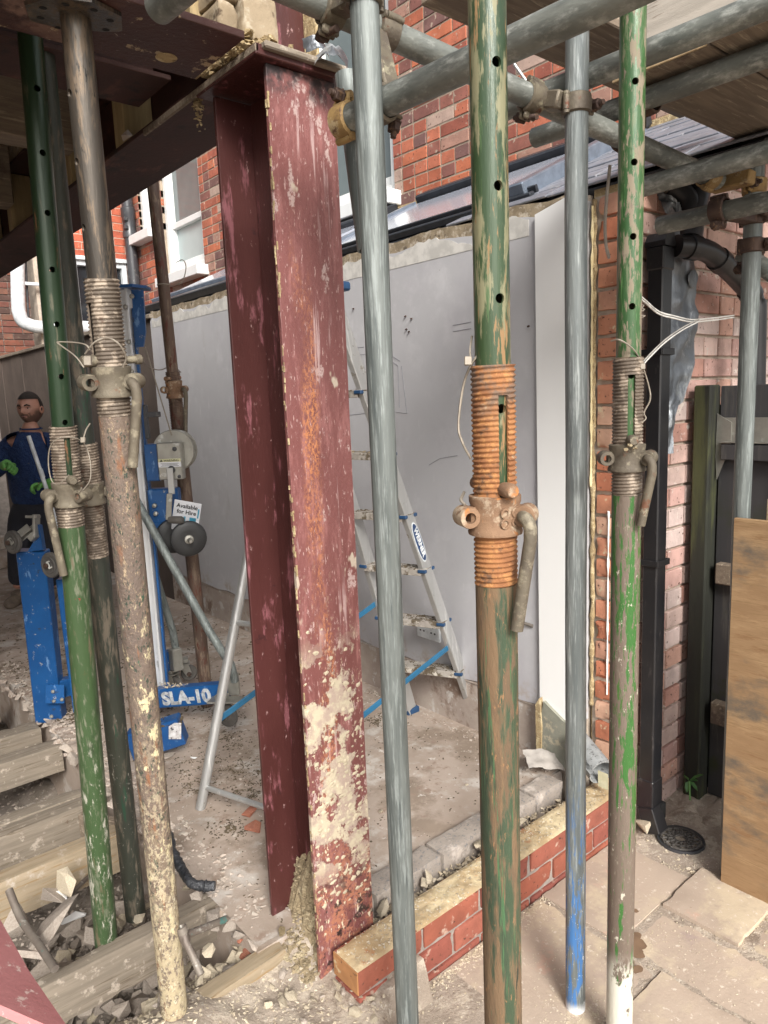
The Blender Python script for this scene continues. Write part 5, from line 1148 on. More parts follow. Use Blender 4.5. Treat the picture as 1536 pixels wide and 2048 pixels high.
# drain gully
dr = thing('drain_gully', 'round black drain grate sunk in rubble below the downpipe', 'drain', (2.2, 1.1, 0))
MB().lathe((2.215, 1.105, .004), (0, 0, 1), [(.078, -.02), (.080, -.004), (.078, .003), (.070, .002), (.068, -.03)], 30).build('rim', cast_black, dr, smooth=40)
mb = MB()
for a in range(14):
    t = 2*PI*a/14; mb.box((2.215+.042*math.cos(t), 1.105+.042*math.sin(t), .006), (.05, .006, .006), (Vector((math.cos(t), math.sin(t), 0)), Vector((-math.sin(t), math.cos(t), 0)), Vector((0, 0, 1))), .001)
for q in (.022, .042, .062): mb.lathe((2.215, 1.105, .0025), (0, 0, 1), [(q-.003, 0), (q-.003, .0065), (q+.003, .0065), (q+.003, 0), (q-.003, 0)], 24)
mb.build('grate', simple('dusty_grey_plastic', (.12, .11, .10)), dr); MB().lathe((2.215, 1.105, -.04), (0, 0, 1), [(0, 0), (.068, 0)], 24).build('sump', dark, dr)
# broken pipe end, slate piece and bent sheet on the wall stump
bp_ = thing('broken_pipe', 'broken grey pipe end lying on the end of the low brick wall', 'pipe', (2.0, 1.32, .2))
d = (at(1150, 1490, 2.62)-at(1207, 1560, 2.46)).normalized()
MB().lathe(at(1203, 1545, 2.46), d, [(.046, 0), (.048, .16), (.044, .16), (.042, 0), (.046, 0)], 26, -.35*PI, 1.5*PI, UP).build('pipe', mat('cement_grey_pipe', (.30, .31, .31), (.22, .23, .23), 30, (1, 1, 1), [dict(col=(.12, .12, .12), sc=60, lo=.56, hi=.62)], .7, 0, .5, 90), bp_, smooth=40)
crumple(MB(), at(1196, 1572, 2.47), RT*.035-UP*.015, UP*.055+RT*.0, 5, 6, .004, 2, .0).build('torn_flap', simple('mouldy_pipe_inside', (.27, .25, .16)), bp_, smooth=60)
ss = thing('stone_piece', 'grey-green broken stone slab with orange mortar edge under the white board', 'stone', (2.09, 1.55, .15))
MB().quadprism([(2.085, 1.475, .165), (2.085, 1.60, .155), (2.085, 1.605, .30), (2.085, 1.585, .40), (2.085, 1.50, .35), (2.085, 1.47, .345)], (1, 0, 0), .03).build('slab', mat('greenish_stone', (.25, .25, .20), (.18, .18, .15), 9, (1, 1, 1), [dict(col=(.38, .34, .25), sc=14, lo=.52, hi=.62)], .9, 0, .6, 60), ss)
MB().quadprism([(2.078, 1.595, .15), (2.078, 1.615, .15), (2.078, 1.618, .38), (2.078, 1.60, .41), (2.078, 1.59, .3)], (1, 0, 0), .036).build('mortar_edge', mortar_y, ss)
sh = thing('bent_sheet', 'thin bent metal strip lying on the block wall end', 'metal strip', (1.98, 1.5, .19))
crumple(MB(), at(1058, 1537, 2.62), RT*.14-UP*.022+FW*.03, UP*.045+FW*.07-RT*.01, 12, 6, .012, 6, .01).build('sheet', simple('dusty_metal_sheet', (.36, .33, .30), .7), sh, smooth=60)

# ------------------------------------------------------------------ step ladder
ld = thing('step_ladder', 'plaster-splashed aluminium step ladder with blue braces standing open on the floor', 'ladder', (1.6, 2.15, .14))
def beam(mb, a, b_, w_, d_, side, bev=.002):
    a = Vector(a); b_ = Vector(b_); z = (b_-a).normalized(); x = Vector(side); x = (x-z*x.dot(z)).normalized(); return mb.box((a+b_)/2, (w_, d_, (b_-a).length), (x, z.cross(x), z), bev)
FR0, FR1 = Vector((2.2, 2.03, .14)), Vector((1.53, 2.05, 1.92))
FL0, FL1 = Vector((2.05, 2.29, .14)), Vector((1.52, 2.27, 1.92))
RN0, RN1 = Vector((.99, 2.245, .14)), Vector((1.50, 2.245, 1.86))
RM0, RM1 = Vector((1.12, 1.86, .14)), Vector((1.50, 2.06, 1.86))
for a, b_ in ((FR0, FR1), (FL0, FL1)):
    s_ = MB(); beam(s_, a, b_, .058, .024, (1, .25, 0)); st_ = s_.build('stile', alu, ld)
    MB().box(a+Vector((0, 0, .012)), (.07, .035, .03), None, .005).build('foot', blue_plastic, st_)
for a, b_ in ((RN0, RN1), (RM0, RM1)):
    s_ = MB(); s_.tube([a, b_], .0175, 14); st_ = s_.build('rear_leg', alu, ld, smooth=40)
def onl(a, b_, z): return a+(b_-a)*((z-a.z)/(b_.z-a.z))
for z in (.399, .636, .874, 1.103, 1.347, 1.58):
    p, q = onl(FR0, FR1, z), onl(FL0, FL1, z); s_ = MB(); ax = (q-p).normalized(); sd_ = Vector((-ax.y, ax.x, 0)); 
    s_.box((p+q)/2-sd_*0.0, ((q-p).length+.03, .078, .004), (ax, sd_, Vector((0, 0, 1))), .001); s_.box((p+q)/2+sd_*.039-Vector((0, 0, .012)), ((q-p).length, .003, .026), (ax, sd_, Vector((0, 0, 1))), .001); s_.box((p+q)/2-sd_*.039-Vector((0, 0, .012)), ((q-p).length, .003, .026), (ax, sd_, Vector((0, 0, 1))), .001)
    o = s_.build('step', step_dirty, ld)
    for e in (p-ax*.004, q+ax*.004): 
        for sg_ in (1, -1): MB().box(e+sd_*.036*sg_-Vector((0, 0, .006)), (.036, .018, .014), (ax, sd_, Vector((0, 0, 1))), .003).build('step_bracket', blue_plastic, o)
    r = random.Random(int(z*100))
    grit('plaster_crumbs', [(*( (p+(q-p)*r.random()+sd_*r.uniform(-.035, .035)).xy), z+.002, r.uniform(.002, .009)) for _ in range(70)], dirt if z < 1.3 else clay, '', '', o)
for a, b_ in ((onl(FR0, FR1, .52), onl(RM0, RM1, .36)), (onl(FL0, FL1, .70), onl(RN0, RN1, .44))):
    s_ = MB(); beam(s_, a, b_, .005, .024, (0, 1, 0)); br = s_.build('brace', blue_brace, ld)
    for e in (a, b_): MB().lathe(e+Vector((0, -.006, 0)), (0, -1, 0), [(0, 0), (.010, 0), (.008, .004), (0, .005)], 10).build('rivet', alu, br)
s_ = MB(); s_.tube([onl(RN0, RN1, .215), onl(RM0, RM1, .215)], .010, 10); s_.build('rear_crossbar', alu, ld, smooth=40)
s_ = MB(); s_.tube([onl(RN0, RN1, .78), onl(RM0, RM1, .80)], .010, 10); s_.build('rear_crossbar', alu, ld, smooth=40)
MB().box((1.51, 2.16, 1.93), (.13, .34, .03), None, .006).build('top_cap', blue_plastic, ld)
# maker's badge on the right stile
ax = (FR1-FR0).normalized(); c = onl(FR0, FR1, .985); sdv = Vector((1, .25, 0)); sdv = (sdv-ax*sdv.dot(ax)).normalized(); nn = ax.cross(sdv)
if nn.dot(-c) < 0: nn = -nn
s_ = MB(); pts = [c+nn*.0122+ax*(.088*(abs(math.cos(t))**.8)*(1 if math.cos(t) > 0 else -1))+sdv*(.024*math.sin(t)) for t in [2*PI*i/28 for i in range(28)]]
s_.quadprism([tuple(p) for p in pts], nn, .0012); bd = s_.build('maker_badge', upvc, ld)
s_ = MB(); pts = [c+nn*.0135+ax*(.082*(abs(math.cos(t))**.8)*(1 if math.cos(t) > 0 else -1))+sdv*(.020*math.sin(t)) for t in [2*PI*i/28 for i in range(28)]]; s_.quadprism([tuple(p) for p in pts], nn, .0012); s_.build('badge_field', label_navy, bd)
ux = -ax; uy = nn.cross(ux)
text_mesh('WERNER', .031, c+nn*.0148, ux, uy, upvc, 'badge_lettering', bd, bold=.0012)

# ------------------------------------------------------------------ blue material lift
gl = thing('material_lift', 'blue wheeled material lift with pale mast, winch and stowed legs', 'material lift', (1.18, 3.06, .14))
MX, MY = 1.202, 3.042; mr_ = Vector((.765, -.644, 0)); mf_ = Vector((.644, .765, 0)); ZZ = Vector((0, 0, 1)); M0 = Vector((MX, MY, 0))
def mp(a, b_, z): return M0+mr_*a+mf_*b_+ZZ*z
mb = MB(); mb.box(mp(-.03, 0, 1.15), (.105, .02, 1.80), (mr_, mf_, ZZ), .003)
for a in (-.08, .02): mb.box(mp(a, -.012, 1.15), (.012, .05, 1.80), (mr_, mf_, ZZ), .002)
mb.box(mp(-.03, -.02, 1.15), (.022, .03, 1.80), (mr_, mf_, ZZ), .003); mb.build('mast', alu_white, gl)
MB().box(mp(.034, -.002, 1.1), (.010, .022, 1.72), (mr_, mf_, ZZ), .002).build('mast_side', blue_m, gl)
mb = MB(); mb.quadprism([tuple(mp(a, b_, 2.035)) for a, b_ in ((-.10, -.07), (.06, -.07), (.10, -.02), (.10, .05), (-.10, .05))], (0, 0, 1), .012); mb.box(mp(-.075, -.05, 2.0), (.04, .006, .06), (mr_, mf_, ZZ), .002)
mb.quadprism([tuple(mp(a, -.03, z)) for a, z in ((.042, 2.03), (.09, 2.03), (.085, 1.86), (.07, 1.80), (.042, 1.80))], tuple(mf_), .012); cp = mb.build('mast_head', blue_m, gl)
for a, z in ((-.075, 2.0), (.02, 1.96), (.05, 2.0), (.02, 1.82), (.02, 1.70)): MB().lathe(mp(a, -.056, z), -mf_, [(0, 0), (.011, 0), (.009, .006), (0, .007)], 8).build('bolt', zinc, cp)
MB().tube([mp(.075, -.02, 1.80), mp(.165, -.06, 1.43)], .003, 6).build('lifting_cable', wire, gl)
# winch
wn = MB().box(mp(.16, -.08, 1.325), (.10, .05, .155), (mr_, mf_, ZZ), .004).build('winch_housing', zinc, gl)
MB().lathe(mp(.165, -.055, 1.365), mf_, [(0, 0), (.085, 0), (.088, .004), (.086, .008), (.045, .010), (.045, .05), (.086, .052), (.088, .058), (0, .06)], 36).build('winch_drum', zinc, wn, smooth=40)
mb = MB(); mb.lathe(mp(.185, -.106, 1.375), -mf_, [(0, 0), (.010, 0), (.008, .006), (0, .007)], 8); mb.lathe(mp(.165, -.106, 1.29), -mf_, [(0, 0), (.016, 0), (.014, .014), (0, .016)], 12); mb.lathe(mp(.195, -.106, 1.26), -mf_, [(0, 0), (.008, 0), (.006, .005), (0, .006)], 8); mb.build('bolt', cast_black, wn)
cr = MB().box(mp(.165, -.13, 1.245), (.026, .007, .11), (mr_, mf_, ZZ), .002).build('crank_handle', alu, wn)
MB().box(mp(.152, -.14, 1.14), (.024, .007, .11), ((mr_+ZZ*.12).normalized(), mf_, (ZZ-mr_*-.12).normalized()), .002).build('crank_arm', zinc, wn)
MB().lathe(mp(.148, -.145, 1.085), (mr_*.95-mf_*.3).normalized(), [(0, 0), (.013, .002), (.016, .02), (.016, .06), (.012, .068), (0, .07)], 14).build('crank_grip', rubber, wn, smooth=50)
wl = MB().box(mp(.160, -.1058, 1.318), (.094, .001, .034), (mr_, mf_, ZZ)).build('warning_label', paper, wn)
MB().box(mp(.160, -.1066, 1.329), (.094, .001, .013), (mr_, mf_, ZZ)).build('warning_band', yellow, wl)
text_mesh('\u25B2 WARNING', .013, mp(.160, -.1075, 1.3285), mr_, ZZ, text_dark, 'warning_lettering', wl)
mb = MB(); [mb.box(mp(.160, -.1067, 1.316-.005*i), (.075-.01*(i % 2), .0006, .0016), (mr_, mf_, ZZ)) for i in range(3)]; mb.build('small_print', text_dark, wl)
mb = MB(); mb.box(mp(.08, -.055, 1.32), (.06, .06, .155), (mr_, mf_, ZZ), .004); mb.box(mp(.10, -.02, 1.13), (.13, .06, .15), (mr_, mf_, ZZ), .006); mb.box(mp(.10, -.045, 1.02), (.09, .02, .09), (mr_, mf_, ZZ), .004); cb = mb.build('carriage', blue_m, gl)
mb = MB(); mb.box(mp(.065, -.06, 1.49), (.016, .02, .14), (mr_, mf_, ZZ), .002); mb.box(mp(.095, -.06, 1.52), (.06, .018, .022), (mr_, mf_, ZZ), .002); mb.build('bracket', cast_black, cb)
for a, z in ((.066, 1.135), (.068, 1.10), (.10, 1.04), (.12, 1.09)): MB().lathe(mp(a, -.055, z), -mf_, [(0, 0), (.011, 0), (.009, .010), (0, .012)], 8).build('bolt', zinc, cb)
# hire sign
sg = MB().box(mp(.20, -.07, 1.085), (.115, .003, .13), ((mr_-ZZ*.22).normalized(), mf_, (ZZ+mr_*.22).normalized()), .001).build('hire_sign', paper, gl)
su, sv = (mr_-ZZ*.22).normalized(), (ZZ+mr_*.22).normalized(); sc_ = mp(.20, -.0725, 1.085)
text_mesh('Available\nfor Hire', .025, sc_+sv*.03, su, sv, text_dark, 'sign_lettering', sg, bold=.0004)
mb = MB(); mb.box(sc_+su*.03-sv*.032, (.028, .001, .062), (su, mf_, sv)); mb.box(sc_-su*.005-sv*.032, (.008, .001, .062), (su, mf_, sv)); mb.box(sc_+su*.05+sv*.02, (.006, .001, .04), (su, mf_, sv)); mb.build('printed_bar', cyan, sg)
# big rear wheels on the mast
for q, (a, b_) in enumerate(((.215, -.12), (.13, -.04))):
    c = mp(a, b_, 1.0+.0*q)
    wh = MB().lathe(c, (mf_*-.93+mr_*.36).normalized(), [(0, 0), (.034, 0), (.050, -.006), (.062, -.004), (.074, .004), (.076, .014), (.072, .026), (.060, .032), (.030, .030), (0, .030)], 32).build('transport_wheel', rubber_black, gl, smooth=40)
    if q == 0: MB().lathe(c, (mf_*-.93+mr_*.36).normalized(), [(0, .028), (.020, .028), (.018, .040), (.009, .042), (.009, .085), (.006, .09), (0, .09)], 14).build('axle', zinc, wh, smooth=40)
# base, arms and casters
mb = MB(); mb.box(mp(-.062, .0, .42), (.10, .09, .46), (mr_, mf_, ZZ), .005); mb.build('base_column', blue_m, gl)
def arm(p, q, w_, h_, name='leg'):
    p = Vector(p); q = Vector(q); d = (q-p).normalized(); sdx = Vector((-d.y, d.x, 0)).normalized(); return MB().box((p+q)/2, ((q-p).length, w_, h_), (d, sdx, d.cross(sdx)), .005).build(name, blue_m, gl), d, sdx
A0, A1 = at(268, 1398, 3.18), at(455, 1383, 3.08)
arm1, ad_, as_ = arm(A0, A1, .055, .085)
fn = -as_ if (-as_).dot(-(A0+A1)) > 0 else as_
text_mesh('SLA-10', .078, (A0+A1)/2+fn*.0285+ad_*.045-Vector((0, 0, .002)), ad_, ZZ, text_white, 'leg_lettering', arm1, bold=.004)
arm2, bd_, bs_ = arm(at(262, 1490, 2.92), at(366, 1456, 2.93), .075, .115)
MB().box(at(350, 1462, 2.885), (.05, .001, .065), (RT, FW, UP)).build('worn_sticker', mat('torn_sticker', (.55, .55, .55), (.35, .33, .32), 60, (1, 1, 1), [dict(col=(.35, .05, .05), sc=30, lo=.6, hi=.63), dict(col=(.05, .05, .06), sc=80, lo=.58, hi=.6)], .8), arm2)
arm3, _, _ = arm(at(262, 1368, 3.45), at(350, 1312, 3.5), .055, .085)
r = random.Random(8)
def on_arm(p, q, w_, h_, n, q0=.006):
    p = Vector(p); q = Vector(q); sdx = Vector((-(q-p).y, (q-p).x, 0)).normalized(); return [(*((p+(q-p)*r.random()+sdx*r.uniform(-w_/2, w_/2)).xy), p.z+(q.z-p.z)*.5+h_/2+r.uniform(0, .004), r.uniform(.003, q0)) for _ in range(n)]
grit('dirt_crumbs', on_arm(A0, A1, .05, .085, 240), rock_pale, '', '', gl); grit('dirt_crumbs', on_arm(at(280, 1486, 2.92), at(366, 1456, 2.93), .07, .115, 260, .014), dirt, '', '', gl)
def caster(c, ax, rr=.045, par=None, up_=None):
    c = Vector(c); ax = Vector(ax).normalized(); up_ = Vector(up_ or (0, 0, 1))
    wh = MB().lathe(c-ax*.014, ax, [(0, 0), (rr*.45, 0), (rr*.5, .003), (rr*.86, .003), (rr, .008), (rr, .020), (rr*.86, .025), (rr*.5, .025), (rr*.45, .028), (0, .028)], 26).build('caster', rubber, par or gl, smooth=40)
    fk = MB()
    sd_ = up_.cross(ax).normalized()
    for s_ in (-1, 1): fk.quadprism([tuple(c+ax*s_*.02+up_*u+sd_*v) for u, v in ((-.012, -.010), (-.012, .012), (rr*1.25, .045), (rr*1.25, .0), (.01, -.012))], tuple(ax), .003*s_)
    fk.box(c+up_*(rr*1.27)+sd_*.022, (.055, .06, .006), (ax, sd_, up_), .001); fk.box(c+up_*(rr*1.27+.016)+sd_*.022, (.045, .045, .02), (ax, sd_, up_), .003)
    fk.build('caster_fork', zinc, wh); MB().lathe(c+ax*.024*(-1 if ax.dot(c) > 0 else 1), -ax if ax.dot(c) > 0 else ax, [(0, 0), (.012, 0), (.010, .008), (0, .009)], 8).build('axle_bolt', iron, wh)
caster(at(352, 1372, 3.5), (mf_*.5+mr_*.3+ZZ*0), .048); caster(at(378, 1345, 3.6), (mf_*.7-mr_*.2), .04)
caster(at(455, 1430, 3.02), (mf_*.8+mr_*.4), .05)
MB().box(at(352, 1318, 3.45), (.05, .05, .11), None, .004).build('arm_bracket', zinc, gl); MB().box(at(467, 1368, 3.06), (.05, .02, .10), (RT, FW, ZZ), .003).build('arm_bracket', zinc, gl); MB().box(at(455, 1400, 3.0), (.15, .1, .008), (RT, FW, ZZ), .002).build('caster_plate', zinc, gl)
MB().tube([at(272, 1000, 3.0), at(420, 1265, 3.02), at(462, 1330, 3.02), at(470, 1362, 3.05)], .0175, 14).build('brace_tube', galv, gl, smooth=40)
MB().tube([at(282, 1060, 3.2), at(345, 1262, 3.42), at(352, 1300, 3.46)], .0175, 14).build('brace_tube', galv, gl, smooth=40)
MB().lathe(at(295, 1312, 3.3), at(310, 1297, 3.3)-at(285, 1310, 3.3)+RT*.1, [(0, 0), (.016, 0), (.016, -.002), (.026, -.002), (.026, .06), (0, .06)], 16).build('white_roller', upvc, gl, smooth=40)
# stowed stabiliser legs at the left
sa, sb_ = at(66, 1100, 3.16), at(103, 1440, 3.37); dz_ = (sa-sb_).normalized()
s_ = MB(); beam(s_, sb_, sa, .125, .06, RT, .004); so1 = s_.build('stowed_leg', blue_m, gl)
s_ = MB(); s_.quadprism([tuple(at(55, 1104, 3.13)), tuple(at(86, 1100, 3.13)), tuple(at(78, 1050, 3.1)), tuple(at(70, 1046, 3.1)), tuple(at(66, 1085, 3.12))], tuple(FW), .03); s_.build('leg_tip', blue_m, so1)
s_ = MB(); beam(s_, at(98, 1383, 3.3), at(150, 1368, 3.38), .085, .05, ZZ, .004); so2 = s_.build('cross_tube', blue_m, gl)
MB().box(at(110, 1388, 3.27), (.085, .006, .085), (RT, FW, UP), .001).build('pivot_plate', blue_m, so2)
for px, py in ((106, 1383), (108, 1402), (103, 1433), (124, 1399)): MB().lathe(at(px, py, 3.262), -FW, [(0, 0), (.009, 0), (.007, .006), (0, .007)], 8).build('bolt', zinc, so2)
s_ = MB(); beam(s_, at(162, 1420, 3.32), at(128, 1155, 3.16), .05, .06, RT, .004); so3 = s_.build('stowed_leg', blue_m, gl)
for (cx, cy, d_, ex, ey, par, rr) in ((26, 1084, 3.08, 66, 1052, so1, .050), (102, 1130, 3.02, 150, 1108, so3, .054)):
    c = at(cx, cy, d_); ax = (FW*.86+RT*.42+UP*.1).normalized(); 
    wh = MB().lathe(c-ax*.014, ax, [(0, 0), (rr*.3, 0), (rr*.32, .004), (rr*.6, .002), (rr*.66, .006), (rr*.9, .004), (rr, .008), (rr, .020), (rr*.9, .025), (0, .026)], 28).build('caster', rubber, par, smooth=40)
    e = at(ex, ey, d_+.02); fm = MB()
    for s__ in (-1, 1): beam(fm, c+ax*.019*s__, e+ax*.019*s__, .003, .034, ax, .001)
    fm.box(e+UP*-.0+RT*.014, (.012, .05, .10), (RT, FW, UP), .002); fm.box(e+UP*.04, (.05, .04, .012), (RT, FW, UP), .002); fm.box(e-UP*.045-RT*.0, (.035, .035, .03), ((RT+UP).normalized(), FW, (UP-RT).normalized()), .003)
    fm.build('caster_fork', zinc, wh); MB().lathe(c-ax*.022, -ax, [(0, 0), (.012, 0), (.010, .010), (0, .011)], 6).build('axle_bolt', iron, wh)

# ------------------------------------------------------------------ timbers over the pit
def timb(label, x0, x1, y0, y1, z1, h_, mt=timber, rz=0., grp='floor joists over the pit'):
    t = rough_box('floor_joist', ((x0+x1)/2, (y0+y1)/2, z1-h_/2), (x1-x0, y1-y0, h_), mt, None, .02, .003, .0009, (0, rnd.uniform(-.006, .006), rz)); return tag(t, label, 'timber', grp)
timb('farthest short timber joist by the stowed blue leg', -1.2, .70, 3.86, 3.93, .125, .1)
timb('timber joist ending just in front of the stowed blue leg', -1.2, .77, 3.39, 3.49, .14, .11)
timb('third timber joist from the far end, a small knot on its face', -1.2, .785, 3.13, 3.215, .14, .12)
timb('broad joist across the middle of the pit, back half of the doubled pair', -1.2, .76, 2.645, 2.71, .14, .15)
timb('broad joist across the middle of the pit, front half of the doubled pair', -1.2, .76, 2.575, 2.642, .135, .15)
timb('knotty pale joist just behind the rubble heap at far left', -1.2, .73, 2.305, 2.372, .14, .14, timber_new)
timb('long plank on edge behind the mortar-covered prop', -.9, .845, 1.785, 1.832, .145, .13, timber, R(-.5))
timb('short pale plank on edge beside the maroon column foot', .50, .872, 1.495, 1.548, .115, .10, timber_new, R(3))
tag(MB().box((.72, 2.49, .02), (.03, .17, .2), (Vector((.87, .5, 0)), Vector((-.5, .87, 0)), ZZ), .003).build('trimmer', board_m), 'dark short trimmer board in the opening between the joists', 'timber')
# maroon steel offcut at the bottom left corner
oc = thing('steel_offcut', 'pinkish maroon steel plate corner close to the viewer at bottom left', 'steel plate', at(20, 1960, 1.0))
c_ = [at(-60, 1770, 1.28), at(0, 1838, 1.22), at(62, 1935, 1.12), at(150, 2075, 1.02), at(-80, 2100, 1.0)]
n_ = (c_[1]-c_[0]).cross(c_[3]-c_[0]).normalized(); n_ = n_ if n_.z < 0 else -n_
c_ = [p-n_*((p-c_[1]).dot(n_)) for p in c_]
MB().quadprism([tuple(p) for p in c_], tuple(n_), .012).build('plate', mat('dusty_pink_maroon_paint', (.42, .17, .17), (.36, .14, .14), 6, (1, 1, 1), [dict(col=(.58, .42, .38), sc=50, lo=.58, hi=.66)], .5, 0, .3, 90), oc)
# old pipes in the rubble
op = thing('copper_pipe', 'dirty copper tee pipe lying on the rubble beside the mortar-covered prop', 'pipe', at(380, 1900, 1.62))
mb = MB(); mb.tube([at(366, 1872, 1.63), at(408, 1856, 1.68), at(452, 1838, 1.76)], .0085, 12); mb.tube([at(368, 1866, 1.62), at(372, 1885, 1.61), at(385, 1910, 1.60), at(402, 1950, 1.58)], .0085, 12); mb.tube([at(364, 1862, 1.62), at(372, 1884, 1.62)], .0115, 12); mb.build('pipe', copper, op, smooth=50)
MB().lathe(at(366, 1864, 1.62), (at(362, 1858, 1.62)-at(372, 1884, 1.62)), [(.006, -.002), (.0125, -.002), (.0125, .012), (.0095, .013), (.006, 0)], 14).build('fitting', copper, op, smooth=40)
tag(MB().tube(curve_pts([at(18, 1780, 2.0), at(42, 1838, 1.95), at(75, 1885, 1.88), at(110, 1938, 1.80)], 4), .0105, 10).build('old_pipe', copper, None, smooth=50), 'long dusty pipe lying in the rubble below the knotty joist', 'pipe')
tag(MB().tube([at(140, 1790, 2.15), at(178, 1752, 2.3)], .007, 8).build('rod', copper, None, smooth=50), 'thin dusty rod stuck in the rubble behind the far left green prop', 'rod')
pb = thing('plastic_membrane', 'torn black plastic membrane along the broken floor edge behind the mortar-covered prop', 'plastic sheet', at(375, 1730, 2.0))
vs = []; P = curve_pts([at(335, 1668, 2.2), at(345, 1705, 2.08), at(362, 1735, 2.03), at(382, 1765, 1.97), at(408, 1772, 1.97), at(430, 1772, 1.97)], 8)
rs = [.012+.012*abs(noise.noise(Vector((i*.35, 0, 0)))) for i in range(len(P))]; MB().tube(P, .02, 12, True, rs).build('fold', bag, pb, smooth=70)
# weed by the fence
wd = thing('weed', 'small green weed growing in the dark gap by the fence', 'plant', (2.44, 1.19, .0))
wc = onz(1393, 1590, .02)
for i, (px, py, l_) in enumerate(((1372, 1556, .05), (1375, 1578, .04), (1392, 1556, .055), (1385, 1570, .04), (1400, 1562, .03))):
    p = at(px, py, wc.dot(FW)+.02); b_ = at(1378, 1562, wc.dot(FW)+.03); d = (p-b_); d = d.normalized() if d.length > .004 else RT; s_ = d.cross(ZZ).normalized()*.010
    pts = [b_, b_+d*l_*.35+s_+ZZ*.006, b_+d*l_*.75+s_*.8+ZZ*.004, b_+d*l_, b_+d*l_*.75-s_*.8+ZZ*.004, b_+d*l_*.35-s_+ZZ*.006]
    MB().add(pts+[b_+d*l_*.5+ZZ*.0]*1, [(0, 1, 6), (1, 2, 6), (2, 3, 6), (3, 4, 6), (4, 5, 6), (5, 0, 6)]).build('leaf', leafm, wd)
MB().tube([at(1380, 1600, 2.42), at(1379, 1562, 2.42)], .003, 6).build('stem', leafm, wd)

# ------------------------------------------------------------------ rubble
shapes = {}
def rubble(x, y, z, q, mt, label, fl=None, el=None, grp='lumps of rubble between the floor timbers', tilt=.9):
    k = (mt.name, rnd.randrange(9), fl)
    if k not in shapes: shapes[k] = shard_mesh('rubble_stone', 1, rnd, mt, rnd.choice((9, 11, 14)), fl or rnd.uniform(.35, .75), el or rnd.uniform(1, 1.5))
    o = bpy.data.objects.new(NAMES.get(grp, 'rubble_stone'), shapes[k]); COL.objects.link(o); o.location = (x, y, z); o.scale = (q, q, q)
    o.rotation_euler = (rnd.uniform(-tilt, tilt), rnd.uniform(-tilt, tilt), rnd.uniform(0, 6.3)); ORG[o.name] = Vector((x, y, z))
    if grp in BULK and label in AUTO:
        bx = BULK[grp]; u = (Vector((x, y, z))-Vector((0, 0, HC))); px = 768+F*u.dot(RT)/u.dot(FW); py = 1024-F*u.dot(UP)/u.dot(FW)
        a = min(3, int(4*(px-bx[0])/(bx[1]-bx[0]))) if px > bx[0] else 0; b_ = min(2, max(0, int(3*(py-bx[2])/(bx[3]-bx[2]))))
        label = ('tiny', 'small', 'medium', 'large')[0 if q < .013 else 1 if q < .022 else 2 if q < .04 else 3]+' '+('grey ' if mt is rock_grey else 'pale ' if mt is rock_pale else 'reddish ' if mt is rock_red else 'dusty ')+label+', '+('back', 'middle', 'front')[b_]+' row, '+('leftmost', 'left of centre', 'right of centre', 'rightmost')[a]
    return tag(o, label, 'rubble', grp)
AUTO = {'lump in the heap behind the long plank', 'lump between long and short planks', 'stone in the gap behind the low wall', 'stone near the maroon column foot', 'chunk on the torn floor edge'}
NAMES = {'stones in the wall cavity': 'cavity_stone', 'stones at the column foot': 'loose_stone', 'chunks along the floor edge': 'floor_chunk', 'chips on the floor': 'floor_chip', 'lumps of rubble around the copper pipe': 'mortar_lump'}
BULK = {'lumps of rubble between the floor timbers': (0, 270, 1720, 1960), 'lumps of rubble around the copper pipe': (300, 560, 1770, 1960), 'stones in the wall cavity': (780, 1120, 1560, 1800), 'stones at the column foot': (430, 700, 1880, 2048), 'chunks along the floor edge': (60, 430, 1440, 1780)}
for i in range(150):
    y = rnd.uniform(1.86, 2.34); x = rnd.uniform(.30, .80); q = rnd.choice((.014, .018, .024, .03, .04, .05)); h = hgt(x, y)
    m_ = rnd.choice((rock_grey, rock_grey, rock_grey, rock_pale, rock_red) if i % 4 == 0 else (rock_grey, rock_grey, rock_pale)); rubble(x, y, h+q*.35+rnd.uniform(0, .05), q, m_, 'lump in the heap behind the long plank')
for (px, py, q, m_, l_, fl) in ((95, 1860, .085, rock_grey, 'large upright slab of broken concrete in the heap at left', .28), (40, 1900, .075, rock_grey, 'big flat dusty slab beside the long dusty pipe', .3), (105, 1795, .05, rock_grey, 'jagged pale lump above the upright concrete slab', .7),
        (150, 1835, .035, white_board, 'pale bluish plaster shard in the heap', .3), (122, 1790, .026, white_board, 'flat white plaster shard lying on the heap', .3), (132, 1765, .045, rock_pale, 'smooth rounded yellowish stone under the knotty joist', .6),
        (12, 1850, .06, rock_grey, 'rough round lump at the left edge of the heap', .8), (70, 1960, .07, rock_grey, 'broad broken slab near the maroon plate corner', .3), (185, 1880, .05, rock_grey, 'lump leaning against the foot of the green prop', .7)):
    p = ony(px, py, 1.98) if py > 1850 else ony(px, py, 2.12); o = rubble(p.x, p.y, p.z, q, m_, l_, fl, 1.4, tilt=.7)
for i in range(70):
    x = rnd.uniform(.50, .86); y = rnd.uniform(1.56, 1.76); q = rnd.choice((.010, .014, .02, .028)); rubble(x, y, hgt(x, y)+q*.3, q, rnd.choice((rock_grey, rock_pale, rock_pale, rock_grey, rock_red) if i % 5 == 0 else (rock_grey, rock_pale)), 'lump between long and short planks', grp='lumps of rubble around the copper pipe')
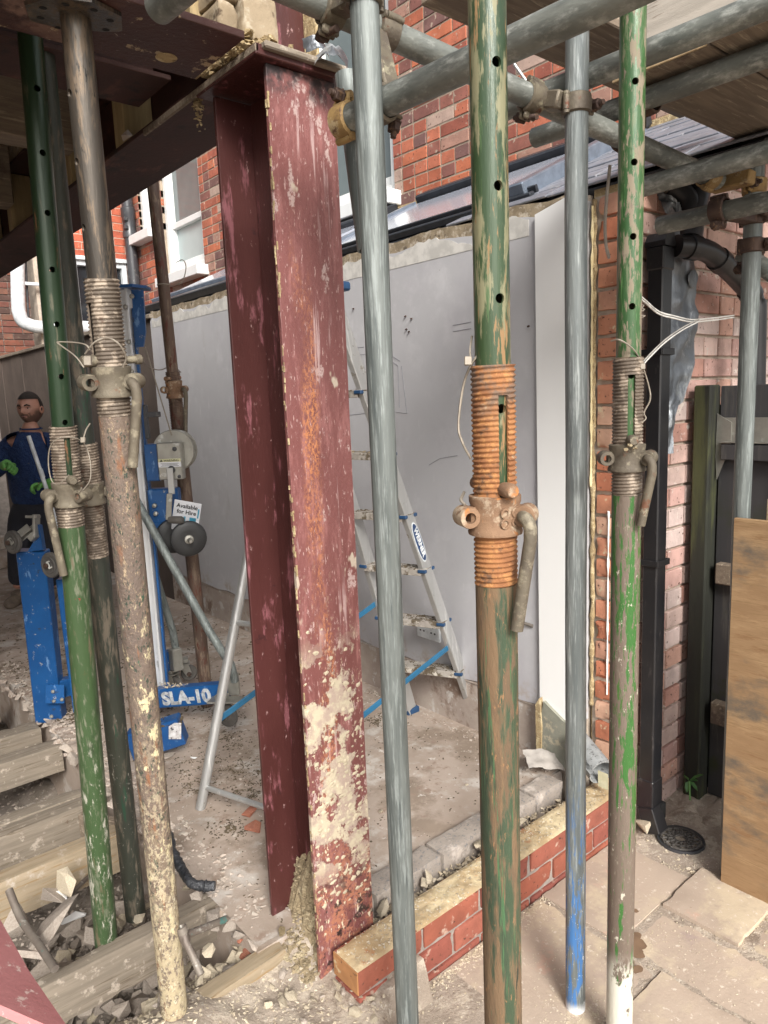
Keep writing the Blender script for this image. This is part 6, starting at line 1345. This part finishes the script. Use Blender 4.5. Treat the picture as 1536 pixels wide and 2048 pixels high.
for (px, py, q, m_, l_, fl, el, y) in ((492, 1858, .040, rock_pale, 'large rounded flat stone left of the column foot', .5, 1.1, 1.72), (434, 1838, .045, rock_grey, 'flat broken slab right behind the copper pipe', .35, 1.3, 1.72), (418, 1900, .022, rock_pale, 'pale angular stone right of the copper pipe', .6, 1.2, 1.6),
        (480, 1882, .010, rock_red, 'small orange-red brick chip on the short plank', .8, 1.1, 1.62), (563, 1862, .014, mortar_y, 'ochre pebble beside the clay heap', .7, 1.4, 1.52), (375, 1778, .026, rock_pale, 'squarish pale stone next to the black membrane', .7, 1.2, 1.95), (350, 1722, .026, rock_grey, 'grey block fragment by the broken floor edge', .7, 1.2, 2.1),
        (278, 1838, .024, rock_pale, 'pale wedge of mortar on the long plank', .5, 1.5, 1.84)):
    p = ony(px, py, y); rubble(p.x, p.y, p.z, q, m_, l_, fl, el, 'lumps of rubble around the copper pipe', .4)
for (px, py, q, l_) in ((498, 1625, .030, 'upper orange brick fragment on the floor left of the maroon column'), (508, 1655, .032, 'lower orange brick fragment on the floor left of the maroon column')):
    p = onz(px, py, .155); rubble(p.x, p.y, p.z, q, rock_red, l_, .5, 1.4, 'brick fragments on the floor', .3)
for i in range(26):
    x = rnd.uniform(1.08, 1.95); q = rnd.choice((.012, .018, .024, .03)); rubble(x, 1.406+rnd.uniform(-.02, .02), .125+rnd.uniform(-.03, .03), q, rnd.choice((rock_pale, rock_pale, rock_grey)), 'stone in the gap behind the low wall', grp='stones in the wall cavity')
for i in range(46):
    x = rnd.uniform(.70, .98); y = rnd.uniform(1.08, 1.48); q = rnd.choice((.007, .009, .012, .016)); rubble(x, y, hgt(x, y)+q*.3, q, rnd.choice((rock_pale, rock_pale, rock_grey)), 'stone near the maroon column foot', grp='stones at the column foot')
for (px, py, q) in ((1470, 1780, .025), (1452, 1752, .016), (1497, 1795, .009)):
    p = onz(px, py, .01); rubble(p.x, p.y, p.z, q, rock_pale, {.025: 'long pale stone on the paving beside the plywood', .016: 'reddish pale chip by the foot of the plywood', .009: 'tiny pale stone under the plywood edge'}[q], .5, 1.9 if q == .025 else 1.2, 'stones by the plywood', .3)
p = onz(1295, 1665, .05); rubble(2.155, 1.2, .04, .045, rock_pale, 'sandy mortar lump at the foot of the downpipe', .8, 1.0, 'stones by the plywood', .3)
for i in range(40):
    x = rnd.uniform(.86, 2.05); y = rnd.uniform(1.56, 3.4); q = rnd.choice((.006, .008, .011)); rubble(x, y, .145, q, rnd.choice((rock_grey, rock_pale, rock_grey)), 'loose chip lying on the dusty concrete floor', grp='chips on the floor', tilt=.3)
# heap of clay in the column foot
cl = MB(); vs = []; nn_ = 36
for j in range(nn_+1):
    for i in range(nn_+1):
        x = .84+.15*i/nn_; y = 1.4025+.20*j/nn_; a, b_ = (x-.985)/.11, (y-1.5)/.14
        base_ = .36*max(0, 1-(abs(a)**1.0)*1.05-abs(b_)*.25)
        h = max(hgt(x, y)-.01, base_+.028*noise.noise(Vector((x*32, y*32, 3)))+.018*noise.noise(Vector((x*90, y*90, 1)))); vs.append((x+.012*noise.noise(Vector((x*40, y*40, 8))), y, h))
k = nn_+1; cl.add(vs, [(j*k+i, j*k+i+1, (j+1)*k+i+1, (j+1)*k+i) for j in range(nn_) for i in range(nn_)])
hp = cl.build('clay_heap', clay, None, smooth=50); tag(hp, 'crumbly yellowish clay heaped inside the maroon column foot', 'clay heap')
r = random.Random(3)
grit('clay_lumps', [(.985-abs(r.gauss(0, .05)), r.uniform(1.40, 1.6), 0, r.uniform(.004, .014)) for _ in range(0)]+[(x, y, max(hgt(x, y), .36*max(0, 1-(abs((x-.985)/.11)**1.0)*1.05-abs((y-1.5)/.14)*.25)), q) for x, y, q in [(r.uniform(.86, .982), r.uniform(1.405, 1.595), r.uniform(.004, .013)) for _ in range(420)]], clay, '', '', hp)
# gravel and grit
G = []
for _ in range(5200):
    x = r.uniform(.25, .99); y = r.uniform(.75, 1.80)
    if x > .9 and 1.25 < y: continue
    G.append((x, y, hgt(x, y), r.uniform(.0012, .0065)*(1 if r.random() < .85 else 1.7)))
grit('loose_grit', G, rock_pale, 'loose pale grit strewn over the dust below the column', 'grit')
grit('pit_grit', [(x, y, hgt(x, y), q) for x, y, q in [(r.uniform(.2, .86), r.uniform(1.83, 2.4), r.uniform(.003, .012)) for _ in range(2600)]+[(r.uniform(.2, .86), r.uniform(2.4, 4.2), r.uniform(.004, .014)) for _ in range(1800)]], rock_grey, 'grey rubble grit in the pit under the floor joists', 'grit')
G = [(r.uniform(.95, 2.25), r.uniform(.45, 1.25), .0, r.uniform(.0008, .0032)) for _ in range(3800)]+[(r.gauss(1.34, .05), r.gauss(.92, .035), .0, r.uniform(.0012, .004)) for _ in range(420)]+[(r.uniform(.96, 2.1), 1.255-abs(r.gauss(0, .02)), .0, r.uniform(.0012, .005)) for _ in range(1300)]+[(r.gauss(1.44, .06), r.gauss(.72, .05), .0, r.uniform(.0012, .005)) for _ in range(500)]+[(r.gauss(2.06, .05), r.gauss(.9, .12), .0, r.uniform(.0012, .007)) for _ in range(420)]
grit('paving_grit', G, rock_pale, 'sandy crumbs scattered on the paving slabs', 'grit')
G = [(r.uniform(.94, 2.1), r.uniform(1.27, 1.36), .168, r.uniform(.001, .004)) for _ in range(900)]
grit('mortar_crumbs', G, rock_pale, '', '', lw)
grit('cavity_crumbs', [(r.uniform(1.08, 2.0), r.uniform(1.37, 1.447), .085+r.uniform(0, .03), r.uniform(.003, .010)) for _ in range(900)], rock_pale, 'crumbs filling the gap behind the low brick wall', 'grit')
# brown dirt crumbs on the room floor: dense patches and scattered specks
G = []; patches = [(1.10, 2.55, .13), (1.22, 2.40, .10), (1.16, 2.22, .08), (1.05, 2.38, .08), (1.32, 2.65, .10), (1.30, 2.28, .06), (1.16, 1.93, .05), (1.22, 1.80, .035), (1.24, 1.72, .03), (1.42, 2.9, .12), (.92, 3.4, .1), (1.9, 2.35, .06), (1.75, 2.5, .07), (.95, 4.2, .22), (1.1, 5.0, .3), (.95, 2.9, .12), (1.0, 2.05, .06), (1.5, 2.2, .12), (1.3, 3.3, .2)]
for _ in range(13000):
    if r.random() < .74: cx, cy, sg_ = r.choice(patches); x, y = r.gauss(cx, sg_*.5), r.gauss(cy, sg_*.6)
    else: x, y = r.uniform(.85, 2.08), r.uniform(1.56, 4.6)
    if x < .82 or x > 2.1 or y < 1.55: continue
    if noise.noise(Vector((x*26, y*26, 0))) < -.02 and r.random() < .85: continue
    G.append((x, y, flr(x, y), r.uniform(.0012, .0062)*(1 if y < 3 else 1.8)))
grit('dirt_clods', G, dirt, 'brown dirt clods scattered over the dusty concrete floor', 'dirt')
G = [(r.uniform(.82, 2.08), r.uniform(1.54, 4.8), .141, r.uniform(.0008, .0045)) for _ in range(4200)]+[(2.07+r.uniform(-.03, .03), r.uniform(1.55, 5), .141, r.uniform(.002, .010)) for _ in range(500)]+[(r.uniform(.80, .92), r.uniform(1.6, 4.5), .142, r.uniform(.002, .014)) for _ in range(1000)]
grit('floor_grit', G, rock_grey, 'pale grit scattered over the dusty concrete floor', 'grit')
gb = [(1.02+.0*i, 2.66, .15) for i in range(1)]
for (px, py, q, m_, l_) in ((305, 1495, .035, rock_grey, 'grey board fragment under the blue lift base'), (330, 1512, .03, rock_grey, 'flat grey chip on the floor under the blue lift base'), (387, 1515, .014, white_board, 'tiny white plaster chip on the dirty floor')):
    p = onz(px, py, .15); rubble(p.x, p.y, p.z, q, m_, l_, .3, 1.7, 'fragments on the floor', .2)
# damaged lip of the floor slab
for i in range(44):
    y = 1.56+i*.062; q = rnd.uniform(.016, .04); rubble(.80+rnd.uniform(-.02, .015), y+rnd.uniform(-.02, .02), .125, q, rnd.choice((rock_grey, concrete)), 'chunk on the torn floor edge', grp='chunks along the floor edge')

# ------------------------------------------------------------------ dark boarding beyond the plaster
bd = thing('dark_boarding', 'dark brown upright boards closing the far end of the room wall', 'boarding', (2.13, 7, 0))
y = 4.96; i = 0
while y < 9.5:
    w_ = .42; put_box('board', (2.135+(.006 if i % 2 else 0), y+w_/2, 1.14+rnd.uniform(-.012, .012)), (.02, w_-.006, 2.05), simple('dark_brown_boarding', (.10, .075, .062), .85, sc=3, bump=.3) if 'dark_brown_boarding' not in bpy.data.materials else bpy.data.materials['dark_brown_boarding'], bd, .002); y += w_; i += 1
MB().box((2.20, 7.2, 2.17), (.2, 4.6, .03), None, .004).build('coping', timber, bd)
MB().box((2.3, 7.0, 1.05), (.2, 4.5, 2.1)).build('backing', lime_grey, bd)
for i, (x0, y0, z0, w_, d_, h_) in enumerate(((.2, 7.2, .14, 1.5, .35, .12), (.1, 7.55, .14, 1.5, .4, .25))):
    tag(MB().box((x0+w_/2, y0+d_/2, z0+h_/2), (w_, d_, h_), None, .01).build('concrete_step', concrete, None, loc=(x0+w_/2, y0+d_/2, z0)), ('low dusty concrete step behind the man', 'upper dusty concrete step behind the man')[i], 'step', 'steps behind the man')

# ------------------------------------------------------------------ the man
def skin_mesh(verts, edges, radii, root=0, sub=2):
    me = bpy.data.meshes.new('tmp'); me.from_pydata([tuple(v) for v in verts], edges, []); ob = bpy.data.objects.new('tmp', me); COL.objects.link(ob)
    ob.modifiers.new('k', 'SKIN'); 
    for i, rr_ in enumerate(radii): me.skin_vertices[0].data[i].radius = rr_ if isinstance(rr_, tuple) else (rr_, rr_); me.skin_vertices[0].data[i].use_root = (i == root)
    ob.modifiers[0].use_smooth_shade = True; sm_ = ob.modifiers.new('s', 'SUBSURF'); sm_.levels = sub; sm_.render_levels = sub
    bpy.context.view_layer.update(); em = bpy.data.meshes.new_from_object(ob.evaluated_get(bpy.context.evaluated_depsgraph_get()))
    vs = [v.co.copy() for v in em.vertices]; fs = [tuple(p.vertices) for p in em.polygons]; bpy.data.objects.remove(ob); bpy.data.meshes.remove(em); return vs, fs
MD = 5.28
def j(px, py, d=0): return at(px, py, MD+d)
man = thing('person', 'bearded man in navy sweatshirt and green gloves holding a white pole', 'person', onz(70, 1200, .14))
fc = (Vector((-.24, -.97, 0)).normalized()*.86+(-RT)*.42).normalized(); fc.z = 0; fc.normalize(); fl_ = ZZ.cross(fc)      # face forward, its left
neck = j(63, 862); chest = j(60, 905, .02); waist = j(60, 975, .03); pel = j(62, 1015, .04)
shR, shL = j(20, 884, .0), j(106, 880, .06); elR, elL = j(-14, 945, -.05), j(122, 948, .05); haR, haL = j(12, 930, -.25), j(98, 968, -.22)
hipR, hipL = j(42, 1035, .04), j(82, 1035, .04); knR, knL = j(38, 1110, .0), j(92, 1112, .05); anR, anL = j(35, 1178, .08), j(103, 1182, .14)
Vv = [pel, waist, chest, neck, shR, elR, haR, shL, elL, haL, hipR, knR, anR, hipL, knL, anL, j(60, 838)]
Ee = [(0, 1), (1, 2), (2, 3), (2, 4), (4, 5), (5, 6), (2, 7), (7, 8), (8, 9), (0, 10), (10, 11), (11, 12), (0, 13), (13, 14), (14, 15), (3, 16)]
vs, fs = skin_mesh(Vv, Ee, [(.10, .08), (.10, .08), (.12, .09), .072, .05, .032, .026, .05, .032, .026, .06, .045, .035, .06, .045, .035, .06])
bm_ = MB(); bm_.add(vs, fs)
# head
hc = j(60, 817)
def head_pt(d):
    x, y, z = d      # left, forward, up
    rx, ry, rz = .082, .102, .120
    if z < 0: rx *= 1-.26*(-z)**1.5; ry *= 1-.05*(-z)
    p = Vector((x*rx, y*ry, z*rz))
    if y > 0:
        g = lambda cx, cz, sx, sz: math.exp(-((x-cx)/sx)**2-((z-cz)/sz)**2)*y
        p.y += .026*g(0, -.22, .13, .16)+.012*g(0, .0, .10, .25)+.008*g(0, .20, .55, .09)-.017*g(.38, .04, .20, .12)-.017*g(-.38, .04, .20, .12)+.006*g(.38, .0, .12, .05)+.006*g(-.38, .0, .12, .05)+.010*g(0, -.56, .28, .10)-.005*g(0, -.47, .3, .03)+.012*g(0, -.85, .3, .16)+.005*g(.5, -.25, .2, .2)+.005*g(-.5, -.25, .2, .2)
    return p
def head_shell(scale=1., keep=None, seg=44):
    # rings of points round the skull
    vs = []; fs = []
    for a in range(seg//2+1):
        t = PI*a/(seg//2)
        for b_ in range(seg): f = 2*PI*b_/seg; vs.append((math.sin(t)*math.sin(f), math.sin(t)*math.cos(f), math.cos(t)))
    P = []
    for d in vs: p = head_pt(d)*scale; P.append(hc+fl_*p.x+fc*p.y+ZZ*p.z)
    for a in range(seg//2):
        for b_ in range(seg):
            q = (a*seg+b_, (a+1)*seg+b_, (a+1)*seg+(b_+1) % seg, a*seg+(b_+1) % seg)
            c = Vector([sum(vs[i][k] for i in q)/4 for k in range(3)])
            if keep is None or keep(c): fs.append(q)
    return P, fs
def whisker(c):
    n_ = noise.noise(Vector((c.x*9, c.y*9, c.z*9)))*.18
    sm_ = lambda a, b_, v: max(0., min(1., (v-a)/(b_-a)))
    jaw = sm_(-.28, -.46, c.z+n_)*sm_(-.45, -.1, c.y); side = sm_(.52, .74, abs(c.x)+n_)*sm_(.05, -.2, c.z)*sm_(-.3, -.05, c.y)*sm_(.75, .45, c.y)
    mo = sm_(.42, .30, abs(c.x))*sm_(-.30, -.36, c.z)*sm_(-.45, -.41, c.z)*sm_(.3, .5, c.y); lips = sm_(.26, .18, abs(c.x))*sm_(-.42, -.45, c.z)*sm_(-.56, -.52, c.z)*sm_(.4, .6, c.y)
    cheek = .25*sm_(.2, -.3, c.z)*sm_(.3, .6, abs(c.x)); return max(0., max(jaw, side, mo, cheek)-lips)*.9+.0001
P_, f_ = head_shell(seg=72); 
for q in f_:
    c = sum((P_[i] for i in q), Vector())/4-hc; bm_.t = whisker(Vector((c.dot(fl_)/.078, c.dot(fc)/.10, c.z/.124))); n0 = len(bm_.v)
    bm_.f.append([i for i in q]); bm_.mi.append(0); bm_.tone.append(bm_.t)
off_ = len(bm_.v); nq = len(f_); bm_.v += P_
for k_ in range(len(bm_.f)-nq, len(bm_.f)): bm_.f[k_] = [i+off_ for i in bm_.f[k_]]
bm_.t = 0.
for s_ in (-1, 1): bm_.lathe(hc+fl_*s_*.074+fc*-.008+ZZ*-.012, fl_*s_, [(0, 0), (.024, .0), (.030, .008), (.026, .014), (.012, .010), (0, .006)], 14)
def hand(mb, w_, dirv, grip, side=1, g=1.0):
    "palm and five fingers curled towards grip"
    dirv = dirv.normalized(); grip = (grip-dirv*grip.dot(dirv)).normalized(); sd = dirv.cross(grip)*side
    V_ = [w_, w_+dirv*.045, w_+dirv*.075]; E_ = [(0, 1), (1, 2)]; R_ = [(.030*g, .024*g), (.040*g, .020*g), (.038*g, .018*g)]; a, b__ = skin_mesh(V_, E_, R_); mb.add(a, b__)
    for k, ln in enumerate((.034, .040, .038, .030)):
        o = w_+dirv*.080+sd*(-.030+.020*k); P = [o-dirv*.02, o, o+dirv*ln*.75+grip*.012, o+dirv*ln*.9+grip*.038, o+dirv*ln*.45+grip*.055]; a, b__ = skin_mesh(P, [(0, 1), (1, 2), (2, 3), (3, 4)], [.0105*g, .0105*g, .010*g, .0095*g, .008*g]); mb.add(a, b__)
    o = w_+dirv*.02-sd*.032; P = [o, o+dirv*.022-sd*.016+grip*.012, o+dirv*.045-sd*.010+grip*.034, o+dirv*.055+sd*.006+grip*.048]; a, b__ = skin_mesh(P, [(0, 1), (1, 2), (2, 3)], [.013*g, .0125*g, .011*g, .009*g]); mb.add(a, b__)
hand(bm_, haR, RT*.8-FW*.5-UP*.1, UP*-.6-FW*.4, 1, .9); hand(bm_, haL, -RT*.8-FW*.3-UP*.1, -FW*.2-UP*.8, -1, .9)
body = bm_.build('body', skin, man, smooth=80)
gm = MB(); hand(gm, haR, RT*.8-FW*.5-UP*.1, UP*-.6-FW*.4, 1, 1.18); gm.tube([haR-(haR-elR).normalized()*.03, haR+(haR-elR).normalized()*.02], .036, 14); gm.build('glove', glove_m, man, smooth=80)
gm = MB(); hand(gm, haL, -RT*.8-FW*.3-UP*.1, -FW*.2-UP*.8, -1, 1.18); gm.tube([haL-(haL-elL).normalized()*.03, haL+(haL-elL).normalized()*.02], .036, 14); gm.build('glove', glove_m, man, smooth=80)
# sweatshirt
wr = lambda a, b_, t: a+(b_-a)*t
V2 = [j(61, 1026, .03), j(60, 965, .02), chest, j(62, 868, .01), shR+Vector((0, 0, -.015)), elR, wr(elR, haR, .86), shL+Vector((0, 0, -.015)), elL, wr(elL, haL, .86), j(38, 882, .01), j(88, 882, .03)]
vs, fs = skin_mesh(V2, [(0, 1), (1, 2), (2, 3), (2, 10), (10, 4), (4, 5), (5, 6), (2, 11), (11, 7), (7, 8), (8, 9)], [(.165, .13), (.165, .13), (.19, .145), (.080, .080), .085, .064, .046, .085, .064, .046, .098, .098])
sw = MB().add(vs, fs).build('sweatshirt', sweater, man, smooth=80)
MB().lathe(j(62, 857, .0), (UP*.96-FW*.2), [(.064, -.006), (.078, -.004), (.078, .004), (.070, .006), (.070, -.006)], 28).build('collar', sweater, sw, smooth=60)
vs, fs = skin_mesh([j(61, 1000, .03), j(62, 1028, .04), hipR, knR, wr(knR, anR, .9), hipL, knL, wr(knL, anL, .9)], [(0, 1), (1, 2), (2, 3), (3, 4), (1, 5), (5, 6), (6, 7)], [(.155, .125), (.155, .13), .11, .085, .07, .11, .085, .07])
MB().add(vs, fs).build('trousers', trouser, man, smooth=80)
for a_ in (anR, anL):
    g0 = Vector((a_.x, a_.y, .185)); vs, fs = skin_mesh([g0+ZZ*.07, g0-ZZ*.0, g0+fc*.10-ZZ*.012, g0+fc*.17-ZZ*.02], [(0, 1), (1, 2), (2, 3)], [.055, .055, (.05, .04), (.042, .03)])
    MB().add(vs, fs).build('boot', boot_m, man, smooth=80)
P_, f_ = head_shell(1.045, lambda c: (c.z > .52 and c.y < .95) or (c.y < .12 and c.z > -.15) or (c.y < -.35 and c.z > -.5)); MB().add(P_, f_).build('hair', hairm, man, smooth=80)
def facept(x, z, out=0): 
    y = math.sqrt(max(0, 1-x*x-z*z)); p = head_pt((x, y, z)); return hc+fl_*p.x+fc*(p.y+out)+ZZ*p.z
for s_ in (-1, 1):
    ey = MB().lathe(facept(.38*s_, .035, -.004), fc, [(0, -.012), (.009, -.008), (.0105, 0), (.008, .006), (0, .009)], 12).build('eye', eyew, man, smooth=60); MB().lathe(facept(.38*s_, .035, .0045), fc, [(0, .001), (.0055, .0008), (.0055, -.002)], 10).build('iris', dark, ey)
    MB().tube([facept(.22*s_, .06, .005), facept(.38*s_, .10, .008), facept(.55*s_, .05, .004)], .004, 8, True, [.002, .0042, .002]).build('eyelid', skin, man)
    MB().tube([facept(.18*s_, .17, .002), facept(.38*s_, .23, .004), facept(.60*s_, .16, .003)], .006, 8, True, [.0045, .0055, .003]).build('eyebrow', hairm, man)
mm = MB().tube([facept(-.22, -.49, .001), facept(0, -.46, .003), facept(.25, -.48, .002)], .005, 8, True, [.002, .0065, .002]); mm.build('mouth', lip, man)
MB().tube([facept(-.18, -.50, .004), facept(0, -.505, .006), facept(.18, -.50, .004)], .004, 8, True, [.001, .0045, .001]).build('mouth_opening', dark, man)
pole = MB().tube([j(57, 872, -.30), j(92, 975, -.28), j(122, 1078, -.26)], .0145, 12).build('white_pole', upvc, None, smooth=50)
tag(pole, 'white plastic pole held in the gloved hand of the man', 'pole')
MB().lathe(j(80, 938, -.285), (j(92, 975, -.28)-j(57, 872, -.30)), [(.0145, 0), (.0165, .004), (.0165, .06), (.0145, .064)], 12).build('pole_joint', upvc, pole, smooth=40)
